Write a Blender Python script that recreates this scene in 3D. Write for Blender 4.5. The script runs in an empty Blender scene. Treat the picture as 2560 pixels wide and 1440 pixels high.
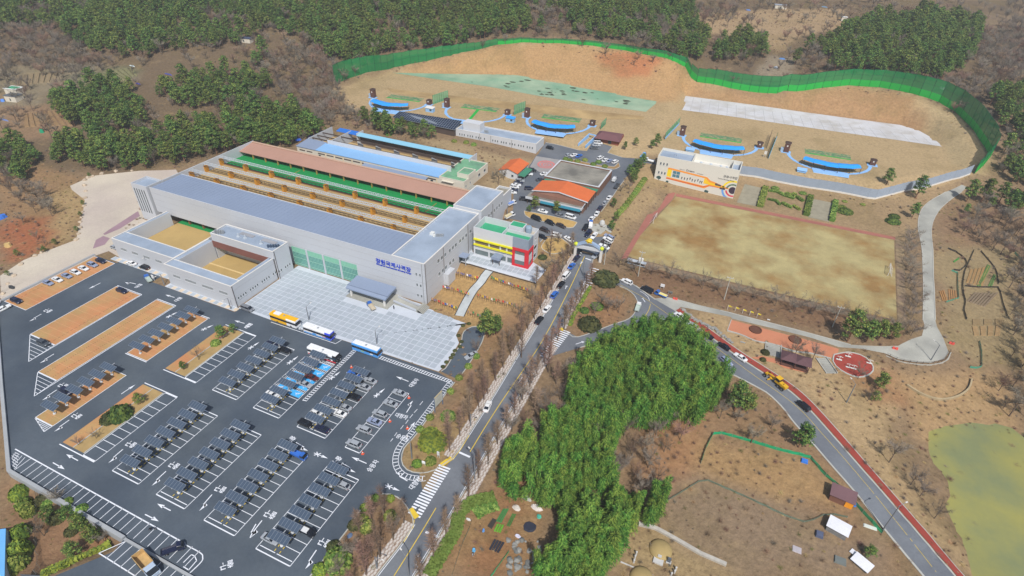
import bpy, bmesh, math, random
import numpy as np
from mathutils import Vector, Matrix
random.seed(7); RNG = np.random.default_rng(11)
SC = bpy.context.scene; COL = SC.collection
R = math.radians
# ---------------------------------------------------------------- camera
CAM = np.array([98.986, -149.301, 133.0])
F_PX, PITCH, ROLL, AZ = 1443.2, R(35.16), R(1.82), R(23.16)
_f = np.array([0, math.cos(PITCH), -math.sin(PITCH)]); _r = np.array([1., 0, 0]); _u = np.cross(_r, _f)
_r2 = math.cos(ROLL)*_r + math.sin(ROLL)*_u; _u2 = -math.sin(ROLL)*_r + math.cos(ROLL)*_u
def _site(a):   # turn the camera-heading frame into the site frame
 return np.array([a[0]*math.cos(AZ) - a[1]*math.sin(AZ), a[0]*math.sin(AZ) + a[1]*math.cos(AZ), a[2]])
FWD, RGT, UPV = _site(_f), _site(_r2), _site(_u2)
cam = bpy.data.objects.new('camera', bpy.data.cameras.new('camera')); COL.objects.link(cam)
cam.data.sensor_width = 36; cam.data.lens = F_PX/2560*36
cam.data.clip_start = 1; cam.data.clip_end = 6000
m = Matrix.Identity(4)
for i in range(3):
 m[i][0], m[i][1], m[i][2], m[i][3] = RGT[i], UPV[i], -FWD[i], CAM[i]
cam.matrix_world = m
SC.camera = cam
SC.render.resolution_x, SC.render.resolution_y = 1024, 576
# ---------------------------------------------------------------- sky, sun, exposure
SUN_EL = R(51); sun_h = np.array([0.547, -0.837])
w = bpy.data.worlds.new('World'); SC.world = w; w.use_nodes = True
nt = w.node_tree; bg = nt.nodes['Background']
sky = nt.nodes.new('ShaderNodeTexSky'); sky.sky_type = 'NISHITA'; sky.sun_disc = False
sky.sun_elevation = SUN_EL; sky.sun_rotation = math.atan2(sun_h[0], sun_h[1]); sky.air_density = 1.2; sky.dust_density = 2.0
nt.links.new(sky.outputs[0], bg.inputs[0]); bg.inputs[1].default_value = 0.095
sun = bpy.data.objects.new('sun', bpy.data.lights.new('sun', 'SUN')); COL.objects.link(sun)
sun.data.energy = 4.0; sun.data.angle = R(0.6); sun.data.color = (1.0, 0.955, 0.89)
d = Vector((-sun_h[0]*math.cos(SUN_EL), -sun_h[1]*math.cos(SUN_EL), -math.sin(SUN_EL)))
sun.rotation_euler = d.to_track_quat('-Z', 'Y').to_euler(); sun.location = (0, 0, 400)
SC.view_settings.view_transform = 'Standard'; SC.view_settings.look = 'None'
SC.view_settings.exposure = 0.0; SC.view_settings.gamma = 1.0; SC.view_settings.use_curve_mapping = False
SC.render.engine = 'CYCLES'
SC.cycles.max_bounces = 5; SC.cycles.diffuse_bounces = 3; SC.cycles.glossy_bounces = 2; SC.cycles.transmission_bounces = 3
SC.cycles.volume_bounces = 0; SC.cycles.transparent_max_bounces = 6; SC.cycles.use_denoising = True
# ---------------------------------------------------------------- survey helpers
def ray(px, py):
 d = FWD*F_PX + RGT*(px-1280) - UPV*(py-720); return d/np.linalg.norm(d)
def P(px, py, z=0.):
 """site point at height z that the photograph shows at (px, py) of 2560 x 1440"""
 d = ray(px, py); return CAM + d*((z-CAM[2])/d[2])
def proj(x, y, z):
 dx, dy, dz = x-CAM[0], y-CAM[1], z-CAM[2]
 f = dx*FWD[0]+dy*FWD[1]+dz*FWD[2]
 return (1280+F_PX*(dx*RGT[0]+dy*RGT[1]+dz*RGT[2])/f, 720-F_PX*(dx*UPV[0]+dy*UPV[1]+dz*UPV[2])/f)
def inpoly(x, y, poly):
 x = np.asarray(x, float); y = np.asarray(y, float); c = np.zeros(x.shape, bool); n = len(poly)
 for i in range(n):
  x0, y0 = poly[i][:2]; x1, y1 = poly[i-1][:2]
  if y0 == y1: continue
  c ^= ((y0 > y) != (y1 > y)) & (x < (x1-x0)*(y-y0)/(y1-y0)+x0)
 return c
def polydist(x, y, poly):
 d = np.full(np.shape(x), 1e9)
 for i in range(len(poly)):
  ax, ay = poly[i][:2]; bx, by = poly[i-1][:2]; ex, ey = bx-ax, by-ay; L2 = ex*ex+ey*ey+1e-9
  t = np.clip(((x-ax)*ex+(y-ay)*ey)/L2, 0, 1)
  d = np.minimum(d, np.hypot(x-ax-t*ex, y-ay-t*ey))
 return d
_perm = RNG.random((256, 256))
def vnoise(x, y):
 x = np.asarray(x, float); y = np.asarray(y, float)
 xi = np.floor(x).astype(int); yi = np.floor(y).astype(int); fx = x-xi; fy = y-yi
 fx = fx*fx*(3-2*fx); fy = fy*fy*(3-2*fy); g = lambda a, b: _perm[a % 256, b % 256]
 return (g(xi, yi)*(1-fx)+g(xi+1, yi)*fx)*(1-fy)+(g(xi, yi+1)*(1-fx)+g(xi+1, yi+1)*fx)*fy
def fbm(x, y, o=4):
 s = 0; a = .5
 for k in range(o): s = s+a*vnoise(x*2**k+17*k, y*2**k-9*k); a *= .5
 return s/(1-.5**o)
# ---------------------------------------------------------------- terrain
FLATS = [  # outline, level, blend width
 ([(-156, -14), (-146, -70), (-139.5, -71.5), (-97, -94.4), (-61, -113.6), (-16, -114), (-30, -130), (60, -130), (40, -80), (31, -60), (31.5, -30), (23, -4), (0, -1), (0, 62), (-143, 62), (-153, 10)], 0., 5),
 ([(0, 28.5), (33, 27), (35, 34), (30, 46), (1, 46)], 4., 7),
 ([(3, 74), (38, 74), (40, 100), (38, 128), (2, 128), (-8, 120), (-8, 98)], 9., 10),
 ([(-124, 67), (-19, 67), (-19, 104), (-120, 104)], 12., 6),
 ([P(*p, 13)[:2] for p in [(905, 262), (870, 226), (985, 180), (1290, 187), (1655, 257), (1640, 300), (1590, 345), (1480, 330), (1365, 325), (1150, 296), (985, 285)]], 13., 9),
 ([P(*p, 10)[:2] for p in [(1690, 310), (1712, 236), (2000, 277), (2255, 309), (2315, 330), (2372, 374), (2388, 398), (2395, 425), (2200, 452), (1900, 420), (1650, 365)]], 10., 7),
 ([P(*p, 3)[:2] for p in [(1682, 478), (2200, 590), (2262, 622), (2250, 835), (1900, 745), (1545, 650), (1600, 560)]], 3., 8),
 ([P(*p, -4)[:2] for p in [(2345, 1090), (2420, 1075), (2500, 1105), (2600, 1200), (2700, 1500), (2440, 1460), (2430, 1400), (2400, 1330), (2385, 1270), (2400, 1230), (2350, 1140)]], -4.9, 4),
 ([(-61, -116), (-19, -116), (-36, -134), (-34, -150), (-110, -150), (-170, -120), (-150, -80), (-141, -76), (-98, -97.5)], -3.5, 3.0),
]
_CP = [(838,212,14),(870,196,15),(985,168,19),(1080,150,23),(1240,112,30),(1310,105,32),(1400,108,33),(1480,114,33),(1560,125,32),(1620,138,32),(1680,150,31),(1735,200,18),
 (1830,222,18),(1940,235,19),(2050,220,22),(2120,213,24),(2200,218,25),(2300,240,25),(2380,270,22),(2440,330,18),(2475,390,13),(2440,430,10),(2410,447,8.5),
 (1280,0,49),(1280,50,41),(1450,50,42),(1600,0,49),(1600,60,41),(1800,120,31),(1760,170,25),(1800,0,48),(1950,180,26),(2100,0,48),(2100,100,37),(2400,0,45),(2400,150,33),(2560,0,42),(2560,150,29),(2560,300,18),(2560,450,8),(2500,480,6),
 (740,240,14),(800,325,12.5),(600,250,14),(600,150,25),(600,50,38),(600,0,46),(900,100,29),(1000,50,40),(1000,0,47),(850,150,22),(300,300,9),(300,200,17),(300,100,29),(300,0,42),(0,0,40),(0,100,27),(0,200,15),(0,300,7),(0,400,3),(150,400,2),(0,500,-1.5),(100,560,0),(60,600,0),(200,480,.3),(400,430,2),(560,390,6),(660,375,10),(720,360,11.5),
 (900,290,12.5),(1000,310,12),(820,300,13),(880,330,12),(1139,338,11.5),(1339,384,10),(1240,400,10.5),(1150,372,11.5),(1250,440,9.5),(1280,520,9),(1225,560,6.5),
 (2420,480,5),(2330,620,2.5),(2330,720,2),(2330,800,1.5),(2300,890,1),(2200,880,1.2),(2400,640,.5),(2400,720,-.5),(2480,800,-2),(2450,900,-2.6),(2560,600,1),(2560,900,-2.5),(2400,1000,-3.),(2250,980,-1.5),(2330,1050,-3.2),(2290,1120,-3),(2330,1250,-2.4),(2420,1420,-2.2),(2250,1080,-2),
 (1600,760,2.6),(1700,800,2.6),(1850,890,2.2),(2000,1020,1.8),(2100,1130,1.5),(2200,1230,1.2),(2300,1340,.9),(2390,1440,.6),(1800,1100,.8),(1950,1250,.3),(2080,1330,.3),(1900,1400,-.8),(1650,1350,-1),(1700,1000,1.6),(1750,1180,.5),(2150,1080,.6),(2050,900,2.2),(2100,950,1.6),(1900,830,2.5),
 (1460,630,5),(1400,740,3.6),(1300,900,2),(1200,1080,.8),(1080,1250,0),(1000,1420,-.4),(1500,690,4.2),(1430,760,3.4),(1350,1000,1.6),(1270,1100,.8),(1300,1200,.3),(1250,1400,-.8),(1400,1300,-.4),(1150,1380,-.6),(1500,1100,1.6),(1550,1250,.3),
 (1500,800,3),(1450,830,2.6),(1560,720,3.2),(1240,860,1),(1160,1000,0),(1060,1140,0),(1340,680,4),(1300,760,2.6),(1130,690,1.8),(1180,720,1.2),(1230,700,2.4),(1260,800,1.4),
 (1560,480,9),(1520,560,7.6),(1480,600,6.2),(1440,600,6.2),(1380,590,6.8),(1340,560,8),(1620,400,10),(1600,345,12.5),(1540,370,11),(1600,520,6),(1560,590,4.4),(1640,430,7.5),
 (1637,451,5),(1740,478,4),(1834,500,3.1),(1880,452,4.3),(2000,478,4.4),(2190,502,4.4),(2300,476,5),(2400,452,6.5),(2250,540,3.6),(1950,540,3.2),
 (1000,1440,-.5),(700,1440,0),(430,1440,0),(1600,1440,-1.2),(2000,1440,-.8),(2200,1440,-.6)]
_cp = np.array([[*P(a, b, c)[:2], c] for a, b, c in _CP])
_ex = []
for poly, z, mg in FLATS:
 q = np.array([p[:2] for p in poly]); x0, y0 = q.min(0); x1, y1 = q.max(0)
 gx, gy = np.meshgrid(np.arange(x0, x1, 26), np.arange(y0, y1, 26)); k = inpoly(gx, gy, poly)
 _ex += [[a, b, z] for a, b in zip(gx[k], gy[k])]
_far = [[-900,-200,-5],[-900,300,40],[-900,1200,120],[0,1250,140],[500,1250,140],[520,400,25],[520,0,0],[520,-220,-4],[0,-230,-4],[-300,-200,-5],[-400,0,0]]
_cp = np.vstack([_cp, np.array(_ex), np.array(_far, float)])
def _phi(r): return np.sqrt(r*r+9.)
_A = _phi(np.hypot(_cp[:, 0][:, None]-_cp[:, 0], _cp[:, 1][:, None]-_cp[:, 1])); _n = len(_cp)
_A = np.block([[_A+np.eye(_n)*-.4, np.c_[np.ones(_n), _cp[:, :2]]], [np.c_[np.ones(_n), _cp[:, :2]].T, np.zeros((3, 3))]])
_wt = np.linalg.solve(_A, np.r_[_cp[:, 2], 0, 0, 0])
def hraw(x, y):
 x = np.asarray(x, float); y = np.asarray(y, float)
 z = _wt[_n]+_wt[_n+1]*x+_wt[_n+2]*y
 for i in range(_n): z = z+_wt[i]*_phi(np.hypot(x-_cp[i, 0], y-_cp[i, 1]))
 for poly, lv, mg in FLATS:
  d = np.where(inpoly(x, y, poly), 0, polydist(x, y, poly)); k = np.clip(1-d/mg, 0, 1); k = k*k*(3-2*k)
  z = z*(1-k)+lv*k
 return z
GX0, GX1, GY0, GY1, GD = -880, 480, -200, 1160, 4.0
_gx = np.arange(GX0, GX1+.1, GD); _gy = np.arange(GY0, GY1+.1, GD)
GXX, GYY = np.meshgrid(_gx, _gy); HZ = hraw(GXX, GYY)
def h(x, y):
 """height of the terrain mesh itself (same triangles)"""
 fx = np.clip((np.asarray(x, float)-GX0)/GD, 0, len(_gx)-1.001); fy = np.clip((np.asarray(y, float)-GY0)/GD, 0, len(_gy)-1.001)
 i = fx.astype(int); j = fy.astype(int); a = fx-i; b = fy-j
 z00 = HZ[j, i]; z10 = HZ[j, i+1]; z01 = HZ[j+1, i]; z11 = HZ[j+1, i+1]
 return np.where(a >= b, z00+a*(z10-z00)+b*(z11-z10), z00+b*(z01-z00)+a*(z11-z01))
def G(px, py, dz=0.):
 """where the sight line through (px, py) meets the terrain"""
 d = ray(px, py); t = np.linspace(60, 1500, 1441); X = CAM[None]+d[None]*t[:, None]
 below = X[:, 2] < h(X[:, 0], X[:, 1])+dz; k = int(np.argmax(below)) if below.any() else 1440
 a, b = t[max(k-1, 0)], t[k]
 for _ in range(18):
  c = (a+b)/2; q = CAM+d*c
  if q[2] < float(h(q[0], q[1]))+dz: b = c
  else: a = c
 q = CAM+d*b; return np.array([q[0], q[1], float(h(q[0], q[1]))])
# ---------------------------------------------------------------- materials
def lin(c): c /= 255.; return c/12.92 if c <= .04045 else ((c+.055)/1.055)**2.4
def rgb(r, g, b, k=1.): return (lin(r)*k, lin(g)*k, lin(b)*k, 1)
MATS = {}
def M(name, col, rough=.85, var=.12, scale=.15, fine=.06, bump=0., bscale=1., spec=.25, metal=0., rand=0., col2=None, c2s=.05, c2w=.5, emit=0.):
 """procedural material: colour with broad mottling, fine grain, optional second colour in patches, optional relief"""
 if name in MATS: return MATS[name]
 m = bpy.data.materials.new(name); m.use_nodes = True; nt = m.node_tree; N = nt.nodes; Lk = nt.links.new
 b = N['Principled BSDF']; b.inputs['Roughness'].default_value = rough; b.inputs['Specular IOR Level'].default_value = spec; b.inputs['Metallic'].default_value = metal
 c = rgb(*col) if max(col) > 1.5 else (*col, 1)
 geo = N.new('ShaderNodeNewGeometry')
 def noise(s, det=5, ro=.55):
  n = N.new('ShaderNodeTexNoise'); n.inputs['Scale'].default_value = s; n.inputs['Detail'].default_value = det; n.inputs['Roughness'].default_value = ro
  Lk(geo.outputs['Position'], n.inputs['Vector']); return n
 out = None
 base = N.new('ShaderNodeRGB'); base.outputs[0].default_value = c; out = base.outputs[0]
 if col2 is not None:
  c2 = rgb(*col2) if max(col2) > 1.5 else (*col2, 1)
  n2 = noise(c2s, 6, .6); rp = N.new('ShaderNodeMapRange'); rp.inputs[1].default_value = .5-.12*1-(c2w-.5)*.4; rp.inputs[2].default_value = .5+.12-(c2w-.5)*.4
  Lk(n2.outputs[0], rp.inputs[0]); mx = N.new('ShaderNodeMix'); mx.data_type = 'RGBA'; mx.inputs[7].default_value = c2
  Lk(rp.outputs[0], mx.inputs[0]); Lk(out, mx.inputs[6]); out = mx.outputs[2]
 if var or fine:
  hv = N.new('ShaderNodeHueSaturation'); Lk(out, hv.inputs['Color'])
  n1 = noise(scale); v = N.new('ShaderNodeMapRange'); v.inputs[1].default_value = .3; v.inputs[2].default_value = .7
  v.inputs[3].default_value = 1-var; v.inputs[4].default_value = 1+var; Lk(n1.outputs[0], v.inputs[0])
  n3 = noise(scale*14+.6, 3, .7); v3 = N.new('ShaderNodeMapRange'); v3.inputs[1].default_value = .3; v3.inputs[2].default_value = .7
  v3.inputs[3].default_value = 1-fine; v3.inputs[4].default_value = 1+fine; Lk(n3.outputs[0], v3.inputs[0])
  mu = N.new('ShaderNodeMath'); mu.operation = 'MULTIPLY'; Lk(v.outputs[0], mu.inputs[0]); Lk(v3.outputs[0], mu.inputs[1])
  last = mu.outputs[0]
  if rand:
   oi = N.new('ShaderNodeObjectInfo'); vr = N.new('ShaderNodeMapRange'); vr.inputs[3].default_value = 1-rand; vr.inputs[4].default_value = 1+rand
   Lk(oi.outputs['Random'], vr.inputs[0]); m2 = N.new('ShaderNodeMath'); m2.operation = 'MULTIPLY'; Lk(last, m2.inputs[0]); Lk(vr.outputs[0], m2.inputs[1]); last = m2.outputs[0]
   vh = N.new('ShaderNodeMapRange'); vh.inputs[3].default_value = .5-.035*rand/.25; vh.inputs[4].default_value = .5+.02*rand/.25
   mm = N.new('ShaderNodeMath'); mm.operation = 'FRACT'; m9 = N.new('ShaderNodeMath'); m9.operation = 'MULTIPLY'; m9.inputs[1].default_value = 7.13
   Lk(oi.outputs['Random'], m9.inputs[0]); Lk(m9.outputs[0], mm.inputs[0]); Lk(mm.outputs[0], vh.inputs[0]); Lk(vh.outputs[0], hv.inputs['Hue'])
  Lk(last, hv.inputs['Value']); out = hv.outputs[0]
 Lk(out, b.inputs['Base Color'])
 if bump:
  nb = noise(bscale, 6, .65); bm = N.new('ShaderNodeBump'); bm.inputs['Strength'].default_value = 1.; bm.inputs['Distance'].default_value = bump
  Lk(nb.outputs[0], bm.inputs['Height']); Lk(bm.outputs[0], b.inputs['Normal'])
 if emit:
  b.inputs['Emission Strength'].default_value = emit; b.inputs['Emission Color'].default_value = c
 MATS[name] = m; return m
# ---------------------------------------------------------------- mesh builder
class MB:
 def __init__(s): s.v = []; s.f = []; s.m = []; s.mats = []
 def mi(s, mat):
  if mat is None: return 0
  if mat not in s.mats: s.mats.append(mat)
  return s.mats.index(mat)
 def face(s, pts, mat=None):
  n = len(s.v); s.v += [tuple(map(float, p)) for p in pts]; s.f.append(tuple(range(n, n+len(pts)))); s.m.append(s.mi(mat)); return s
 def box(s, x0, x1, y0, y1, z0, z1, mat=None, skip=''):
  if x0 > x1: x0, x1 = x1, x0
  if y0 > y1: y0, y1 = y1, y0
  n = len(s.v); k = s.mi(mat)
  s.v += [(x0,y0,z0),(x1,y0,z0),(x1,y1,z0),(x0,y1,z0),(x0,y0,z1),(x1,y0,z1),(x1,y1,z1),(x0,y1,z1)]
  for nm, q in (('b',(0,3,2,1)),('t',(4,5,6,7)),('f',(0,1,5,4)),('r',(1,2,6,5)),('k',(2,3,7,6)),('l',(3,0,4,7))):
   if nm not in skip: s.f.append(tuple(n+i for i in q)); s.m.append(k)
  return s
 def prism(s, poly, z0, z1, mat=None, bottom=True, top=True):
  a = sum(poly[i-1][0]*poly[i][1]-poly[i][0]*poly[i-1][1] for i in range(len(poly)))
  if a < 0: poly = poly[::-1]
  n = len(s.v); c = len(poly); k = s.mi(mat)
  zz0 = z0 if hasattr(z0, '__len__') else [z0]*c; zz1 = z1 if hasattr(z1, '__len__') else [z1]*c
  s.v += [(p[0], p[1], float(z)) for p, z in zip(poly, zz0)]+[(p[0], p[1], float(z)) for p, z in zip(poly, zz1)]
  for i in range(c): s.f.append((n+i, n+(i+1) % c, n+c+(i+1) % c, n+c+i)); s.m.append(k)
  if top: s.f.append(tuple(n+c+i for i in range(c))); s.m.append(k)
  if bottom: s.f.append(tuple(n+c-1-i for i in range(c))); s.m.append(k)
  return s
 def tube(s, pts, r, n=6, mat=None, cap=True):
  pts = [Vector(p) for p in pts]; rr = r if hasattr(r, '__len__') else [r]*len(pts); base = len(s.v); k = s.mi(mat)
  for i, p in enumerate(pts):
   t = (pts[min(i+1, len(pts)-1)]-pts[max(i-1, 0)]).normalized()
   a = t.orthogonal().normalized() if abs(t.z) > .9 else t.cross(Vector((0, 0, 1))).normalized(); b = t.cross(a)
   for j in range(n):
    q = p+(a*math.cos(2*math.pi*j/n)+b*math.sin(2*math.pi*j/n))*rr[i]; s.v.append(tuple(q))
  for i in range(len(pts)-1):
   for j in range(n):
    s.f.append((base+i*n+j, base+i*n+(j+1) % n, base+(i+1)*n+(j+1) % n, base+(i+1)*n+j)); s.m.append(k)
  if cap:
   s.f.append(tuple(base+(len(pts)-1)*n+j for j in range(n))); s.m.append(k); s.f.append(tuple(base+n-1-j for j in range(n))); s.m.append(k)
  return s
 def bar(s, a, b, wd, hg=None, mat=None):
  """square bar from a to b"""
  a, b = Vector(a), Vector(b); t = (b-a).normalized(); hg = hg or wd
  x = t.cross(Vector((0, 0, 1))); x = x.normalized() if x.length > .05 else Vector((1, 0, 0)); y = x.cross(t)
  n = len(s.v); k = s.mi(mat)
  for p in (a, b):
   for sx, sy in ((-1, -1), (1, -1), (1, 1), (-1, 1)): s.v.append(tuple(p+x*sx*wd/2+y*sy*hg/2))
  for q in ((0,1,5,4),(1,2,6,5),(2,3,7,6),(3,0,4,7),(0,3,2,1),(4,5,6,7)): s.f.append(tuple(n+i for i in q)); s.m.append(k)
  return s
 def lathe(s, prof, n=12, c=(0, 0), mat=None):
  base = len(s.v); k = s.mi(mat)
  for r, z in prof:
   for j in range(n): s.v.append((c[0]+r*math.cos(2*math.pi*j/n), c[1]+r*math.sin(2*math.pi*j/n), z))
  for i in range(len(prof)-1):
   for j in range(n): s.f.append((base+i*n+j, base+i*n+(j+1) % n, base+(i+1)*n+(j+1) % n, base+(i+1)*n+j)); s.m.append(k)
  s.f.append(tuple(base+(len(prof)-1)*n+j for j in range(n))); s.m.append(k); s.f.append(tuple(base+n-1-j for j in range(n))); s.m.append(k)
  return s
 def loft(s, secs, mat=None, cap=True, close=True):
  base = len(s.v); n = len(secs[0]); k = s.mi(mat)
  for q in secs: s.v += [tuple(map(float, p)) for p in q]
  for i in range(len(secs)-1):
   for j in range(n if close else n-1):
    s.f.append((base+i*n+j, base+i*n+(j+1) % n, base+(i+1)*n+(j+1) % n, base+(i+1)*n+j)); s.m.append(k)
  if cap:
   s.f.append(tuple(base+n-1-j for j in range(n))); s.m.append(k); s.f.append(tuple(base+(len(secs)-1)*n+j for j in range(n))); s.m.append(k)
  return s
 def mesh(s, name, mat=None, off=(0, 0, 0), smooth=False):
  me = bpy.data.meshes.new(name)
  me.from_pydata([(a-off[0], b-off[1], c-off[2]) for a, b, c in s.v], [], s.f)
  for mm in ([mat] if mat is not None and not s.mats else s.mats or [mat]): me.materials.append(mm)
  if s.mats: me.polygons.foreach_set('material_index', s.m)
  if smooth: me.polygons.foreach_set('use_smooth', [True]*len(s.f))
  me.update(); return me
 def build(s, name, mat=None, parent=None, smooth=False, **tags):
  off = tuple(parent.location) if parent is not None else (0, 0, 0)
  if parent is not None and parent.parent is not None: off = tuple(Vector(off)+parent.parent.location)
  o = bpy.data.objects.new(name, s.mesh(name, mat, off, smooth)); COL.objects.link(o)
  if parent is not None: o.parent = parent
  tag(o, **tags); return o
def tag(o, label=None, cat=None, group=None, kind=None):
 if label: o['label'] = label
 if cat: o['category'] = cat
 if group: o['group'] = group
 if kind: o['kind'] = kind
 return o
def thing(name, loc, label, cat, group=None, rz=0.):
 o = bpy.data.objects.new(name, None); o.empty_display_size = .5; COL.objects.link(o)
 o.location = tuple(map(float, loc)); o.rotation_euler = (0, 0, rz); return tag(o, label, cat, group)
def inst(name, me, parent=None, loc=(0, 0, 0), rz=0., sc=1., mat=None, rot=None, **tags):
 o = bpy.data.objects.new(name, me); COL.objects.link(o)
 if parent is not None: o.parent = parent
 o.location = tuple(map(float, loc)); o.rotation_euler = rot if rot else (0, 0, rz)
 o.scale = (sc, sc, sc) if not hasattr(sc, '__len__') else sc
 if mat is not None:
  o.material_slots[0].link = 'OBJECT'; o.material_slots[0].material = mat
 return tag(o, **tags)
# draped sheets -------------------------------------------------------------
def sheet(name, poly, mat, dz=.03, flat=None, parent=None, thick=0., **tags):
 """polygon laid on the terrain; cut along the terrain's own grid so it never dips below it"""
 poly = [tuple(map(float, p[:2])) for p in poly]
 bm = bmesh.new(); f = bm.faces.new([bm.verts.new((x, y, 0)) for x, y in poly]); f.normal_update()
 if f.normal.z < 0: f.normal_flip()
 if flat is None:
  xs = [p[0] for p in poly]; ys = [p[1] for p in poly]
  cuts = [((GX0+i*GD, 0, 0), (1, 0, 0)) for i in range(int((min(xs)-GX0)//GD)+1, int((max(xs)-GX0)//GD)+1)]
  cuts += [((0, GY0+i*GD, 0), (0, 1, 0)) for i in range(int((min(ys)-GY0)//GD)+1, int((max(ys)-GY0)//GD)+1)]
  ds = [(x-GX0)-(y-GY0) for x, y in poly]
  cuts += [((GX0+i*GD, GY0, 0), (1, -1, 0)) for i in range(int(min(ds)//GD)+1, int(max(ds)//GD)+1)]
  for co, no in cuts:
   bmesh.ops.bisect_plane(bm, geom=bm.verts[:]+bm.edges[:]+bm.faces[:], plane_co=co, plane_no=no, dist=1e-4)
  vs = list(bm.verts); zz = h(np.array([v.co.x for v in vs]), np.array([v.co.y for v in vs]))
  for v, z in zip(vs, zz): v.co.z = float(z)+dz
 else:
  for v in bm.verts: v.co.z = flat+dz
  bmesh.ops.triangulate(bm, faces=bm.faces[:])
 if thick:
  r = bmesh.ops.extrude_face_region(bm, geom=bm.faces[:])
  for v in [g for g in r['geom'] if isinstance(g, bmesh.types.BMVert)]: v.co.z += thick
  bmesh.ops.recalc_face_normals(bm, faces=bm.faces[:])
 me = bpy.data.meshes.new(name); bm.to_mesh(me); bm.free(); me.materials.append(mat)
 o = bpy.data.objects.new(name, me); COL.objects.link(o)
 if parent is not None: o.parent = parent; o.location = -Vector(parent.location)
 return tag(o, **tags)
def gp(pts): return [G(*p)[:2] for p in pts]
def smoothline(pts, n=6):
 """Catmull-Rom through 2-D points"""
 pts = [np.array(p[:2], float) for p in pts]; q = [2*pts[0]-pts[1]]+pts+[2*pts[-1]-pts[-2]]; out = []
 for i in range(1, len(q)-2):
  for k in range(n):
   t = k/n; out.append(.5*((2*q[i])+(q[i+1]-q[i-1])*t+(2*q[i-1]-5*q[i]+4*q[i+1]-q[i+2])*t*t+(3*q[i]-q[i-1]-3*q[i+1]+q[i+2])*t**3))
 return out+[pts[-1]]
def offset(line, d):
 line = [np.array(p[:2], float) for p in line]; out = []
 for i, p in enumerate(line):
  t = line[min(i+1, len(line)-1)]-line[max(i-1, 0)]; t = t/(np.linalg.norm(t)+1e-9); out.append(p+np.array([t[1], -t[0]])*d)
 return out
def resample(line, step):
 line = [np.array(p[:2], float) for p in line]; L = [0]
 for a, b in zip(line, line[1:]): L.append(L[-1]+np.linalg.norm(b-a))
 n = max(1, int(round(L[-1]/step))); s = np.linspace(0, L[-1], n+1)
 return [np.array([np.interp(t, L, [p[0] for p in line]), np.interp(t, L, [p[1] for p in line])]) for t in s]
def band(mb, line, w0, w1, dz, mat=None, top=None):
 """draped strip between two offsets of a line (w to the right of travel); with top: a solid kerb of that height"""
 line = resample(line, 2.0); a = offset(line, w0); b = offset(line, w1)
 za = [float(h(*p)) for p in a]; zb = [float(h(*p)) for p in b]
 for i in range(len(line)-1):
  if top is None:
   z = lambda q, zz: (q[0], q[1], zz+dz)
   mb.face([z(a[i], za[i]), z(b[i], zb[i]), z(b[i+1], zb[i+1]), z(a[i+1], za[i+1])], mat)
  else:
   lo = min(za[i], zb[i], za[i+1], zb[i+1])-.3
   pts = [a[i], b[i], b[i+1], a[i+1]]; zt = [za[i]+top, zb[i]+top, zb[i+1]+top, za[i+1]+top]
   mb.prism([tuple(p) for p in pts], lo, zt, mat, bottom=False) if sum(pts[k-1][0]*pts[k][1]-pts[k][0]*pts[k-1][1] for k in range(4)) > 0 else mb.prism([tuple(p) for p in pts[::-1]], lo, zt[::-1], mat, bottom=False)
 return mb
# lettering -------------------------------------------------------------------
_txt = {}
def text_mesh(body, size=1., depth=0., stretch=1.):
 k = (body, size, depth, stretch)
 if k in _txt: return _txt[k]
 cu = bpy.data.curves.new('lettering', 'FONT'); cu.body = body; cu.size = size; cu.align_x = 'CENTER'; cu.align_y = 'CENTER'; cu.extrude = depth; cu.resolution_u = 3; cu.offset = .012*size
 o = bpy.data.objects.new('lettering', cu); COL.objects.link(o); bpy.context.view_layer.update()
 me = bpy.data.meshes.new_from_object(o.evaluated_get(bpy.context.evaluated_depsgraph_get()))
 bpy.data.objects.remove(o); bpy.data.curves.remove(cu)
 for v in me.vertices: v.co.y *= stretch
 _txt[k] = me; return me
def ordinal(i): return ['first','second','third','fourth','fifth','sixth','seventh','eighth','ninth','tenth','eleventh','twelfth','thirteenth','fourteenth','fifteenth','sixteenth','seventeenth','eighteenth','nineteenth','twentieth'][i] if i < 20 else '%dth' % (i+1)
# ================================================================= GROUND
def cA(x, y): return (260+x/3, 300+y/3)
def c1(x, y): return (x/4, 600+y/4)
def c2(x, y): return (x/3, 960+y/3)
def c3(x, y): return (600+x/4, 720+y/4)
def c4(x, y): return (600+x/4, 1080+y/4)
def cB(x, y): return (800+x/3.272, 420+y/3.272)
def cD(x, y): return (720+x/4.5, 180+y/4.5)
def cE(x, y): return (1140+x/3.789, 280+y/3.789)
def cS(x, y): return (1300+x/4.235, 560+y/4.235)
def cQ(x, y): return (1800+x/3.368, 620+y/3.368)
def cR(x, y): return (1640+x/2.783, 1000+y/2.783)
def cH(x, y): return (860+x/2.667, 900+y/2.667)
def cT(x, y): return (2240+x/4.5, 480+y/4.5)
def cL(x, y): return (x/3.048, y/3.048)
def cU(x, y): return (1680+x/2.909, y/2.909)
def cM(x, y): return (1900+x/7.2, 880+y/7.2)
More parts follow.
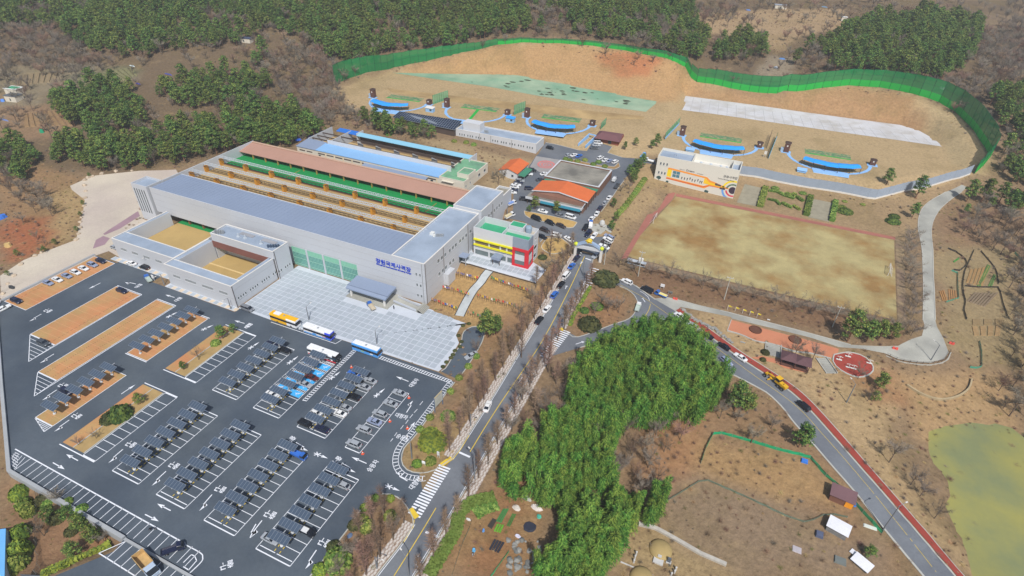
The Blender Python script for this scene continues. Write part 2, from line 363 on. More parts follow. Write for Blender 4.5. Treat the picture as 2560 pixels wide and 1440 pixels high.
ZONES = [
 ([(0,0),(2560,0),(2560,250),(2440,330),(2300,225),(2120,190),(1940,215),(1735,190),(1680,130),(1400,90),(1240,100),(985,150),(838,190),(800,330),(600,380),(300,440),(120,420),(0,440)], (112,94,70)),
 ([(0,165),(80,160),(330,165),(340,210),(230,215),(120,230),(120,330),(40,340),(0,330)], (128,116,92)),
 ([(160,190),(320,165),(350,185),(250,215)], (104,106,78)),
 ([(0,270),(130,260),(190,320),(150,345),(0,350)], (140,112,82)),
 ([(1720,30),(2100,20),(2130,70),(2010,90),(1940,130),(1880,100),(1740,75)], (160,134,98)),
 ([(1920,135),(2000,150),(1970,200),(1890,190)], (140,126,104)),
 ([(2380,30),(2560,40),(2560,110),(2450,60)], (128,108,84)),
 ([(2480,160),(2560,160),(2560,200)], (150,130,104)),
 ([(0,420),(110,410),(240,470),(215,560),(170,640),(0,660)], (150,118,80)),
 ([(0,560),(120,545),(160,575),(150,610),(60,650),(0,665)], (162,98,58)),
 ([(130,480),(215,460),(215,520),(190,600),(160,610)], (168,140,92)),
 ([(838,225),(985,178),(1290,105),(1500,110),(1735,195),(1940,232),(2120,210),(2300,236),(2440,320),(2480,395),(2400,450),(2180,495),(1860,420),(1640,385),(1560,400),(1480,360),(1360,340),(1130,310),(960,290),(880,270)], (178,152,108)),
 ([(990,178),(1240,112),(1400,108),(1560,124),(1690,152),(1735,205),(1712,240),(1650,260),(1400,208),(1290,193),(1120,188)], (176,138,88)),
 ([(1480,140),(1560,128),(1660,150),(1620,190),(1540,190)], (180,116,68)),
 ([(1735,205),(1940,236),(2120,214),(2280,236),(2330,300),(2300,345),(2000,292),(1712,240)], (168,130,86)),
 ([(2330,260),(2400,290),(2430,340),(2420,420),(2370,400),(2340,330)], (174,152,110)),
 ([(1080,300),(1140,310),(1640,375),(1560,420),(1500,440),(1430,400),(1360,345)], (182,156,112)),
 ([(1120,350),(1250,390),(1330,395),(1290,480),(1230,480),(1230,420),(1130,385),(960,320)], (166,142,102)),
 ([(1500,560),(1560,440),(1640,400),(1660,470),(1600,540),(1530,630)], (164,138,96)),
 ([(1640,450),(1880,415),(2190,500),(2420,450),(2340,520),(2290,620),(1690,500)], (158,132,94)),
 ([(1070,760),(1130,655),(1370,720),(1350,790),(1180,850),(1150,830)], (178,142,84)),
 ([(1320,640),(1370,560),(1440,640),(1400,720)], (160,130,84)),
 ([(1180,830),(1300,760),(1400,640),(1440,660),(1300,880),(1110,1170),(1020,1170),(1140,950)], (150,116,80)),
 ([(1010,1100),(1090,1020),(1150,1080),(1100,1180),(1020,1170)], (164,136,84)),
 ([(870,1330),(950,1240),(1020,1260),(940,1440),(780,1440)], (148,114,80)),
 ([(1430,830),(1480,720),(1560,720),(1600,770),(1560,810),(1440,840)], (150,112,74)),
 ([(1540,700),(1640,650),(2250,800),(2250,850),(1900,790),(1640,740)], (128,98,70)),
 ([(1700,790),(1800,790),(2200,900),(2260,1000),(2200,1080),(2320,1260),(2440,1440),(2400,1440),(2000,980)], (176,148,104)),
 ([(2080,900),(2260,930),(2280,1010),(2180,1010)], (158,116,76)),
 ([(2250,940),(2500,920),(2560,1080),(2420,1080),(2280,1120)], (168,136,92)),
 ([(2340,500),(2560,480),(2560,640),(2480,640),(2390,620),(2350,600)], (140,112,82)),
 ([(2340,640),(2540,600),(2560,900),(2440,900),(2370,860),(2345,760)], (150,130,92)),
 ([(1600,1000),(1850,960),(2020,1080),(2300,1440),(1540,1440),(1560,1300),(1640,1200)], (146,116,82)),
 ([(1760,1090),(2000,1150),(2140,1260),(1960,1260),(1740,1190)], (166,132,84)),
 ([(1660,1220),(1760,1195),(2000,1290),(2190,1330),(2220,1440),(1820,1440),(1640,1330)], (140,118,92)),
 ([(1560,1320),(1640,1315),(1830,1410),(1860,1440),(1520,1440)], (160,136,92)),
 ([(1630,1040),(1760,1000),(1780,1080),(1740,1180),(1640,1230),(1600,1180)], (156,116,76)),
 ([(1150,1290),(1260,1200),(1340,1230),(1340,1440),(1060,1440)], (152,118,76)),
 ([(1170,1440),(1260,1180),(1320,1200),(1240,1440)], (150,106,66)),
 ([(0,1190),(90,1215),(300,1350),(140,1440),(0,1440)], (142,108,76)),
 ([(220,1290),(300,1340),(290,1375),(215,1400)], (164,104,62)),
]
def ground_colour():
 X, Y, Z = GXX.ravel(), GYY.ravel(), HZ.ravel()
 jx = (fbm(X*.06+5, Y*.06)-.5)*12; jy = (fbm(X*.06+50, Y*.06+9)-.5)*12
 px, py = proj(X+jx, Y+jy, Z)
 front = ((X-CAM[0])*FWD[0]+(Y-CAM[1])*FWD[1]+(Z-CAM[2])*FWD[2]) > 20
 c = np.tile(np.array([lin(138.), lin(114.), lin(84.)]), (len(X), 1))
 for poly, col in ZONES:
  k = inpoly(px, py, poly) & front; c[k] = [lin(float(v)) for v in col]
 c = c.reshape(len(_gy), len(_gx), 3)
 for _ in range(1):
  p = np.pad(c, ((1, 1), (1, 1), (0, 0)), 'edge'); c = (p[1:-1, 1:-1]*4+p[:-2, 1:-1]+p[2:, 1:-1]+p[1:-1, :-2]+p[1:-1, 2:])/8
 c = c.reshape(-1, 3); g_ = c@np.array([.3, .59, .11]); return g_[:, None]+(c-g_[:, None])*.9*np.array([.97, 1., .96])
nx, ny = len(_gx), len(_gy)
I = np.arange(nx*ny).reshape(ny, nx)
tri = np.concatenate([np.stack([I[:-1, :-1], I[:-1, 1:], I[1:, 1:]], -1).reshape(-1, 3), np.stack([I[:-1, :-1], I[1:, 1:], I[1:, :-1]], -1).reshape(-1, 3)])
me = bpy.data.meshes.new('ground'); me.vertices.add(nx*ny); me.vertices.foreach_set('co', np.stack([GXX.ravel(), GYY.ravel(), HZ.ravel()], -1).ravel())
me.loops.add(len(tri)*3); me.loops.foreach_set('vertex_index', tri.ravel()); me.polygons.add(len(tri))
me.polygons.foreach_set('loop_start', np.arange(len(tri))*3); me.polygons.foreach_set('use_smooth', np.ones(len(tri), bool)); me.update(calc_edges=True)
ca = me.color_attributes.new('soil', 'FLOAT_COLOR', 'POINT'); ca.data.foreach_set('color', np.c_[ground_colour(), np.ones(nx*ny)].ravel())
gm = bpy.data.materials.new('soil and dry growth'); gm.use_nodes = True; N = gm.node_tree.nodes; Lk = gm.node_tree.links.new; b = N['Principled BSDF']
b.inputs['Roughness'].default_value = .95; b.inputs['Specular IOR Level'].default_value = .1
at = N.new('ShaderNodeAttribute'); at.attribute_name = 'soil'; geo = N.new('ShaderNodeNewGeometry')
def _noise(s, det, ro=.6):
 n = N.new('ShaderNodeTexNoise'); n.inputs['Scale'].default_value = s; n.inputs['Detail'].default_value = det; n.inputs['Roughness'].default_value = ro; Lk(geo.outputs['Position'], n.inputs['Vector']); return n
def _rng(src, a, b_, c, d):
 r = N.new('ShaderNodeMapRange'); r.inputs[1].default_value = a; r.inputs[2].default_value = b_; r.inputs[3].default_value = c; r.inputs[4].default_value = d; Lk(src, r.inputs[0]); return r.outputs[0]
def _mix(fac, a, col):
 x = N.new('ShaderNodeMix'); x.data_type = 'RGBA'; x.inputs[7].default_value = rgb(*col); Lk(fac, x.inputs[0]); Lk(a, x.inputs[6]); return x.outputs[2]
c = _mix(_rng(_noise(.035, 6).outputs[0], .5, .68, 0, .38), at.outputs['Color'], (118, 104, 66))
c = _mix(_rng(_noise(.11, 7, .7).outputs[0], .55, .75, 0, .45), c, (172, 148, 108))
c = _mix(_rng(_noise(.23, 7, .72).outputs[0], .56, .74, 0, .42), c, (92, 78, 58))
hv = N.new('ShaderNodeHueSaturation'); Lk(c, hv.inputs['Color']); Lk(_rng(_noise(.7, 8, .75).outputs[0], .3, .7, .72, 1.28), hv.inputs['Value']); Lk(hv.outputs[0], b.inputs['Base Color'])
bp = N.new('ShaderNodeBump'); bp.inputs['Distance'].default_value = .5; Lk(_noise(.9, 8, .7).outputs[0], bp.inputs['Height']); Lk(bp.outputs[0], b.inputs['Normal'])
me.materials.append(gm); gnd = bpy.data.objects.new('ground', me); COL.objects.link(gnd); gnd['kind'] = 'structure'
# ---- surface materials
m_asph = M('new dark asphalt', (72, 82, 94), .9, .14, .05, .07, .01, 6, col2=(88, 97, 106), c2s=.04, c2w=.45)
m_road = M('worn road asphalt', (116, 121, 128), .9, .12, .06, .06, .01, 6, col2=(100, 104, 112), c2s=.05)
m_road2 = M('internal road asphalt', (94, 100, 110), .9, .14, .06, .06, .01, 6, col2=(108, 112, 118), c2s=.07)
m_conc = M('pale concrete paving', (172, 172, 164), .9, .1, .1, .06, .01, 4, col2=(150, 150, 144), c2s=.08)
m_kerb = M('concrete kerb', (176, 176, 170), .9, .08, .3)
m_white = M('white road paint', (226, 230, 238), .7, .04, .6, .05)
m_yel = M('yellow road paint', (216, 186, 62), .7, .06, .6, .05)
m_orange = M('orange grass-block paving', (190, 132, 90), .9, .1, .12, .07, .02, 3, col2=(172, 144, 96), c2s=.09, c2w=.5)
m_gravel = M('pale gravel', (184, 172, 162), .95, .07, .05, .07, .03, 5, col2=(196, 186, 170), c2s=.03)
m_purple = M('purple crushed stone', (152, 126, 136), .95, .1, .15, .08)
m_tile = M('grey paving slab', (164, 173, 183), .85, .05, .4, .03, rand=.05)
m_joint = M('white paving band', (192, 199, 209), .85, .05, .2, .03)
m_beige = M('beige paving slab', (206, 190, 168), .85, .05, .4, .03)
m_redpath = M('red rubber path', (150, 68, 58), .9, .08, .3, .08)
m_track = M('faded red brick track', (160, 104, 92), .9, .1, .1, .08, .02, 3)
m_salmon = M('salmon paving', (190, 126, 96), .9, .07, .2, .05)
m_redplay = M('red rubber ground', (150, 66, 56), .9, .14, .3, .08)
m_bluepath = M('pale blue painted concrete', (142, 186, 232), .8, .06, .2, .04)
m_sand = M('bare sandy ground', (182, 156, 110), .95, .08, .08, .08, .05, 2, col2=(166, 142, 100), c2s=.05)
m_lawn = M('dormant turf', (170, 157, 112), .95, .12, .2, .12, .06, 3, col2=(144, 114, 70), c2s=.06, c2w=.42)
m_green = M('green artificial turf', (26, 136, 72), .9, .07, .15, .05)
m_siteblk = M('cellular paver walk', (186, 172, 160), .95, .12, .5, .1)
# ---- car park -------------------------------------------------------------
CPB = [(-142.4,-31.8),(-129,-31.8),(-128,-27.6),(-104.6,-27.6),(-104.6,-35.0),(-61,-35.4),(-61,-31.6),(23,-30.6)]
acc = [c3(2010,835), c3(2060,800), c3(2150,650), c3(2210,560), c3(2230,450), c3(2290,400), c3(2360,385), c3(2430,400), c3(2440,480), c3(2390,600), c3(2250,820), c3(2170,910)]
access = sheet('access_road', gp(acc), m_asph, .055, kind='structure')
isl1 = [(1137,956),(1085,1024),(1040,1087),(1010,1121),(1004,1155),(1021,1177),(1055,1183),(1085,1176),(1107,1162),(1130,1147)]
isl2 = [(1032,1295),(1020,1272),(1005,1252),(980,1237),(950,1236),(922,1250),(905,1270),(872,1320),(825,1380),(784,1430),(740,1490)]
CPB += gp(isl1)+gp(isl2)+[(60,-130),(-30,-130)]+gp([(136,1440),(284,1379)])+[(-16.5,-113.6),(-61,-113.3),(-97,-94.2),(-139.4,-71.2),(-142.4,-68)]
car_park = sheet('car_park', CPB, m_asph, .02, flat=0., kind='structure')
CPZ = .02
def paint(name, mb, mat=None): return mb.build(name, mat or m_white, car_park)
LZ = .034
def rect(mb, x0, x1, y0, y1, z=LZ, mat=None): return mb.face([(x0,y0,z),(x1,y0,z),(x1,y1,z),(x0,y1,z)], mat)
def line(mb, a, b, wd=.16, z=LZ, mat=None):
 a = np.array(a[:2], float); b = np.array(b[:2], float); t = (b-a)/np.linalg.norm(b-a); n = np.array([-t[1], t[0]])*wd/2
 return mb.face([(*(a-n), z), (*(b-n), z), (*(b+n), z), (*(a+n), z)], mat)
def stalls(x0, x1, y0, y1, n, double=True, ends=(1, 1), y_in=1.1):
 mb = MB(); s = .16; rect(mb, x0-s/2, x0+s/2, y0, y1); rect(mb, x1-s/2, x1+s/2, y0, y1)
 for e, y, dy in ((ends[0], y0, 1), (ends[1], y1, -1)):
  if e:
   rect(mb, x0+.08, x1-.08, y-.14, y+.14, LZ+.004)
   if double: xm = (x0+x1)/2; rect(mb, x0+.35, xm-.25, y+dy*y_in-.1, y+dy*y_in+.1); rect(mb, xm+.25, x1-.35, y+dy*y_in-.1, y+dy*y_in+.1)
 a = y0+(y_in if ends[0] else 0); bq = y1-(y_in if ends[1] else 0)
 for i in range(1, n):
  y = a+(bq-a)*i/n
  if double: xm = (x0+x1)/2; rect(mb, x0+.09, xm-.35, y-.08, y+.08); rect(mb, xm+.35, x1-.09, y-.08, y+.08)
  else: rect(mb, x0+.09, x1-.09, y-.08, y+.08)
 yb = MB()
 for i in range(n):    # yellow wheel stops painted either side of the middle
  y = a+(bq-a)*(i+.5)/n
  if double:
   for sx in (-1, 1):
    for q in (-.6, .6): yb.box((x0+x1)/2+sx*.75-.08, (x0+x1)/2+sx*.75+.08, y+q-.28, y+q+.28, .022, .12)
 if double and yb.f: yb.build('wheel_stop', m_yel, car_park)
 paint('stall_lines', mb)
stalls(-37, -27, -68.1, -42.3, 10); stalls(-37.1, -27, -101.8, -75.4, 10); stalls(-20.2, -10.1, -102, -75.4, 10)
stalls(-3.1, 7.2, -68.5, -42.6, 10); stalls(-3.2, 6.9, -102.2, -75.3, 10); stalls(14, 24.5, -102.5, -76, 10)
stalls(-49, -44, -67.9, -42.6, 10, False); stalls(-48.9, -44, -101.7, -75.3, 10, False); stalls(14.3, 19.3, -68.6, -43, 8, False)
stalls(-20.1, -10.1, -68.3, -42.3, 10)
mb = MB()   # stalls against the lower wall, and those beyond it
line(mb, (-67.6,-108.3), (-2.1,-108.7), .3)
for i in range(27): x = -60.5+i*2.42; line(mb, (x,-108.5), (x,-113.0))
for k in range(4): line(mb, (-66.2+k*1.3,-108.9), (-64.8+k*1.3,-111.4-k*.4))
for k in range(6): line(mb, (-66.5+k*.2,-109+k*-.55), (-64.6+k*.8,-109.0-k*.62))
paint('stall_lines', mb); mb = MB()
for i in range(12): x = -15.5+i*2.42; line(mb, (x,-114.4), (x-.2,-119.3))
line(mb, (-18.5,-119.0), (14,-119.6), .25); line(mb, (-15.5,-114.3), (-18.5,-119.0), .2); paint('stall_lines', mb)
def bay(x0, x1, y0, y1, nj, lab, axis='y', edge=(1, 1, 1, 1)):
 o = MB().box(x0, x1, y0, y1, .0, .035, m_orange).build('orange_paved_bay', None, None, kind='structure')
 mb = MB(); e = .18
 for (a0, a1, b0, b1), q in zip(((x0-e, x0, y0, y1), (x1, x1+e, y0, y1), (x0-e, x1+e, y0-e, y0), (x0-e, x1+e, y1, y1+e)), edge):
  if q: rect(mb, a0, a1, b0, b1, LZ+.003)
 paint('bay_outline', mb)
 jb = MB(); lm = M('pale joint line', (206, 158, 118), .9, .05)
 for i in range(1, nj): y = y0+(y1-y0)*i/nj; rect(jb, x0, x1, y-.05, y+.05, .041)
 jb.build('joint_line', lm, o)
 return o
dk = M('dark drain slot', (96, 70, 52), .9)
b1 = bay(-141.6, -129.4, -67.5, -32.5, 14, ''); b2 = bay(-113.9, -101, -75.3, -43.2, 12, ''); b3 = bay(-92.8, -83.8, -86, -42.6, 16, ''); b4 = bay(-75.8, -66.6, -67.6, -42.7, 10, ''); b5 = bay(-74.2, -66.6, -98.5, -75.3, 9, '')
for bb, xs in ((b1, (-139,)), (b2, (-103.6,))):
 mb = MB()
 for x in xs:
  for i in range(22): y = bb.data.vertices[0].co.y+1+i*1.5; rect(mb, x-.07, x+.07, y, y+.9, .042)
 mb.build('drain_slot', dk, bb)
mb = MB()
for x in (-90.2, -86.4):
 for i in range(56): y = -85.6+i*.76; rect(mb, x-.12, x+.12, y, y+.22, .042)
mb.build('drain_slot', dk, b3)
mb = MB()    # hatched wedges at the bay ends
def hatch(mb, tri, n, wd=.14):
 a, b_, c_ = [np.array(t, float) for t in tri]
 for p, q in ((a, b_), (b_, c_), (c_, a)): line(mb, p, q, .2)
 for i in range(1, n): t = i/n; line(mb, a+(b_-a)*t, c_+(b_-c_)*t, wd)
hatch(mb, [(-113.9,-75.6), (-100.4,-84.4), (-101,-75.6)], 7); hatch(mb, [(-92.8,-86.3), (-83.2,-93.4), (-83.8,-86.3)], 6)
hatch(mb, [(-74.2,-98.8), (-66.6,-101), (-66.6,-98.8)], 5)
paint('hatched_wedge', mb)
mb = MB()    # ends of the rows: heavy rounded outline
for x0, x1, y in ((-114.2,-100.6,-42.6), (-93.1,-83.3,-42.0), (-76.2,-66.2,-42.1), (-58.3,-44,-42.3), (-76.2,-66.2,-68.1), (-58.3,-44,-68.2), (-58.4,-44,-102), (-58.4,-44,-75)):
 rect(mb, x0, x1, y-.15, y+.15, LZ+.006)
for x, y0, y1 in ((-100.5,-84,-42.7), (-83.2,-93,-42.2)): rect(mb, x-.12, x+.12, y0, y1, LZ+.005)
line(mb, (-45,-34.1), (-16.5,-33.6), .2); line(mb, (-16.5,-33.6), (-15.9,-31.2), .2)
paint('lane_lines', mb)
def ladder(mb, a, b, wd, step, rail=.16, rung=.3):
 a = np.array(a, float); b = np.array(b, float); L = np.linalg.norm(b-a); t = (b-a)/L; n = np.array([-t[1], t[0]])
 line(mb, a, b, rail); line(mb, a+n*wd, b+n*wd, rail)
 for i in range(int(L/step)+1): p = a+t*i*step; line(mb, p+n*.1, p+n*(wd-.1)+t*.35, rung)
mb = MB(); ladder(mb, (-.4,-33.4), (28.6,-33.2), 1.3, .95); ladder(mb, (-8.7,-59.5), (-9.2,-32.4), -1.3, .95)
ladder(mb, (-20.6,-43.1), (-20.6,-60), -.9, 1.6, .12, .14)
paint('hatched_walkway', mb)
mb = MB(); e1 = smoothline(gp([(1135,957),(1083,1025),(1037,1086),(1007,1121),(999,1155),(1015,1180),(1052,1188),(1075,1185)]), 5); r1 = resample(e1, 1.0); ii = offset(r1, .35); oo = offset(r1, 1.9)
for i in range(len(r1)-1):
 for q0, q1 in ((ii[i], ii[i+1]), (oo[i], oo[i+1])): line(mb, q0, q1, .16)
 line(mb, ii[i], oo[i], .22)
paint('hatched_walkway', mb)
m_blue = M('blue accessible bay paint', (70, 174, 240), .8, .06, .4)
mb = MB(); wm = MB()
for i in range(5):
 y = -59.3+i*3.35
 for x0, x1, sx in ((-19.8,-15.4,-1), (-14.9,-10.4,1)):
  rect(mb, x0, x1, y, y+2.3, LZ+.004)
  rect(wm, x0, x1, y+2.35, y+2.45, LZ+.004); rect(wm, x0, x1, y+3.15, y+3.25, LZ+.004)
  for k in range(6): xx = x0+.35+k*.75; line(wm, (xx, y+2.45), (xx+.3, y+3.15), .16, LZ+.005)
  cx, cy = (x0+x1)/2+sx*.9, y+1.15   # wheelchair symbol: head, back, seat, leg and wheel
  for k in range(14):
   a0, a1 = .6+k*.33, .6+(k+1)*.33
   if k < 13: line(wm, (cx+.5*math.cos(a0)-.1, cy+.5*math.sin(a0)), (cx+.5*math.cos(a1)-.1, cy+.5*math.sin(a1)), .13, LZ+.009)
  line(wm, (cx-.75, cy+.1), (cx+.1, cy+.05), .15, LZ+.010); line(wm, (cx+.1, cy+.05), (cx+.1, cy+.55), .15, LZ+.010); line(wm, (cx+.1, cy+.55), (cx+.6, cy+.75), .15, LZ+.011)
  rect(wm, cx-1.05, cx-.8, cy-.02, cy+.24, LZ+.010)
paint('accessible_bay', mb, m_blue); paint('accessible_markings', wm)
def arrow(tail, head, kind='s', par=None, mat=None, on=None):
 f = on or G; a = f(*tail)[:2]; b_ = f(*head)[:2]; d = b_-a; L = np.linalg.norm(d); t = d/L; n = np.array([t[1], -t[0]])
 mb = MB(); z0 = float(h(*((a+b_)/2)))+LZ
 q = lambda s, o: (a[0]+t[0]*s+n[0]*o, a[1]+t[1]*s+n[1]*o, z0)
 if kind == 's':
  mb.face([q(0,.13), q(L*.62,.13), q(L*.62,-.13), q(0,-.13)]); mb.face([q(L*.55,.5), q(L,.0), q(L*.55,-.5)])
 elif kind in 'rl':
  s = 1 if kind == 'r' else -1
  mb.face([q(0,.13*s), q(L*.62,.13*s), q(L*.62,-.13*s), q(0,-.13*s)]); mb.face([q(L*.5,.13*s), q(L*.62,.13*s), q(L*.74,.85*s), q(L*.62,.85*s)])
  mb.face([q(L*.58,1.15*s), q(L*.52,.15*s), q(L*1.0,.35*s)])
 else:
  mb.face([q(0,.11), q(L*.6,.11), q(L*.6,-.11), q(0,-.11)]); mb.face([q(L*.56,.42), q(L,.0), q(L*.56,-.42)])
  for s in (1, -1):
   mb.face([q(L*.08,.55*s), q(L*.12,.75*s), q(L*.42,-.55*s), q(L*.38,-.75*s)])
   for k in range(4): v = mb.v[-4+k]; mb.v[-4+k] = (v[0], v[1], v[2]+.003*(s+2))
 o = mb.build('arrow_marking', mat or m_white, None); o.parent = par or car_park; return o
def word(txt, centre, tail, head, size=1.7, stretch=1.25, par=None, on=None):
 f = on or G; d = f(*head)[:2]-f(*tail)[:2]; p = f(*centre); me = text_mesh(txt, size, 0, stretch)
 if not me.materials: me.materials.append(m_white)
 o = inst('lettering', me, par or car_park, (p[0], p[1], float(h(p[0], p[1]))+LZ+.003), math.atan2(d[1], d[0])-math.pi/2); return o
for t, hd, k in [(c1(1005,430), c1(885,490), 's'), (c1(1360,440), c1(1258,418), 'l'), (c1(1745,575), c1(1655,548), 's'), (c1(2445,835), c1(2345,805), 's'),
 (c1(415,740), c1(285,812), 'l'), (c1(540,1140), c1(390,1230), 'l'), (c1(1660,780), c1(1775,720), 'x'), (c1(2010,905), c1(2135,850), 'x'), (c2(910,75), c2(1015,5), 's'),
 (c2(425,45), c2(310,120), 'l'), (c2(520,270), c2(400,355), 'l'), (c2(585,575), c2(497,527), 's'), (c2(397,590), c2(485,640), 's'), (c2(1280,950), c2(1180,898), 's'), (c2(1088,978), c2(1190,1030), 's'),
 (c2(922,490), c2(805,590), 'l'), (c2(1245,655), c2(1130,760), 'l'), (c2(1590,830), c2(1485,950), 'l'), (c2(1920,1050), c2(1860,1155), 'l'),
 (c3(80,615), c3(195,540), 'x'), (c3(470,765), c3(585,680), 'x'), (c3(890,920), c3(1005,835), 'x'), (c3(1340,1095), c3(1450,1005), 'x'), (c3(1685,935), c3(1560,885), 's'),
 (c3(1665,1245), c3(1740,1130), 'l'), (c3(1680,1430), c3(1750,1340), 's'), (c3(2180,735), c3(2100,820), 'r'), (c3(2215,780), c3(2270,700), 's'),
 (c4(560,105), c4(690,180), 'r'), (c4(1025,315), c4(1165,395), 'r'), (c4(740,210), c4(880,265), 'x'), (c4(1450,530), c4(1600,590), 'x'), (c4(1265,315), c4(1115,250), 's'),
 (c4(1675,490), c4(1545,415), 'r'), (c4(220,885), c4(85,1060), 'l'), (c4(765,1180), c4(640,1365), 'l')]: arrow(t, hd, k)
for tx, ce, t, hd, sz in [('출구', c1(483,705), c1(415,740), c1(285,812), 1.7), ('대형', c1(1387,460), c1(1360,440), c1(1258,415), 1.6), ('대형', c1(1785,595), c1(1745,575), c1(1655,548), 1.6), ('대형', c1(2490,858), c1(2445,835), c1(2345,805), 1.6),
 ('출구', c2(475,10), c2(425,45), c2(310,120), 1.7), ('출구', c2(578,237), c2(520,270), c2(400,355), 1.7), ('출구', c2(985,450), c2(922,490), c2(805,590), 1.7), ('출구', c2(1308,608), c2(1245,655), c2(1130,760), 1.7), ('출구', c2(1655,785), c2(1590,830), c2(1485,950), 1.7),
 ('대형', c3(85,380), c3(35,355), c3(-60,330), 1.6), ('대형차', c3(1742,950), c3(1685,935), c3(1560,885), 1.5), ('대형차', c3(1612,1285), c3(1665,1245), c3(1740,1130), 1.5), ('출구', c3(2195,690), c3(2180,735), c3(2100,820), 1.7), ('입구', c3(2185,822), c3(2215,780), c3(2270,700), 1.7),
 ('출구', c4(505,78), c4(560,105), c4(690,180), 1.6), ('출구', c4(965,282), c4(1025,315), c4(1165,395), 1.6), ('승용차', c4(1330,340), c4(1265,315), c4(1115,250), 1.5), ('대형차', c4(1755,515), c4(1675,490), c4(1545,415), 1.5), ('승용차', c4(1625,60), c3(1680,1430), c3(1750,1340), 1.5),
 ('출구', c4(305,820), c4(220,885), c4(85,1060), 1.8), ('출구', c4(848,1102), c4(765,1180), c4(640,1365), 1.8), ('출구', c2(1700,1355), c2(1715,1400), c2(1720,1500), 1.7), ('S', c3(605,410), c3(700,440), c3(800,470), 1.8)]: word(tx, ce, t, hd, sz)
mb = MB()
for a, b_ in [((1640,1365),(1600,1420)), ((1690,1310),(1650,1365)), ((1735,1255),(1690,1310)), ((1780,1205),(1735,1255)), ((1835,1125),(1790,1180))]:
 p, q = G(*c3(*a))[:2], G(*c3(*b_))[:2]; line(mb, p+(q-p)*.15, p+(q-p)*.85)
for a, b_ in [((1530,65),(1505,95)), ((1570,5),(1545,40))]: line(mb, G(*c4(*a))[:2], G(*c4(*b_))[:2])
sq = [G(*c2(*p))[:2] for p in [(1390,1390), (1480,1290), (1440,1275), (1375,1340)]]
pts = smoothline(gp([c2(1370,1195), c2(1500,1265), c2(1520,1300), c2(1505,1340), c2(1400,1440)]), 5)
for a, b_ in zip(pts, pts[1:]): line(mb, a, b_, .25)
pts = gp([c2(1375,1370), c2(1415,1395), c2(1475,1325), c2(1460,1290), c2(1435,1280), c2(1375,1340)])
for a, b_ in zip(pts, pts[1:]): line(mb, a, b_, .22)
paint('lane_lines', mb)
for y0, y1 in ((-67.5, -43), (-101.2, -75.7)):   # planted beds inside the car park
 o = MB().box(-58.2, -53.9, y0, y1, 0, .07, m_orange).build('orange_paved_bay', None, None, kind='structure')
 o2 = MB().box(-53.6, -49.4, y0, y1, 0, .12, M('planter soil', (168,142,96), .95, .12, .4)).build('planting_bed', None, None, kind='structure')
 MB().box(-53.9, -53.6, y0, y1, 0, .2).box(-49.4, -49.1, y0, y1, 0, .2).build('bed_kerb', M('concrete kerb', (176,176,170)), o2)
# ---- kerbs and low walls round the car park
m_wallc = M('grey concrete wall', (160, 164, 168), .9, .08, .2)
kb = MB()
def kerb(name, px, w=.28, top=.16, mat=None, parent=None, sm=4, pts=None):
 ln = pts or (smoothline(gp(px), sm) if sm else gp(px)); mb = MB(); band(mb, ln, -w/2, w/2, 0, None, top); return mb.build(name, mat or m_kerb, parent, kind=None if parent else 'structure')
kerb('kerb', isl1); kerb('kerb', isl2); kerb('kerb', acc)
wl = MB()
for a, b_, hh in (((-142.6,-31.6), (-142.6,-68.2), .5), ((-142.6,-68.2), (-139.6,-71.5), .6), ((-139.6,-71.5), (-97.1,-94.5), .7), ((-97.1,-94.5), (-61.1,-113.6), .7), ((-61.1,-113.6), (-16.3,-114), .8)):
 a = np.array(a); b_ = np.array(b_); t = (b_-a)/np.linalg.norm(b_-a); n = np.array([-t[1], t[0]])*.45
 wl.prism([tuple(a-n), tuple(b_-n), tuple(b_+n), tuple(a+n)], -4.2, hh, m_wallc)
wl.build('retaining_wall', None, None, label='long grey concrete retaining wall along the left edge of the car park', cat='wall')
MB().box(-16, 15, -114.35, -113.75, -.2, .55, m_wallc).build('low_wall', None, None, label='low grey concrete wall crossing the stalls beside the dump truck', cat='wall')
# ================================================================= ROADS AND OTHER PAVED GROUND
mainL = [(1445,628),(1439,638),(1380,749),(1300,879),(1287,900),(1171,1087),(1130,1147)]
mainR = [(1485,640),(1468,700),(1413,800),(1375,860),(1336,922),(1096,1342),(1036,1440),(1000,1500)]
main_poly = gp(mainL)+gp([(1032,1295),(1034,1310),(1005,1357),(940,1440),(900,1500)])+gp(mainR[::-1])
main_road = sheet('main_road', main_poly, m_road, .05, kind='structure')
sideL = [(1371,893),(1451,869),(1540,842),(1640,835),(1720,868),(1800,920),(1900,972),(1928,991),(1957,1020),(1985,1057),(2028,1104),(2068,1151),(2143,1237),(2211,1323),(2308,1440),(2350,1492)]
sideR = [(1531,700),(1550,699),(1583,711),(1638,749),(1687,777),(1749,822),(1831,883),(1900,928),(1973,977),(2025,1026),(2107,1118),(2236,1266),(2380,1431),(2430,1488)]
inner = [(1413,827),(1444,843),(1536,810),(1571,798),(1588,780),(1594,756),(1583,735),(1560,720),(1531,711)]
side_road = sheet('side_road', gp([(1397,852)])+gp(inner)+gp(sideR)+gp(sideL[::-1]), m_road, .062, kind='structure')
yd = [(1110,1290),(1060,1230),(990,1190),(850,1175),(790,1240),(780,1110),(640,1040),(440,1040),(540,930),(545,780),(490,740),(640,620),(650,590),(700,500),(760,415),(780,400),(820,330),(850,290),(960,310),(1160,362),(1240,370),(1300,270),(1390,300),(1480,330),(1435,385),(1570,430),(1700,440),(1880,450),(1900,500),(1740,480),(1680,520),(1610,620),(1480,800),(1360,950),(1280,1050),(1250,1130),(1290,1190),(1400,1180),(1510,1180),(1440,1320),(1370,1360)]
inner_road = sheet('inner_road', [G(*cE(*p))[:2] for p in yd], m_road2, .04, kind='structure')
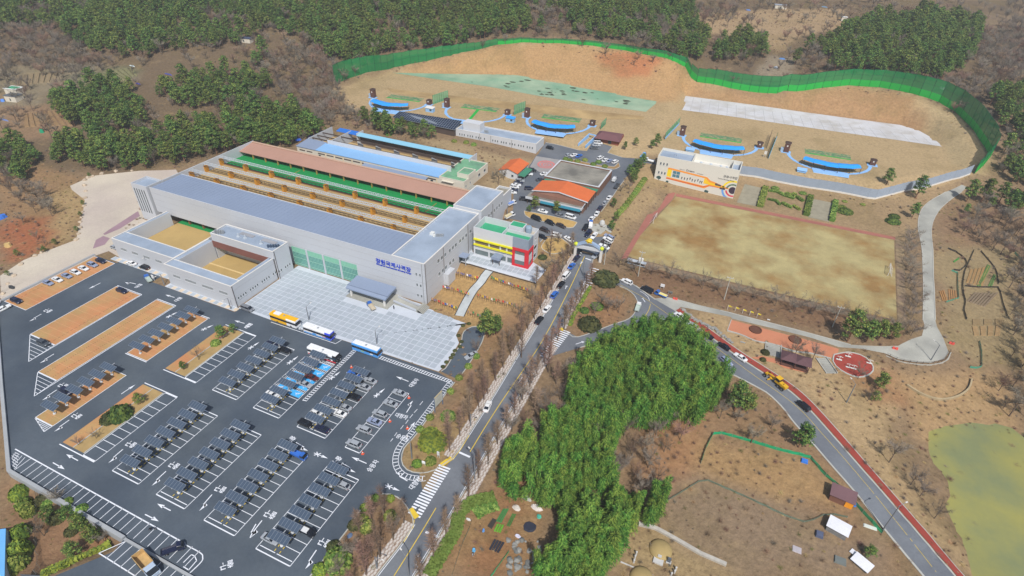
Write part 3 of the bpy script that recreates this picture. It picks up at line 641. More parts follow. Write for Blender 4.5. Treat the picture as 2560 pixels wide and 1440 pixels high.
def marks(parent, mb, mat=None): o = mb.build('road_marking', mat or m_white); o.parent = parent; return o
mb = MB(); band(mb, gp(mainL[1:]), -.5, -.35, .066); band(mb, gp([(1034,1310),(1005,1357),(940,1440)]), -.5, -.35, .066); band(mb, gp(mainR[4:]), .35, .5, .066)
band(mb, gp([(1468,700),(1430,770)]), .35, .5, .066); marks(main_road, mb)
mb = MB(); cl = smoothline(gp([(1462,640),(1420,730),(1345,870),(1250,1010),(1175,1130)]), 6); band(mb, cl, -.12, .12, .068); band(mb, gp([(1090,1270),(1060,1320),(985,1440)]), -.1, .1, .068)
band(mb, gp([(1171,1087),(1150,1122),(1130,1147)]), -.4, -.2, .069); band(mb, gp([(1033,1300),(1034,1312),(1005,1357)]), -.4, -.2, .069); marks(main_road, mb, m_yel)
mb = MB()
def zebra(mb, a, b, n, ln, par_t=None, z=.072, wd=.5):
 a, b = G(*a)[:2], G(*b)[:2]; t = (b-a)/np.linalg.norm(b-a); n_ = np.array([-t[1], t[0]])
 for i in range(n):
  p = a+(b-a)*i/(n-1); q = [p-n_*ln/2-t*wd/2, p+n_*ln/2-t*wd/2, p+n_*ln/2+t*wd/2, p-n_*ln/2+t*wd/2]
  mb.face([(*v, float(h(*v))+z) for v in q])
zebra(mb, (1111,1168), (1036,1287), 19, 3.6); zebra(mb, (1414,828), (1362,893), 16, 3.6); zebra(mb, (1487,672), (1468,712), 8, 3.4)
for a, b_ in (((1148,1131),(1175,1143)), ((1064,1330),(1098,1344)), ((1437,635),(1452,639)), ((1464,646),(1478,651))):
 p, q = G(*a), G(*b_); t = (q-p)[:2]/np.linalg.norm((q-p)[:2]); n = np.array([-t[1], t[0]])*.3
 mb.face([(*(p[:2]-n), p[2]+.075), (*(q[:2]-n), q[2]+.075), (*(q[:2]+n), q[2]+.075), (*(p[:2]+n), p[2]+.075)])
marks(main_road, mb)
for t, hd, k in ((cH(1160,160), cH(1225,60), 'l'), (cS(590,1275), cS(705,1235), 's'), (cH(480,1370), cH(510,1290), 'l'), (cS(1325,830), cS(1275,755), 's'), (cS(640,425), cS(660,395), 's'), (cS(480,690), cS(500,640), 's')):
 o = arrow(t, hd, k, main_road); o.location.z = .045
mb = MB(); sc_ = smoothline(gp([(1550,712),(1610,745),(1690,800),(1780,862),(1880,935),(1990,1015),(2060,1090),(2160,1205),(2340,1430)]), 6); band(mb, sc_, -.06, .06, .082)
band(mb, smoothline(gp([(1610,795),(1622,775),(1626,760)]), 6), -.08, .08, .082); marks(side_road, mb, m_yel)
mb = MB(); band(mb, smoothline(gp([(1600,728),(1618,740),(1624,752)]), 5), -.08, .08, .082); marks(side_road, mb)
kerb('kerb', mainL[1:]); kerb('kerb', [(1032,1295),(1034,1310),(1005,1357),(940,1440),(900,1500)]); kerb('kerb', mainR[4:]); kerb('kerb', mainR[:3]); kerb('kerb', inner); kerb('kerb', sideL[5:], .5); kerb('kerb', [(1451,869),(1540,842)], .3)
kerb('kerb', sideR[4:], .5); kerb('kerb', sideR[:4], .5)
for ln in ([(1360,950),(1280,1050)], [(1610,625),(1480,805),(1375,945)], [(1570,430),(1440,388)], [(1435,385),(1480,330)], [(850,1175),(800,1230)], [(850,290),(960,310),(1160,362)]): kerb('kerb', [cE(*p) for p in ln], .25, .14, None, None, 0)
def footway(name, line_px, w0, w1, label):
 ln = resample(smoothline(gp(line_px), 4), .8); a = offset(ln, w0); b = offset(ln, w1); mb = MB(); band(mb, ln, w0, w1, .075)
 o = mb.build(name, M('dark paver base', (158, 142, 132), .95, .1, .4), None, kind='structure')
 cells = MB(); nw = max(2, int(abs(w1-w0)/.75))
 for i in range(len(ln)-1):
  for k in range(nw):
   s0, s1 = (k+.08+(.25 if i % 2 else 0))/nw, (k+.72+(.25 if i % 2 else 0))/nw
   if s1 > 1.02: continue
   p = [a[i]*(1-s0)+b[i]*s0, a[i]*(1-s1)+b[i]*s1, a[i+1]*(1-s1)+b[i+1]*s1, a[i+1]*(1-s0)+b[i+1]*s0]; c_ = sum(p)/4
   p = [c_+(q-c_)*.9 for q in p]; z = float(h(*c_))+.075
   area = sum(p[j-1][0]*p[j][1]-p[j][0]*p[j-1][1] for j in range(4)); p = p if area > 0 else p[::-1]
   cells.prism([tuple(q) for q in p], z, z+.03, None, bottom=False)
 cells.build('paver_cell', M('pale paver cell', (196, 190, 184), .95, .08, .6), o, kind='stuff'); return o
footway('footway', [(1445,640),(1380,752),(1300,881),(1287,902),(1171,1089),(1130,1147)], .3, 2.9, ''); footway('footway', [(1036,1312),(1005,1357),(940,1440),(905,1495)], .3, 2.9, '')
footway('footway', [(1465,712),(1400,818)], -2.3, -.3, ''); footway('footway', [(1375,862),(1336,923),(1096,1343),(1030,1450)], -3.0, -.3, '')
for q in ([(1134,1150),(1108,1168)], [(1035,1300),(1018,1277)], [(1403,818),(1412,822)]):
 mb = MB(); band(mb, gp(q), .2, 1.6, .13); o = mb.build('tactile_paving', m_yel, None, kind='structure')
mb = MB(); band(mb, smoothline(gp(sideR[4:]), 3), -2.9, -.6, .10, None); mb.build('red_footpath', m_redpath, None, kind='structure')
kerb('kerb', None, .3, .14, None, None, 0, offset(smoothline(gp(sideR[4:]), 3), -3.05))
cp = [(1640,750),(1600,742)]+[cS(*p) for p in [(1430,790),(1560,775),(1680,800),(1900,860),(2230,935)]]+[cQ(*p) for p in [(100,545),(300,600),(760,720),(1100,815),(1500,825),(1700,740),(1722,650)]]
cl_ = [(2307,800),(2306.7,658),(2300,595.5),(2295.5,573),(2296.7,544),(2306.7,520),(2329,500),(2364,480),(2404,462),(2418,468),(2404,480),(2378,498),(2351,522),(2335.6,546.7),(2329,569),(2329,595.5),(2333,658),(2335.6,724),(2338,800)]
tc = [cQ(*p) for p in [(1825,660),(1880,760),(1925,880),(1885,935),(1770,968),(1640,962),(1500,935),(1380,885),(1200,850),(1000,835),(760,755),(560,705),(100,595)]]+[cS(*p) for p in [(2230,985),(1780,893),(1700,880),(1650,925)]]
poly = gp(cp)+gp(cl_)+gp(tc)
sheet('concrete_path', poly, m_conc, .05, kind='structure')
kerb('kerb', cl_[:8]); kerb('kerb', cl_[10:], .3); kerb('kerb', [cQ(*p) for p in [(0,525),(300,600),(760,720),(1100,815)]], .25)
sheet('salmon_terrace', gp([cQ(*p) for p in [(95,605),(560,730),(1000,850),(990,900),(930,930),(760,885),(600,850),(500,830),(400,800),(290,780),(180,730),(60,700)]]), m_salmon, .06, kind='structure')
kerb('kerb', [cQ(*p) for p in [(60,700),(95,605)]], .25, .2, None, None, 0); kerb('low_wall_edge', [cQ(*p) for p in [(60,700),(180,735),(290,785),(400,805)]], .35, .45); kerb('low_wall_edge', [cQ(*p) for p in [(500,832),(620,875),(760,890),(930,935)]], .35, .45)
for c_ in ((298,692), (632,775)):
 p = G(*cQ(*c_)); MB().lathe([(2.2,-.2),(2.2,.5),(1.8,.5),(1.8,.3),(.1,.32)], 20, (p[0], p[1])).build('round_tree_bed', M('brown timber edging', (104, 70, 56), .9), None, label='round brown raised tree bed on the salmon terrace, %s' % ('nearer the flags' if c_[0] < 400 else 'nearer the stairs'), cat='planter').location.z = p[2]
sheet('salmon_path', gp([cQ(*p) for p in [(250,925),(350,910),(480,935),(740,1000),(735,1055),(540,1010),(480,975),(380,950)]]), m_salmon, .06, kind='structure')
ex = [cQ(*p) for p in [(960,900),(1080,880),(1200,910),(1270,970),(1290,1030),(1240,1075),(1160,1090),(1080,1065),(1000,1020),(950,960)]]
sheet('exercise_ground', smoothline(gp(ex)+[gp(ex)[0]], 4)[:-1], m_redplay, .12, kind='structure'); kerb('stone_edging', ex+[ex[0]], .4, .3)
def stairs(name, a, b_, wd, n, label):
 a, b_ = G(*a), G(*b_); t = (b_-a)[:2]; L = np.linalg.norm(t); t = t/L; nn = np.array([-t[1], t[0]])*wd/2
 th = thing(name, (a[0], a[1], a[2]), label, 'stairs')
 for i in range(n):
  p = a[:2]+t*L*i/n; q = a[:2]+t*L*(i+.86)/n; z = a[2]+(b_[2]-a[2])*i/n
  MB().prism([tuple(p-nn), tuple(q-nn), tuple(q+nn), tuple(p+nn)], z-.3, z+.16+.04*(n-i)/n).build('step', m_conc, th)
 for s in (-1, 1): MB().bar((*(a[:2]+nn*s*1.12), a[2]+.3), (*(b_[:2]+nn*s*1.12), b_[2]+.3), .25, .45).build('side_wall', m_kerb, th)
stairs('stairs', cQ(450,808), cQ(442,912), 4.6, 8, 'grey concrete stairs from the salmon terrace down to the pavilions'); stairs('stairs', cQ(850,930), cQ(940,1060), 3.4, 9, 'long grey concrete stairs running down left of the red exercise ground')
# plaza -----------------------------------------------------------------------
PLZ = [(-61.6,-33.0),(-45,-33.2),(-16,-31),(22.6,-30.2)]+[tuple(G(*c3(*p))[:2]) for p in [(2040,790),(2130,650),(2190,550),(2160,470),(2200,395),(2290,345)]]+[(20.2,-3.5),(1,-.9),(-61.6,-.4)]
plaza = sheet('plaza', PLZ, m_joint, .05, flat=0., kind='structure')
tile = MB().box(-1.08, 1.08, -1.08, 1.08, 0, .03, None, 'b').mesh('paving_slab', m_tile)
cells = []
for i in range(35):
 for j in range(12):
  x, y = -60.2+i*2.42, -30.9+j*2.46
  if x < -62 or not all(inpoly(x+a, y+b_, PLZ) for a in (-1, 1) for b_ in (-1, 1)): continue
  if -31 < x < -10.5 and y > -11.5: continue
  if -14 < x < 2 and y > -9: continue
  cells.append((x, y))
cells.sort(key=lambda c_: (c_[0]-CAM[0])**2+(c_[1]-CAM[1])**2)
for x, y in cells[:300]: inst('paving_slab', tile, plaza, (x, y, .052))
mb = MB()
for x, y in cells[300:]: mb.box(x-1.08, x+1.08, y-1.08, y+1.08, .052, .082, None, 'b')
mb.build('paving_slabs', m_tile, plaza, kind='stuff')
walk = sheet('footway', [(-134,-30.9),(-97.5,-30.9),(-97.5,-35.0),(-61.3,-35.1),(-61.3,-33.0),(-96,-33),(-96,-28.4),(-134,-28.6)], m_joint, .05, flat=0., kind='structure')
for i in range(18):
 x = -95.4+i*1.98; MB().box(x-.85, x+.85, -34.85, -33.25, .05, .09, None, 'b').build('paving_slab', m_beige if i % 2 else m_tile, walk)
for i in range(16):
 x = -132.5+i*2.15; MB().box(x-.95, x+.95, -30.7, -28.9, .05, .09, None, 'b').build('paving_slab', m_beige if i % 2 else m_tile, walk)
FCP = gp([cB(1150,765), cB(1250,790), cB(1450,850), cB(1700,920), cB(1765,940), cB(1850,835), cB(1740,770), cB(1705,825), cB(1250,690), cB(1240,660)])
fc = sheet('forecourt', FCP, m_joint, .05, kind='structure')
for i in range(-2, 16):
 for j in range(-3, 8):
  x, y = 1.2+i*2.2, 25.5+j*2.2
  if all(inpoly(x+a, y+b_, FCP) for a in (-.95, .95) for b_ in (-.95, .95)) and not (2 < x < 27.8 and y > 33.2): MB().box(x-.95, x+.95, y-.95, y+.95, float(h(x, y))-.1, float(h(x, y))+.095, None, 'b').build('paving_slab', m_tile, fc)
wp = smoothline(gp([cB(1140,1210), cB(1200,1090), cB(1255,1000), cB(1315,935), cB(1350,880), cB(1390,835)]), 6)
mb = MB(); band(mb, wp, -1.7, 1.7, .05); gpath = mb.build('garden_path', M('pale flagstone', (182, 188, 190), .9, .12, .4, .08), None, kind='structure')
for s in (-1.8, 1.8): kerb('dark_edging', None, .3, .12, M('black edging strip', (60, 58, 58), .9), None, 0, offset(wp, s))
kerb('dark_edging', None, .3, .2, M('black edging strip', (60, 58, 58), .9), None, 0, gp([cB(1150,772),cB(1450,858),cB(1765,948)]))
gv = [(272,628),(237,640),(10,752),(0,745),(0,690),(60,650),(150,615),(190,600),(205,545),(212,500),(180,475),(175,465),(230,440),(350,427),(440,424),(447,436),(405,452),(372,478),(345,500),(352,540),(300,580),(281,600)]
sheet('gravel_yard', [G(*p)[:2] for p in gv[:14]]+[G(*p)[:2] for p in gv[14:17]]+[(-140,16),(-153,9),(-153,-1),(-142,-2),(-131,-5),(-131,-28.5)], m_gravel, .06, kind='structure')
for q in ([(258,585),(272,575),(345,528),(350,540),(300,572),(262,588)], [(232,622),(240,600),(258,590),(275,596),(262,612)]): sheet('crushed_stone_patch', gp(q), m_purple, .085, kind='structure')
m_track2 = M('weathered brick track', (126, 106, 90), .95, .16, .15, .12, .02, 3, col2=(150,130,100), c2s=.12)
# sports field --------------------------------------------------------------
pz = lambda pts: [P(*p, 3.)[:2] for p in pts]
sheet('sports_field', pz([(1690,492),(2235,600),(2242,800),(2100,770),(1900,722),(1570,642),(1600,590)]), m_lawn, .05, flat=3., kind='structure')
sheet('running_track', pz([(1655,474),(1690,480),(1680,500),(1640,540),(1600,590),(1568,645),(1520,655),(1545,600),(1590,535),(1630,487)]), m_track, .055, flat=3., kind='structure')
sheet('running_track', pz([(1690,485),(2238,594),(2238,600),(1690,491)]), m_track, .056, flat=3., kind='structure')
sheet('running_track', pz([(1580,646),(1900,727),(2100,775),(2242,805),(2244,812),(2090,784),(1890,737),(1565,653)]), m_track2, .057, flat=3., kind='structure')
sheet('running_track', pz([(2238,596),(2260,605),(2266,825),(2244,812),(2242,700)]), m_track2, .058, flat=3., kind='structure')
kerb('brick_edging', None, .4, .12, M('brick edging', (168,118,98), .9), None, 0, pz([(1690,484),(2238,593)]))
for q in ([(1862,460),(1905,470),(1890,516),(1842,506)], [(2030,497),(2085,508),(2073,555),(2020,543)]): sheet('bare_grey_patch', gp(q), M('grey weathered turf', (148,142,124), .95, .15, .3, .1), .05, kind='structure')
# trap and skeet ground ------------------------------------------------------
cK = lambda x, y: (820+x/2.844, 80+y/2.844)
p13 = lambda pts: [P(*p, 13.)[:2] for p in pts]; p10 = lambda pts: [P(*p, 10.)[:2] for p in pts]
tarpG = sheet('green_ground_sheet', p13([cK(*p) for p in [(460,290),(840,298),(1300,303),(1450,320),(1700,370),(2000,420),(2345,470),(2330,510),(2260,568),(1900,520),(1500,455),(1150,390),(900,355)]]), M('faded green ground sheet', (156,176,150), .9, .12, .05, .06, col2=(120,158,132), c2s=.04), .06, flat=13., kind='structure')
mb = MB()
for k in range(46):
 x, y = random.choice([(1380,365),(1280,395),(1500,430),(1750,420),(1600,440),(1850,480),(1700,400),(2050,490),(950,355)]); x += random.gauss(0, 70); y += random.gauss(0, 16); p = p13([cK(x, y)])[0]
 if not inpoly(p[0], p[1], p13([cK(*q) for q in [(800,310),(1300,310),(2000,430),(2300,490),(2240,550),(1500,445),(1150,385)]])): continue
 r = random.uniform(.5, 2.4); n = 7; mb.face([(p[0]+r*1.6*math.cos(6.28*i/n)*random.uniform(.5, 1), p[1]+r*math.sin(6.28*i/n)*random.uniform(.5, 1), 13.085+k*.002) for i in range(n)])
mb.build('torn_patch', M('dark torn patch', (66,72,56), .95), tarpG, kind=None)
m_wt = M('white ground sheet', (200,200,204), .85, .06, .06, .05, col2=(180,176,172), c2s=.09, c2w=.35)
tW = [(205,278),(600,330),(1000,385),(1280,425),(1700,480),(1830,520),(1930,575),(2000,632),(1700,588),(1280,530),(900,475),(450,410),(175,375)]
cW = lambda x, y: (1640+x/2.783, 140+y/2.783)
tarpW = sheet('white_ground_sheet', p10([cW(*p) for p in tW]), m_wt, .06, flat=10., kind='structure')
mb = MB(); A_, B_, C_, D_ = [np.array(p10([cW(*p)])[0]) for p in [(205,278),(1930,575),(2000,632),(175,375)]]
for i in range(1, 26): t = i/26; a = A_+(B_-A_)*t; b_ = D_+(C_-D_)*t; line(mb, a*.97+b_*.03, b_*.97+a*.03, .25, 10.075)
for t in (.33, .66): line(mb, A_+(D_-A_)*t, B_+(C_-B_)*t, .25, 10.076)
mb.build('sheet_seam', M('grey seam', (166,166,168), .9), tarpW)
sheet('dark_damp_strip', p13([cK(*p) for p in [(420,400),(900,455),(1300,500),(1700,545),(2250,600),(2240,620),(1900,625),(1400,560),(900,500),(450,430)]]), M('damp sandy ground', (150,126,88), .95, .16, .05, .1, col2=(176,150,106), c2s=.06, c2w=.5), .05, flat=13., kind='structure')
# water ------------------------------------------------------------------------
wm_ = M('turbid pond water', (152,148,84), .35, .06, .02, .02, .02, .6, spec=.35, col2=(126,132,92), c2s=.045, c2w=.42)
sheet('pond', [P(*p, -4)[:2] for p in [(2270,1110),(2320,1060),(2420,1040),(2530,1070),(2620,1140),(2800,1300),(2900,1600),(2440,1600),(2360,1455),(2350,1400),(2320,1330),(2310,1270),(2320,1230),(2290,1150)]], wm_, 0, flat=-4., kind='structure')
ln = resample(smoothline(gp([cQ(*p) for p in [(1935,875),(1890,945),(1775,975),(1640,970),(1500,945),(1400,900)]]), 5), 1.1)
rw = thing('stone_retaining_wall', (ln[0][0], ln[0][1], 1), 'pale rubble stone wall curving below the concrete turning circle', 'wall')
st = [M('pale rubble stone %d' % k, c_, .9, .12, .8) for k, c_ in enumerate(((170,168,160), (150,150,146), (186,182,172)))]
bk = MB(); band(bk, offset(ln, -.0), -.25, .25, 0, None, .1);
mb = MB()
for i in range(len(ln)-1):
 a, b_ = ln[i], ln[i+1]; za = float(h(*a))
 t = (b_-a)/np.linalg.norm(b_-a); n = np.array([t[1], -t[0]])
 if i == 0:
  c0 = np.mean(ln, axis=0)
 cen = np.array(gp([cQ(1700,850)])[0]); s = 1 if np.dot(n, (a-cen)) > 0 else -1
 for k in range(5):
  o_ = .25+k*.16; zt = za+.1-k*.72; p = a+n*s*o_; q = b_+n*s*o_; r = n*s*random.uniform(.25, .45)
  quad = [p, q, q+r, p+r]; ar = sum(quad[j-1][0]*quad[j][1]-quad[j][0]*quad[j-1][1] for j in range(4)); quad = quad if ar > 0 else quad[::-1]
  if i < 60: MB().prism([tuple(v) for v in quad], zt-.7, zt, None, bottom=False).build('stone', st[(i*3+k*5) % 3], rw)
rp = thing('guard_rail', (ln[0][0], ln[0][1], 1), 'dark post railing round the concrete turning circle', 'railing')
for i in range(0, len(ln), 2): p = ln[i]; MB().tube([(p[0], p[1], float(h(*p))), (p[0], p[1], float(h(*p))+1.1)], .07, 5).build('post', M('dark brown metal', (84,72,66), .6), rp)
for zz in (.5, 1.0): MB().tube([(p[0], p[1], float(h(*p))+zz) for p in ln], .05, 4).build('rail', M('dark brown metal', (84,72,66), .6), rp)
# ================================================================= MAIN RANGE HALL
m_wall = M('pale grey metal cladding', (188, 192, 199), .6, .03, .08, .02, spec=.3)
m_wallb = M('light wall panel', (184, 189, 197), .7, .03, .1, .02)
m_roof = M('blue grey metal roof', (134, 148, 172), .55, .04, .05, .02, spec=.3)
m_roof2 = M('pale roof membrane', (158, 172, 190), .7, .07, .12, .04, col2=(142, 156, 174), c2s=.08)
m_par = M('cream parapet cap', (216, 214, 210), .7, .04, .3)
m_dark = M('dark window glass', (52, 66, 72), .15, .1, .5, .05, spec=.5)
m_frame = M('pale window frame', (196, 200, 204), .6, .03)
m_gl = M('green tinted glass', (84, 140, 134), .12, .12, .6, .05, spec=.6)
m_gl2 = M('mint spandrel panel', (126, 186, 160), .3, .06, .6, .04)
m_mull = M('mint metal mullion', (148, 200, 182), .5, .03)
m_brown = M('brown pillar paint', (196, 140, 50), .7, .08, .5)
m_brn2 = M('dark brown metal', (84, 72, 66), .6, .05)
m_rust = M('faded red brown roof sheet', (172, 134, 118), .75, .05, .08, .03)
m_steel = M('galvanised steel', (198, 206, 214), .45, .04, .5, metal=.2)
m_seam = M('wall joint strip', (172, 175, 180), .7)  # slightly darker grey for the strips along the cladding joints
HALL = thing('range_hall', (0, 0, 0), 'long white main shooting range hall with blue sign and open roof', 'building')
T = .35
def wallbox(x0, x1, y0, y1, z0, z1, name='wall', mat=None, par=None): return MB().box(x0, x1, y0, y1, z0, z1).build(name, mat or m_wall, par or HALL)
wallbox(-141.2, -14.2, 0, T, 6.2, 18.1); wallbox(-61.2, -14.2, .02, T-.02, -.3, 6.2); wallbox(-98, -61.2, .02, T-.02, -.3, 6.2)
MB().box(-141, -14.2, T, 16.6, 17.2, 17.75).build('main_roof', m_roof, HALL)
mb = MB()
for x in np.arange(-139, -15, 2.1): mb.box(x-.05, x+.05, T, 16.6, 17.76, 17.82)
mb.build('roof_ribs', m_roof, HALL)
wallbox(-141.2, -14.2, 16.6, 16.9, 12.5, 17.9)
for a in ((-152.1, -142.4, -.6, -.25), (-152.1, -142.4, 7.2, 7.55)): wallbox(*a, -.3, 18.2, 'tower_wall')
for a in ((-152.1, -151.75, -.25, 7.2), (-142.75, -142.4, -.25, 7.2)): wallbox(*a, -.3, 18.2, 'tower_wall')
MB().box(-151.75, -142.75, -.25, 7.2, 17.0, 17.3).build('tower_roof', m_roof2, HALL)
for i in range(5):
 x = -150.9+i*1.55; MB().box(x-.22, x+.22, -.68, -.58, 4.5, 16).build('slot_window', m_dark, HALL)
wallbox(-142.6, -142.2, 7.6, 63.0, -1, 18.1); wallbox(-142.2, -12, 62.6, 63, -1, 16.5)
MB().box(-142.2, -14, 16.9, 42.3, 12.3, 13.0).build('range_floor', m_sand, HALL)
MB().box(-142.2, -14, 42.3, 62.6, 12.3, 13.02).build('firing_lawn', m_green, HALL)
for y, c_ in ((42.3, m_brn2), (41.4, M('tan berm edge', (150,116,80), .9))): MB().box(-142.2, -14, y-.18, y+.18, 13, 13.35).build('edge_board', c_, HALL)
for y in (22.6, 24.8, 32.3, 33.6): MB().box(-142.2, -14, y-.2, y+.2, 12.9, 13.3).build('backstop_beam', M('weathered timber beam', (164,138,98), .9, .1, .4), HALL)
for x in (-104, -26): MB().box(x-.2, x+.2, 42.6, 53, 13.02, 13.06).build('lawn_stripe', M('brown lane strip', (150,124,70), .9), HALL)
def truss(y, x_fins, zb=16.6, z0=13.0):
 t = thing('x', (0, 0, 0), None, None); t.name = 'baffle_truss'; t.parent = HALL
 x0, x1 = -143.2, -13.2; w_ = 2.3
 MB().box(x0, x1, y-.12, y+.12, zb-.2, zb).build('front_beam', m_brn2, t)
 mb = MB()
 for yy in (y+.12, y+w_): mb.bar((x0, yy, zb+.9), (x1, yy, zb+.9), .16)
 mb.bar((x0, y+w_/2, zb+.35), (x1, y+w_/2, zb+.35), .14)
 n = 52
 for i in range(n):
  a = x0+(x1-x0)*i/n; b_ = x0+(x1-x0)*(i+1)/n; m_ = (a+b_)/2
  mb.bar((a, y+.12, zb+.9), (b_, y+w_, zb+.9), .17); mb.bar((a, y+w_, zb+.9), (b_, y+.12, zb+.9), .17)
  mb.bar((a, y+.12, zb+.9), (m_, y+w_/2, zb+.35), .08); mb.bar((m_, y+w_/2, zb+.35), (b_, y+w_, zb+.9), .08)
 mb.build('lattice', m_steel, t)
 for x in x_fins:
  MB().prism([(x-.5, y-.05), (x+.5, y-.05), (x+.5, y+2.4), (x-.5, y+2.4)], z0, zb-.02).build('fin_pillar', m_brown, t)
for y, off in ((21.4, 0), (30, 0), (39.3, 0)): truss(y, [-142.4+i*16.25 for i in range(8)])
t = HALL
MB().loft([[(-142.2, 52.6, 15.9), (-142.2, 62.5, 17.7), (-142.2, 62.5, 17.45), (-142.2, 52.6, 15.65)], [(-13.8, 52.6, 15.9), (-13.8, 62.5, 17.7), (-13.8, 62.5, 17.45), (-13.8, 52.6, 15.65)]]).build('lean_to_roof', m_rust, HALL)
MB().box(-142.2, -13.8, 61.6, 62.9, 17.72, 17.9).build('ridge_cap', M('pale ridge cap', (190,158,136), .7, .04), HALL)
for i in range(16): x = -134+i*8.1; MB().box(x-.18, x+.18, 52.9, 53.6, 13, 15.7).build('roof_post', M('tan painted post', (170,142,76), .7), HALL)
MB().box(-142, -14, 61.9, 62.3, 13.02, 17).build('rear_partition', M('dark green partition', (26,66,60), .8), HALL)
def block(x0, x1, y0, y1, z0, z1, roofz, wm_=None, rm=None, cap=m_par, par=None, pt=.4):
 p = par or HALL; wm_ = wm_ or m_wall
 for a in ((x0, x1, y0, y0+pt), (x0, x1, y1-pt, y1), (x0, x0+pt, y0+pt, y1-pt), (x1-pt, x1, y0+pt, y1-pt)): MB().box(*a, z0, z1).build('wall', wm_, p)
 MB().box(x0+pt, x1-pt, y0+pt, y1-pt, roofz-.3, roofz).build('roof', rm or m_roof2, p)
 mb = MB(); e = .06
 for a in ((x0-e, x1+e, y0-e, y0+pt+e), (x0-e, x1+e, y1-pt-e, y1+e), (x0-e, x0+pt+e, y0+pt+e, y1-pt-e), (x1-pt-e, x1+e, y0+pt+e, y1-pt-e)): mb.box(*a, z1, z1+.12)
 mb.build('parapet_cap', cap, p)
block(-14.2, 0, 0, 44, -.3, 18.1, 17.5); block(-12.2, 1.2, 44, 66, -.3, 19.4, 18.8); block(-5, 1.2, 66, 75, 3, 17, 16.2, None, M('weathered roof deck', (140,136,124), .9, .15, .3))
mb = MB(); mb.box(-9.8, -8.2, 20.3, 22, 17.5, 18.5).box(-7.9, -7.2, 19.6, 20.5, 17.5, 18.4); mb.build('roof_cabinet', M('white cabinet', (222,224,222), .5), HALL)
for i in range(5): MB().box(-6.9+i*.55, -6.5+i*.55, 20.2+i*.25, 21+i*.25, 17.5, 18.6).build('air_conditioner', M('grey unit housing', (150,156,162), .6), HALL)
mb = MB()
for z in (3.2, 6.3, 9.5, 12.6, 15.6):
 mb.box(-61, -.02, -.04, 0, z-.05, z+.05)
 mb.box(-.0, .04, .1, 44, z-.05, z+.05)
for z in (9.5, 12.6, 15.6): mb.box(-141.2, -61, -.04, 0, z-.05, z+.05)
mb.build('cladding_joint', m_seam, HALL)
for y in (.4, 13.8, 34, 55): MB().box(.02 if y < 44 else 1.22, .16 if y < 44 else 1.36, y-.06, y+.06, -.2, 17.9).build('downpipe', m_brn2, HALL)
MB().box(-1.2, -1.06, -.16, -.02, 0, 17.9).build('downpipe', M('grey pipe', (140,142,146), .6), HALL)
def window(x, y, z, wd, hg, face, par=None, cols=1, frame=None, glass=None, sill=True):
 """window set in a wall: frame proud of the wall, pane recessed inside it"""
 p = par or HALL; d = .07; f = MB(); g_ = MB(); e = .08
 def bx(m_, a0, a1, z0, z1, d0, d1):
  if face == 'f': m_.box(x+a0, x+a1, y-d1, y-d0, z+z0, z+z1)
  elif face == 'k': m_.box(x+a0, x+a1, y+d0, y+d1, z+z0, z+z1)
  elif face == 'r': m_.box(x+d0, x+d1, y+a0, y+a1, z+z0, z+z1)
  else: m_.box(x-d1, x-d0, y+a0, y+a1, z+z0, z+z1)
 w2, h2 = wd/2, hg/2
 bx(f, -w2-e, w2+e, h2, h2+e, 0, d); bx(f, -w2-e, w2+e, -h2-e, -h2, 0, d); bx(f, -w2-e, -w2, -h2, h2, 0, d); bx(f, w2, w2+e, -h2, h2, 0, d)
 for i in range(1, cols): xx = -w2+wd*i/cols; bx(f, xx-.04, xx+.04, -h2, h2, 0, d)
 if sill: bx(f, -w2-.15, w2+.15, -h2-.2, -h2-e, 0, d+.1)
 o = f.build('window', frame or m_frame, p); bx(g_, -w2, w2, -h2, h2, 0, .03); q = g_.build('pane', glass or m_dark, p)
 return o
for x in (-3.7, -2.1):
 for z in (12.75, 8., 3.15): window(x, 0, z, .55, 1.1, 'f')
for u, z in ((9.9,14.0),(12.5,14.),(15.1,13.9),(18.7,13.8),(21.2,13.8),(23.6,13.8),(27.2,13.7),(29.6,13.6),(32.4,13.6),(36.2,13.6),(10.1,8.),(12.7,8.),(15.2,8.),(18.5,8.),(21.1,7.9)): window(0, u, z, 1.3, 1.5, 'r', cols=2)
for u in (51.1, 53.6, 56.7, 59.2, 61.7, 64.3): window(1.2, u, 14.1, 1.2, 1.6, 'r', cols=2)
for x0, x1 in ((-63.4,-56.3), (-55.3,-48), (-47,-39.7), (-38.6,-31.3)):
 n = 10; fr = MB(); zs = [.35, 1.1, 4.0, 6.6, 8.9]
 for i in range(n+1): x = x0+(x1-x0)*i/n; fr.box(x-.06, x+.06, -.16, -.02, zs[0], zs[-1])
 for z in zs: fr.box(x0-.06, x1+.06, -.2, -.165, z-.1, z+.1)
 fr.build('curtain_wall_frame', m_mull, HALL)
 for r_ in range(4):
  for i in range(n):
   a = x0+(x1-x0)*i/n+.07; b_ = x0+(x1-x0)*(i+1)/n-.07
   MB().box(a, b_, -.09, -.02, zs[r_]+.11, zs[r_+1]-.11).build('pane', m_gl2 if r_ == 3 else m_gl, HALL)
for x in (-55.8, -47.5, -39.1): MB().box(x-.4, x+.4, -.35, -.02, -.2, 9.2).build('pier', m_wallb, HALL)
sg = M('blue sign letters', (28, 66, 190), .5, .03)
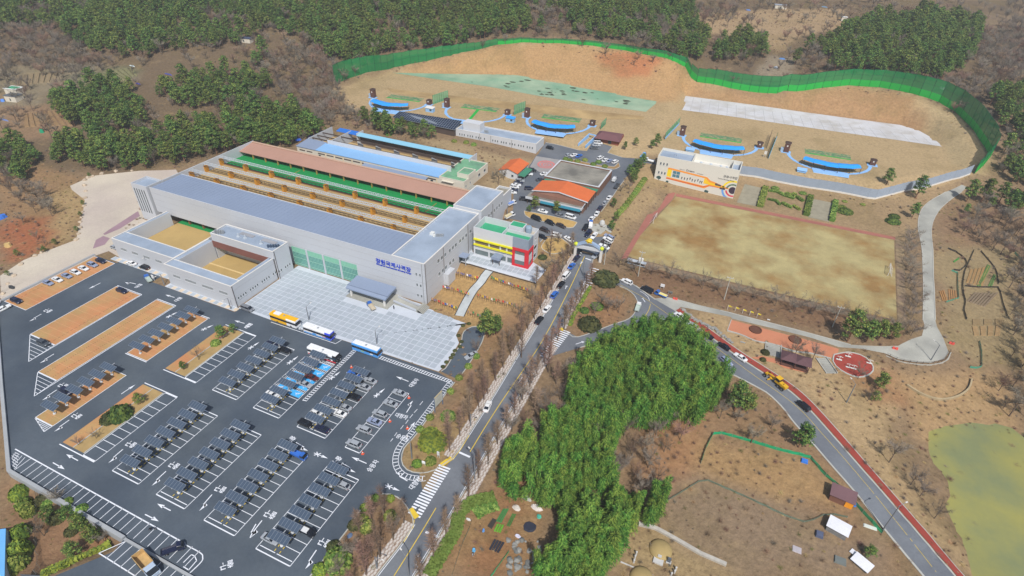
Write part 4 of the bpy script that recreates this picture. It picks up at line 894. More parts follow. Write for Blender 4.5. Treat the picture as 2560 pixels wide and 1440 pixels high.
for txt, sz, x, z, st_ in (('창원국제사격장', 2.25, -13.7, 13.75, 1.0), ('Changwon International Shooting Range', .82, -13.7, 12.3, 1.0)):
 me_ = text_mesh(txt, sz, .08, st_); me_.materials.clear(); me_.materials.append(sg)
 wd = me_.vertices and max(v.co.x for v in me_.vertices)-min(v.co.x for v in me_.vertices); o = inst('sign_letters', me_, HALL, (x, -.12, z), rot=(math.pi/2, 0, 0)); o.scale = (15.6/wd, 1, 1)
mb = MB(); mb.loft([[(-30, -1.9, 5.6), (-30, -8.2, 5.1), (-30, -9.4, 4.4), (-30, -9.4, 3.9), (-30, -1.9, 5.1)], [(-12, -1.9, 5.6), (-12, -8.2, 5.1), (-12, -9.4, 4.4), (-12, -9.4, 3.9), (-12, -1.9, 5.1)]])
mb.build('canopy_roof', m_roof, HALL)
MB().box(-30, -12, -8.3, -8.15, 5.13, 5.2).build('canopy_fold', M('dark fold', (96,108,130), .6), HALL)
for x in (-28.6, -13.4): MB().box(x-.3, x+.3, -8.6, -8, .05, 4.3).build('canopy_post', m_par, HALL)
MB().box(-30.5, -11.5, -9.5, 0, .0, .35).build('entrance_platform', m_conc, HALL)
MB().loft([[(-11, -5.6, .1), (-11, -3, .1), (-11, -3, 1.6), (-11, -5.6, 1.6)], [(-1, -5.6, .0), (-1, -3, .0), (-1, -3, .25), (-1, -5.6, .25)]]).build('ramp', m_conc, HALL)
for y in (-5.9, -2.8): MB().bar((-11, y, 2.0), (-1, y, .8), .2, .9).build('ramp_wall', m_wallb, HALL)
for k in range(5): MB().box(-1+k*.5, .0+k*.5, -6, -1.2, 0, 1.3-k*.25).build('step', m_conc, HALL)
MB().box(-.02, 3.4, 25.6, 29.2, 7.0, 7.3).build('side_canopy', m_roof, HALL); MB().box(.01, .12, 26, 28.8, 4, 6.8).build('side_door', m_dark, HALL)
for y in (25.9, 28.9): MB().box(3, 3.2, y-.1, y+.1, 3.5, 7).build('canopy_post', m_steel, HALL)
MB().box(.0, 2.2, 13.2, 18.6, 1, 6.2).build('plant_enclosure', m_wall, HALL)
# ------------------------------------------------- left wing with sunken yard
LW = thing('courtyard_wing', (-131, -29, 0), 'low white wing with sand yard, left of the front wing', 'building')
def ring(par, x0, x1, y0, y1, z0, z1, front_w, side_w, rm):
 MB().box(x0, x1, y0, y0+.35, z0, z1).build('wall', m_wall, par)
 MB().box(x0, x0+.35, y0+.35, y1, z0, z1).build('wall', m_wall, par)
 MB().box(x1-.35, x1, y0+.35, y1, z0, z1).build('wall', m_wall, par)
 MB().box(x0+.35, x1-.35, y0+.35, y0+front_w, z1-.7, z1-.35).build('roof', rm, par)
 MB().box(x0+.35, x1-.35, y0+front_w, y0+front_w+.25, z0, z1-.2).build('inner_wall', m_wallb, par)
 MB().box(x0+.35, x0+side_w, y0+front_w+.25, y1, z1-.7, z1-.3).build('roof', m_roof2, par)
 MB().box(x0+side_w, x0+side_w+.2, y0+front_w+.25, y1, z0, z1-.25).build('inner_wall', m_wallb, par)
 mb = MB(); e = .05
 for a in ((x0-e, x1+e, y0-e, y0+.4), (x0-e, x0+.4, y0+.4, y1), (x1-.4, x1+e, y0+.4, y1), (x0+.4, x1-.4, y0+front_w-.05, y0+front_w+.3)): mb.box(*a, z1-(.18 if a[0] == x0+.4 else 0), z1+.1-(.18 if a[0] == x0+.4 else 0))
 mb.build('parapet_cap', m_par, par)
ring(LW, -131.5, -96.6, -28.6, -2, -.3, 9.5, 6.2, 1.2, m_roof2)
MB().box(-130, -96.7, -23, 0, 2.6, 3.0).build('yard_sand', M('raked yard sand', (176,150,98), .95, .06, .2, .05), LW)
MB().box(-130, -96.7, 0, 9, 2.6, 3.04).build('yard_turf', m_green, LW)
for x in (-124, -115.5, -107.5, -99.5): MB().box(x-.35, x+.35, 1.2, 2.0, 3, 6.4).build('yard_pillar', M('brown yard pillar', (136,96,66), .8), LW)
MB().box(-131, -96.7, 9, 9.3, 2.6, 17).build('yard_back_wall', M('dark green partition', (26,66,60), .8), LW)
MB().box(-131, -96.7, .5, 9, 6.2, 6.5).build('yard_ceiling', m_wallb, LW)
for gx, n in ((-127.5, 7), (-121, 7), (-114.3, 7), (-107.6, 7)):
 for i in range(n): window(gx+i*.5, -28.6, 5.6, .3, 1.1, 'f', LW, sill=False)
 MB().box(gx-.35, gx+n*.5-.15, -28.75, -28.62, 4.6, 4.75).build('sill', m_frame, LW)
FW = thing('courtyard_wing', (-80, -33, 0), 'white front wing with sand courtyard and rooftop plant, next to the plaza', 'building')
ring(FW, -96.4, -62.2, -33, -11.6, -.3, 9.6, 4.3, 2.0, m_roof2)
MB().box(-64.3, -62.55, -28.7, -11.6, 8.8, 9.3).build('roof', m_roof2, FW); MB().box(-64.5, -64.3, -28.4, -11.6, -.3, 9.35).build('inner_wall', m_wallb, FW)
MB().box(-94.2, -64.5, -28.5, -7, .3, .8).build('yard_sand', M('raked yard sand', (176,150,98), .95, .06, .2, .05), FW)
MB().box(-94.2, -64.5, -16.2, -15.6, .8, .95).build('yard_line', M('pale sand line', (206,182,132), .95), FW)
for a in ((-94, -61.4, -11.8, -11.45), (-94, -61.4, -3.75, -3.4)): MB().box(*a, 9.6 if a[2] < -11 else -.3, 13).build('upper_wall', m_wall, FW)
for a in ((-94, -93.65, -11.45, -3.75), (-61.75, -61.4, -11.45, -3.75)): MB().box(*a, -.3, 13).build('upper_wall', m_wall, FW)
MB().box(-93.65, -61.75, -11.45, -3.75, 12, 12.3).build('upper_roof', m_roof2, FW)
MB().box(-94.2, -64.5, -11.9, -11.6, 6.6, 9.6).build('brown_fascia', M('brown fascia board', (126,84,76), .7), FW); MB().box(-94.2, -64.5, -7.2, -6.9, .8, 9).build('shade_wall', m_wallb, FW); MB().box(-94.2, -64.5, -11.6, -7.2, 6.5, 6.7).build('soffit', m_wallb, FW)
mb = MB()
for a in ((-94.1, -61.3, -11.9, -11.4), (-94.1, -61.3, -3.8, -3.3), (-94.1, -93.6, -11.4, -3.8), (-61.8, -61.3, -11.4, -3.8)): mb.box(*a, 13, 13.12)
mb.build('parapet_cap', m_par, FW)
for x0 in (-84, -72.5): MB().box(x0, x0+7, -6.4, -4.6, 12.3, 12.55).build('roof_hatch', M('grey hatch deck', (150,152,158), .8), FW)
for x, y in ((-82.6,-8.2), (-79.2,-8.0), (-70.4,-8.4)): mb = MB(); mb.box(x-.6, x+.6, y-.5, y+.5, 12.3, 12.8).box(x-.1, x+.3, y-.2, y+.2, 12.8, 14); mb.build('roof_vent', m_steel, FW)
for i in range(4): MB().box(-92.9+i*.9, -92.3+i*.9, -10.6+i*.35, -9.6+i*.35, 12.3, 14).build('air_conditioner', M('grey unit housing', (150,156,162), .6), FW)
for i in range(5): MB().box(-66.4+i*.85, -65.8+i*.85, -9.4+i*.5, -8.8+i*.5, 12.3, 13.6).build('air_conditioner', M('dark louvred unit', (74,90,112), .6), FW)
for gx, n in ((-92.6, 7), (-86.4, 11), (-77.6, 11), (-69, 8)):
 for i in range(n): window(gx+i*.52, -33, 5.4, .3, 1.1, 'f', FW, sill=False)
 MB().box(gx-.35, gx+n*.52-.15, -33.15, -33.02, 4.4, 4.55).build('sill', m_frame, FW)
for i in range(23):
 if i % 5 != 4: window(-62.2 if -31.3+i*1.2 < -11.8 else -61.4, -31.3+i*1.2, 3.4, .5, 1.0, 'r', FW)
mb = MB()
for z in (4.0, 7.2): mb.box(-96.4, -62.2, -33.04, -33, z-.04, z+.04); mb.box(-62.2, -62.16, -33, -11.6, z+.3-.04, z+.3+.04)
mb.build('cladding_joint', m_seam, FW); MB().box(-62.18, -62.04, -32.8, -32.66, 0, 9.5).build('downpipe', m_brn2, FW); MB().box(-61.38, -61.24, -11.3, -11.16, 0, 12.8).build('downpipe', m_brn2, FW)
# ================================================================= OTHER BUILDINGS
m_ltw = M('white painted wall', (198, 201, 206), .75, .03, .15, .02)
m_cream = M('cream painted wall', (210, 204, 190), .8, .04, .15, .03)
m_grn_roof = M('green painted roof deck', (60, 160, 118), .8, .06, .25, .05)
m_grn_old = M('faded green roof deck', (116, 168, 132), .85, .08, .2, .05, col2=(96, 124, 110), c2s=.15, c2w=.28)
m_or_roof = M('orange tile roof', (206, 108, 62), .8, .06, .3, .06)
m_grey_p = M('grey wall panel', (138, 150, 166), .7, .03)
m_redc = M('red corner cladding', (206, 48, 58), .6, .04)
m_yelc = M('yellow sun shade', (220, 214, 40), .6, .04)
RB = thing('office_building', (14, 34.2, 4), 'white office with red corner frame, yellow bands and green roof', 'building')
def bx(name, mat, x0, x1, y0, y1, z0, z1, par): return MB().box(x0, x1, y0, y1, z0, z1).build(name, mat, par)
x0, x1, y0, y1, zb, zt = 2.4, 27, 34.4, 45, 3.4, 17.2
bx('wall', m_ltw, x0, x0+.3, y0+.3, y1, zb, zt, RB); bx('wall', m_ltw, x0, x1, y1-.3, y1, zb, zt, RB); bx('wall', m_ltw, x1-.3, x1, y0+5, y1-.3, zb, 17.0, RB)
for a, b_, in ((11.9, zt), (8.9, 9.4), (3.4, 4.6)): bx('wall', m_ltw, x0, 20.1, y0, y0+.3, a, b_, RB)
bx('wall', m_ltw, x0, 20.1, y0+.02, y0+.28, 6.9, 8.9, RB)
for x in (2.4, 9.2, 14.3, 17.2): bx('pier', m_ltw, x, x+.7, y0-.12, y0+.29, 3.4, 12, RB)
for xa, xb in ((3.1, 9.2), (9.9, 14.3), (15, 17.2), (17.9, 20.1)):
 bx('window_pane', M('brown tinted glass', (116,106,98), .2, .1, .5, spec=.5), xa, xb, y0+.12, y0+.2, 9.4, 11.9, RB); bx('window_pane', M('grey tinted glass', (104,116,118), .2, .12, .5, spec=.5), xa, xb, y0+.12, y0+.2, 4.6, 6.9, RB)
 for z in (11.9, 9.4): MB().box(xa-.4, xb+.2, y0-.75, y0-.02, z-.25, z+.35).build('sun_shade', m_yelc, RB)
bx('roof', m_grn_roof, x0+.3, 14.8, y0+.3, y1-.3, 13.6, 14.2, RB); bx('parapet', m_ltw, 14.8, 15.1, y0+.3, y1-3.2, 13.6, 17.0, RB)
bx('roof', m_grn_roof, 15.1, x1-.9, y0+.5, 40.2, 14.4, 15.2, RB); bx('roof', M('tan roof deck', (186,178,164), .9), 20.5, x1-.3, 40.5, y1-.3, 14.6, 15.4, RB); bx('parapet', m_ltw, 15.1, x1-.4, 40.2, 40.5, 14.6, 16.6, RB)
bx('stair_head', m_ltw, 15.3, 21.6, 41, 45.4, 14.4, 18.0, RB); bx('stair_head_roof', m_grn_roof, 15.7, 21.2, 41.4, 45, 18, 18.06, RB)
for a in ((20.1, x1, y0-.1, y0+.3), (x1-.3, x1+.02, y0+.3, y0+4.8)): bx('grey_panel', m_grey_p, *a, 12.6, 17.2, RB)
for z0_, z1_ in ((3.4, 4.9), (11.4, 12.55)): bx('red_beam', m_redc, 20.1, x1+.35, y0-.4, y0+.1, z0_, z1_, RB); bx('red_beam', m_redc, x1-.2, x1+.34, y0+.1, y0+4.9, z0_, z1_, RB)
for xx in (20.1, 25.6): bx('red_post', m_redc, xx, xx+1.1 if xx < 25 else x1+.33, y0-.38, y0+.08, 4.9, 11.4, RB)
bx('red_post', m_redc, x1-.2, x1+.32, y0+4.0, y0+4.9, 4.9, 11.4, RB)
bx('inset_panel', m_ltw, 21.2, 25.6, y0-.1, y0+.05, 6.9, 9.6, RB); bx('window_pane', M('grey tinted glass', (104,116,118), .2), 21.2, 25.6, y0, y0+.06, 9.6, 11.4, RB); bx('window_pane', M('grey tinted glass', (104,116,118), .2), 21.2, 25.6, y0, y0+.06, 4.9, 6.9, RB)
bx('inset_panel', m_ltw, x1-.05, x1+.12, y0+.2, y0+4, 6.6, 9.8, RB); bx('window_pane', M('grey tinted glass', (104,116,118), .2), x1-.05, x1+.05, y0+.2, y0+4, 9.8, 11.4, RB); bx('window_pane', M('grey tinted glass', (104,116,118), .2), x1-.05, x1+.05, y0+.2, y0+4, 4.9, 6.6, RB)
window(x1, 41.8, 10.3, 3, 1.6, 'r', RB); window(x1, 41.6, 6.3, 2.2, 1.6, 'r', RB); window(x1, 41.9, 14.2, .8, 1, 'r', RB)
bx('porch_roof', m_roof, 12.4, 16.2, y0-3.6, y0-.2, 7.0, 7.7, RB); bx('porch_fascia', m_roof, 12.3, 16.3, y0-3.75, y0-3.55, 6.6, 7.72, RB)
for x in (12.8, 15.8): bx('porch_post', m_brn2, x-.1, x+.1, y0-3.3, y0-3.1, 4, 7, RB)
MB().lathe([(1.25, 15.4), (1.35, 16.2), (1.35, 17.8), (1.1, 18.3), (.2, 18.45)], 14, (23.2, 43.3)).build('water_tank', M('blue grey tank', (138,158,176), .5), RB)
MB().tube([(4.6, 38, 14.2), (4.6, 38, 18.6)], .05, 5).build('mast', m_steel, RB)
R2 = thing('second_range', (-70, 71, 12), 'white low range building with sky blue roof and green roofed end', 'building')
m_sky = M('sky blue metal roof', (132, 176, 220), .6, .04, .08, .02); m_sky2 = M('pale blue metal roof', (134, 188, 214), .6, .04, .08, .02); m_deep = M('deep blue metal roof', (44, 112, 200), .6, .04)
def slab(name, mat, pts, th=.25, par=None): MB().loft([[(*p[:2], p[2]) for p in pts], [(*p[:2], p[2]-th) for p in pts]][::-1]).build(name, mat, par)
bx('wall', m_cream, -121, -21.6, 71, 71.3, 11, 16.3, R2); bx('wall', m_cream, -121, -120.7, 71.3, 99, 11, 16.3, R2)
slab('roof', m_sky, [(-108.4, 70.7, 16.6), (-35, 70.7, 16.6), (-35, 79, 17.4), (-108.4, 79, 17.4)], par=R2); slab('roof', m_roof, [(-121.2, 70.7, 16.5), (-108.5, 70.7, 16.5), (-108.5, 80.4, 17.3), (-121.2, 80.4, 17.3)], par=R2)
bx('screen_wall', m_ltw, -107, -33, 79.1, 79.5, 11.5, 19.4, R2)
for i in range(13):
 x = -105+i*5.5; bx('strip_window', m_brn2, x-2.2, x+2.2, 70.92, 71.0, 14.6, 15.2, R2); bx('pilaster', M('tan pilaster', (214,196,160), .8), x+2.5, x+2.9, 70.88, 71.02, 12, 16.4, R2)
for x in (-117.5, -112.8): bx('strip_window', m_brn2, x-1.8, x+1.8, 70.92, 71, 14.4, 15, R2)
bx('door', m_dark, -106.9, -105.6, 70.9, 71.02, 12, 14.2, R2); bx('door', m_dark, -39.8, -38.4, 70.9, 71.02, 12, 14.4, R2)
bx('lane_floor', m_sand, -107, -33, 79.5, 97, 11.6, 12.05, R2); bx('lane_floor', m_sand, -120.5, -107.2, 80.5, 99, 11.6, 12.04, R2)
for y in (82.8, 89.6): bx('baffle_beam', m_brn2, -106.5, -33, y-.15, y+.15, 17.3, 18, R2)
for y in (83, 87, 91.5): bx('baffle_beam', m_brn2, -120.5, -107.2, y-.15, y+.15, 16.6, 17.2, R2)
for y in (84.5, 92):
 for i in range(6): x = -96+i*11.5; MB().prism([(x-1.6, y-.3), (x+1.6, y-.3), (x+1.6, y+.3), (x-1.6, y+.3)], 12.05, [15.5 if k < 1 or k == 3 else 14.6 for k in range(4)]).build('lane_divider', M('grey concrete', (150,154,158), .9, .1), R2)
slab('rear_roof', m_sky2, [(-101, 95.6, 17.4), (-31, 95.6, 17.4), (-31, 99.2, 18), (-101, 99.2, 18)], par=R2); bx('rear_wall', M('dark brown panel', (82,70,66), .8), -101, -31, 98.6, 98.9, 11.6, 17.4, R2)
slab('rear_roof', m_deep, [(-115, 96.2, 17.4), (-101.6, 96.2, 17.4), (-101.6, 99.8, 18), (-115, 99.8, 18)], par=R2); bx('end_wall', m_ltw, -31, -30.7, 94, 102.5, 11.6, 18.2, R2); bx('side_wall', m_wallb, -107.2, -106.9, 79.5, 99.2, 11.6, 18, R2); bx('end_wall', m_ltw, -101.2, -100.9, 96, 102, 11.6, 18.4, R2); bx('side_wall', m_wallb, -120.9, -120.6, 80, 100, 11.6, 17.6, R2)
block(-35, -21.4, 71.1, 96.2, 11, 16.9, 16.6, m_cream, m_grn_old, m_cream, R2, .3)
block(-27.4, -21.2, 75.2, 82.6, 16.2, 18.7, 18.5, m_cream, m_grn_old, m_cream, R2, .25)
window(-30.2, 71.1, 14.2, 5.2, 1.5, 'f', R2, 3); bx('awning', m_cream, -33.2, -27, 69.9, 71.05, 15.4, 15.55, R2)
for y in (86.5, 92.5): window(-21.4, y, 14.5, 2, 1.3, 'r', R2)
for y in (72.6, 77): window(-21.4, y, 14.2, .7, .9, 'r', R2)
bx('side_step', m_conc, -21.3, -18.6, 73, 79, 11.5, 12.3, R2)
slab('lean_to_roof', m_roof, [(-78, 66.4, 14.6), (-41, 66.4, 14.6), (-41, 70.9, 15.4), (-78, 70.9, 15.4)], par=R2)
OF = thing('long_office', (-35, 134.8, 10), 'long white flat roofed office with row of small windows below the skeet field', 'building')
block(-61, -10.8, 134.8, 146.6, 8.5, 15.5, 14.9, m_ltw, m_roof2, m_par, OF); bx('roof_box', m_ltw, -57.4, -46.6, 137.2, 143, 14.8, 19.6, OF)
for g in range(9):
 for k in range(3 if g not in (3,) else 1): window(-58.4+g*5.3+k*1.5, 134.8, 12.9, .55, 1.1, 'f', OF)
for x in (-45.6, -38.5, -25.5): bx('downpipe', m_brn2, x-.06, x+.06, 134.64, 134.78, 10, 15.4, OF)
for i in range(3): bx('air_conditioner', M('grey unit housing', (150,156,162), .6), -44.6+i*.9, -44+i*.9, 138.4, 139.4, 14.9, 16.4, OF)
SS = thing('solar_shed', (-82, 136, 12.5), 'dark solar panel covered shed left of the long office', 'building')
m_pv = M('dark solar cell', (40, 50, 70), .25, .05, .5, .03, spec=.5); m_pvf = M('aluminium panel frame', (150, 158, 168), .4, .03, metal=.4)
A_ = np.array([[-103.5,133.6],[-103,141],[-61.8,144.2],[-60.4,132.4]]); MB().prism([(-102.5,134.4),(-61,133.2),(-62,143),(-102.5,140)], 11.6, 15.4).build('shed_body', m_brn2, SS)
for i in range(28):
 for j in range(5):
  u0, u1, v0, v1 = i/28+.003, (i+1)/28-.003, j/5+.012, (j+1)/5-.012
  q = lambda u, v: ((A_[0]*(1-u)+A_[3]*u)*(1-v)+(A_[1]*(1-u)+A_[2]*u)*v); z = lambda v: 15.8+1.5*v
  pts = [q(u0, v0), q(u1, v0), q(u1, v1), q(u0, v1)]; MB().prism([tuple(p) for p in pts], [z(v0), z(v0), z(v1), z(v1)], [z(v0)+.08, z(v0)+.08, z(v1)+.08, z(v1)+.08]).build('solar_panel', m_pv, SS)
MB().prism([tuple(p) for p in A_], [15.6,17.1,17.1,15.6], [15.75,17.25,17.25,15.75], m_pvf).build('panel_rack', None, SS)
HS = thing('small_house', (-12, 100.5, 9), 'small white house with orange gable roof and green side canopy', 'building')
def gable(par, x0, x1, y0, y1, ze, zr, axis, mat, ov=.5, th=.2):
 if axis == 'y':
  xm = (x0+x1)/2
  for s, xa in ((1, x0-ov), (-1, x1+ov)): MB().loft([[(xa, y0-ov, ze), (xm, y0-ov, zr), (xm, y0-ov, zr+th), (xa, y0-ov, ze+th)], [(xa, y1+ov, ze), (xm, y1+ov, zr), (xm, y1+ov, zr+th), (xa, y1+ov, ze+th)]]).build('roof', mat, par)
 else:
  ym = (y0+y1)/2
  for ya in (y0-ov, y1+ov): MB().loft([[(x0-ov, ya, ze), (x0-ov, ym, zr), (x0-ov, ym, zr+th), (x0-ov, ya, ze+th)], [(x1+ov, ya, ze), (x1+ov, ym, zr), (x1+ov, ym, zr+th), (x1+ov, ya, ze+th)]]).build('roof', mat, par)
bx('wall', m_ltw, -16.8, -7, 100.4, 114.5, 8, 12.4, HS); MB().loft([[(-16.8,100.4,12.4),(-7,100.4,12.4),(-11.9,100.4,14)], [(-16.8,100.7,12.4),(-7,100.7,12.4),(-11.9,100.7,14)]]).build('gable_wall', m_ltw, HS)
gable(HS, -16.8, -7, 100.4, 114.5, 12.5, 14.3, 'y', m_or_roof); slab('side_canopy', M('green canopy sheet', (66,130,104), .7), [(-6.4,100.2,12), (-2.9,100.2,11.6), (-2.9,111,11.6), (-6.4,111,12)], .12, HS)
for p in ((-3.1,100.5), (-3.1,110.7)): bx('canopy_post', m_steel, p[0]-.06, p[0]+.06, p[1]-.06, p[1]+.06, 8.5, 11.6, HS)
window(-14, 100.4, 10.8, 1.2, 1.2, 'f', HS); window(-9.6, 100.4, 10.8, 1.2, 1.2, 'f', HS)
RS = thing('restaurant', (21, 79, 9), 'low restaurant with orange gable, grey flat roof behind and banner in front', 'building')
m_oldroof = M('stained flat roof', (146, 142, 132), .9, .14, .12, .08, col2=(112, 110, 104), c2s=.09, c2w=.4)
block(7, 35.4, 102, 125, 8, 13.5, 12.9, M('brown brick wall', (122,92,78), .9, .1, .6), m_oldroof, m_ltw, RS, .7)
bx('wall', M('brown brick wall', (122,92,78), .9), 8.4, 34.6, 81, 101.9, 8, 12.6, RS)
xm = 21;
for xa, xb in ((7.9, xm), (35.4, xm)): MB().loft([[(xa, 84.4, 13.3), (xb, 84.4, 15.3), (xb, 84.4, 15.5), (xa, 84.4, 13.5)], [(xa, 97, 13.3), (xb, 97.6, 15.3), (xb, 97.6, 15.5), (xa, 97, 13.5)]]).build('gable_roof', m_or_roof, RS)
MB().loft([[(8.6,84.6,12.6),(34.8,84.6,12.6),(21,84.6,15.2)], [(8.6,84.9,12.6),(34.8,84.9,12.6),(21,84.9,15.2)]]).build('gable_wall', M('brown gable wall', (150,112,96), .9), RS)
for xa, xb in ((7.7, xm), (35.6, xm)): MB().loft([[(xa, 84.1, 13.2), (xb, 84.1, 15.2), (xb, 84.1, 15.6), (xa, 84.1, 13.6)], [(xa, 84.4, 13.2), (xb, 84.4, 15.2), (xb, 84.4, 15.6), (xa, 84.4, 13.6)]]).build('barge_board', m_ltw, RS)
bx('porch_roof', m_oldroof, 7.2, 34.3, 78.8, 84.2, 12.0, 12.5, RS); bx('porch_fascia', m_ltw, 6.9, 34.6, 78.5, 78.8, 11.6, 12.7, RS); bx('porch_fascia', m_ltw, 34.3, 34.6, 78.8, 84.2, 11.6, 12.7, RS)
bx('banner', M('teal banner cloth', (64,150,176), .7, .1, .3), 14.5, 34, 78.4, 78.48, 10.9, 12.2, RS); bx('banner', M('faded picture banner', (150,142,150), .7, .2, .5), 11, 14.4, 78.4, 78.48, 10.9, 12.2, RS)
for i in range(10): x = 7.8+i*2.9; bx('porch_post', m_brn2, x-.12, x+.12, 78.9, 79.1, 8.8, 11.9, RS)
bx('window_pane', m_dark, 9, 34, 80.9, 80.98, 9.4, 11.2, RS); bx('gutter_strip', M('green canopy sheet', (66,130,104), .7), 8, 35.4, 98.2, 101.4, 12.6, 12.75, RS)
for i in range(6): bx('porch_post', m_brn2, 34.9, 35.1, 85+i*3.6, 85.2+i*3.6, 8.8, 12.8, RS)
CR = thing('club_room', (21, 163, 11.5), 'brick club room with dark brown hipped roof and green awnings', 'building')
bx('wall', M('red brick wall', (136,80,64), .9, .1, .8), 14.6, 27.6, 164.6, 176, 9.5, 14.2, CR)
MB().loft([[(13.4,162.6,14), (28.6,163.4,14), (27.2,177.6,14), (12.8,175.8,14)], [(16,167.6,16), (25,168.2,16), (24.4,172,16), (15.8,171.2,16)]]).build('roof', M('dark maroon roof sheet', (112,78,82), .8, .05), CR)
for x in (16.4, 22.5): bx('door', m_dark, x-.9, x+.9, 164.5, 164.62, 11.5, 13.6, CR); slab('awning', M('green awning', (40,140,90), .7), [(x-1.3,163.7,13.7), (x+1.3,163.7,13.7), (x+1.3,164.6,14), (x-1.3,164.6,14)], .1, CR)
MU = thing('mural_building', (75, 142.8, 4), 'white windowless building with an orange bullet mural beside the field', 'building')
m_mur = M('cream mural wall', (212, 210, 202), .8, .02, .1, .02)
bx('wall', m_mur, 54.2, 95.3, 142.8, 143.2, 1.5, 18.5, MU); bx('wall', m_mur, 54.2, 54.6, 143.2, 155.3, 1.5, 18.5, MU); bx('wall', m_mur, 94.9, 95.3, 143.2, 155.3, 1.5, 18.5, MU); bx('wall', m_mur, 54.6, 94.9, 154.9, 155.3, 1.5, 18.5, MU)
bx('roof', m_roof2, 54.6, 71.4, 143.2, 154.9, 16.6, 17.2, MU); bx('roof', M('white roof deck', (214,212,206), .9), 71.7, 91, 143.2, 154.9, 14.6, 15.2, MU); bx('parapet', m_mur, 71.4, 71.7, 143.2, 154.9, 15, 18.7, MU); bx('parapet', m_mur, 91, 91.4, 143.2, 154.9, 15, 18.4, MU); bx('roof', m_roof2, 91.4, 94.9, 143.2, 154.9, 16, 16.4, MU)
for x, y in ((62, 150), ): MB().tube([(x,y,17.2), (x,y,19), (x+1,y,19), (x+1,y,17.2)], .18, 6).build('roof_vent', m_steel, MU)
for x in (75.5, 80.5, 85.5, 88.5): MB().lathe([(.5,15.2),(.5,16),(.9,16.3),(.1,16.8)], 8, (x, 150)).build('roof_vent', m_steel, MU)
for x, z in ((56.3,14.6),(57.9,14.6),(59.6,14.6),(56.1,9.6),(57.7,9.6),(59.3,9.6)): window(x, 142.8, z, .6, 1.3, 'f', MU)
def mural(name, pts, col, d=.02):   # flat paint, a film on the wall, in wall coordinates (x along, z up)
 mb = MB(); mb.face([(54.2+p[0], 142.8-d, p[1]) for p in pts]); return mb.build(name, M(name+' paint', col, .7, .03), MU)
q = lambda pts, ox=0, oz=0: [(a+ox, b_+oz) for a, b_ in pts]
mural('mural_orange', [(6.2,13.0),(7,13.2),(26.4,11.9),(28.6,10.3),(30.2,10.1),(38.2,8.0),(38.2,7.7),(33,7.3),(28.6,7.4),(26.2,5.6),(6.2,6.9),(6.2,8.0),(25.6,6.9),(28,8.2),(36,8.0),(29.6,9.4),(28,9.4),(25.8,11.1),(7,12.3),(6.2,12.4)], (238,152,56), .03)
mural('mural_yellow', [(6.2,8.4),(8.4,8.2),(8.4,12.1),(6.2,12.3)], (240,208,40), .022); mural('mural_yellow_tip', [(25.2,8.2),(36.2,8.0),(29.6,9.35),(28,9.35),(25.8,11.0),(25.2,11)], (240,196,36), .024); mural('mural_red', [(6.2,6.95),(25.6,6.1),(28.2,7.3),(36,7.6),(28,7.6),(25.4,6.5),(6.2,7.4)], (206,92,70), .036)
for i in range(2):
 for j in range(2): mural('mural_glass', [(9.1+i*1.9,8.6+j*1.8-.05*i),(10.8+i*1.9,8.55+j*1.8-.05*i),(10.8+i*1.9,10.1+j*1.8-.05*i),(9.1+i*1.9,10.15+j*1.8-.05*i)], (78,124,142), .03)
mural('mural_tip_block', [(31,8.4),(32.4,8.3),(32.4,9.5),(31,9.7)], (90,84,84), .032); mural('mural_tip_block', [(32.5,8.3),(34,8.3),(34,9.1),(32.5,9.4)], (150,146,140), .032)
for i, (x, a) in enumerate(((14,0),(15.4,1),(16.8,0),(18.2,2),(19.4,1),(20.8,0),(22.2,2),(23.4,1),(24.3,0))):
 z = 8.1+(.6 if a == 2 else 0)-.03*i
 mural('mural_figure', [(x-.12,z),(x+.15,z),(x+.25,z+.8),(x+.45,z+1.1),(x+.3,z+1.3),(x+.12,z+1.5),(x-.12,z+1.5),(x-.2,z+.8)], (70,72,80), .028)
for cx_, r0, r1, a0, a1, col in ((40.0,4.4,5.4,60,182,(240,214,60)), (40.0,2.7,3.5,60,170,(90,120,104)), (40.0,4.4,5.4,186,300,(110,160,226)), (40.0,2.7,3.5,190,300,(214,64,84)), (40.0,0,1.9,0,360,(66,54,70))):
 mb = MB(); n = 18
 for i in range(n):
  t0, t1 = R(a0+(a1-a0)*i/n), R(a0+(a1-a0)*(i+1)/n); pts = [(cx_+r0*math.cos(t0), 7.4+r0*math.sin(t0)), (cx_+r1*math.cos(t0), 7.4+r1*math.sin(t0)), (cx_+r1*math.cos(t1), 7.4+r1*math.sin(t1)), (cx_+r0*math.cos(t1), 7.4+r0*math.sin(t1))]
  pts = [(min(a, 41.05), b_) for a, b_ in pts]
  if max(a for a, _ in pts)-min(a for a, _ in pts) > .01: mb.face([(54.2+a, 142.77, b_) for a, b_ in pts])
 mb.build('mural_ring', M('mural ring %d %d' % (col[0], col[2]), col, .7, .03), MU)
for x0_, c_ in ((33.6,(60,60,66)), (35.0,(130,132,140))): mural('mural_block', [(x0_,6.9),(x0_+1.3,6.9),(x0_+1.3,7.9),(x0_,7.9)], c_, .033)
for x, z, s in ((2.4,5.2,1.3), (7.0,4.3,.8), (27.6,2.6,1.2), (36.4,2.0,.6)):
 mural('mural_tree', [(x+s*math.cos(6.283*k/12)*random.uniform(.75,1.1), z+1.2*s+s*.9*math.sin(6.283*k/12)*random.uniform(.75,1.1)) for k in range(12)], (58,84,84), .02); mural('mural_tree', [(x-.12,z-.4*s),(x+.12,z-.4*s),(x+.1,z+.8*s),(x-.1,z+.8*s)], (58,84,84), .021)
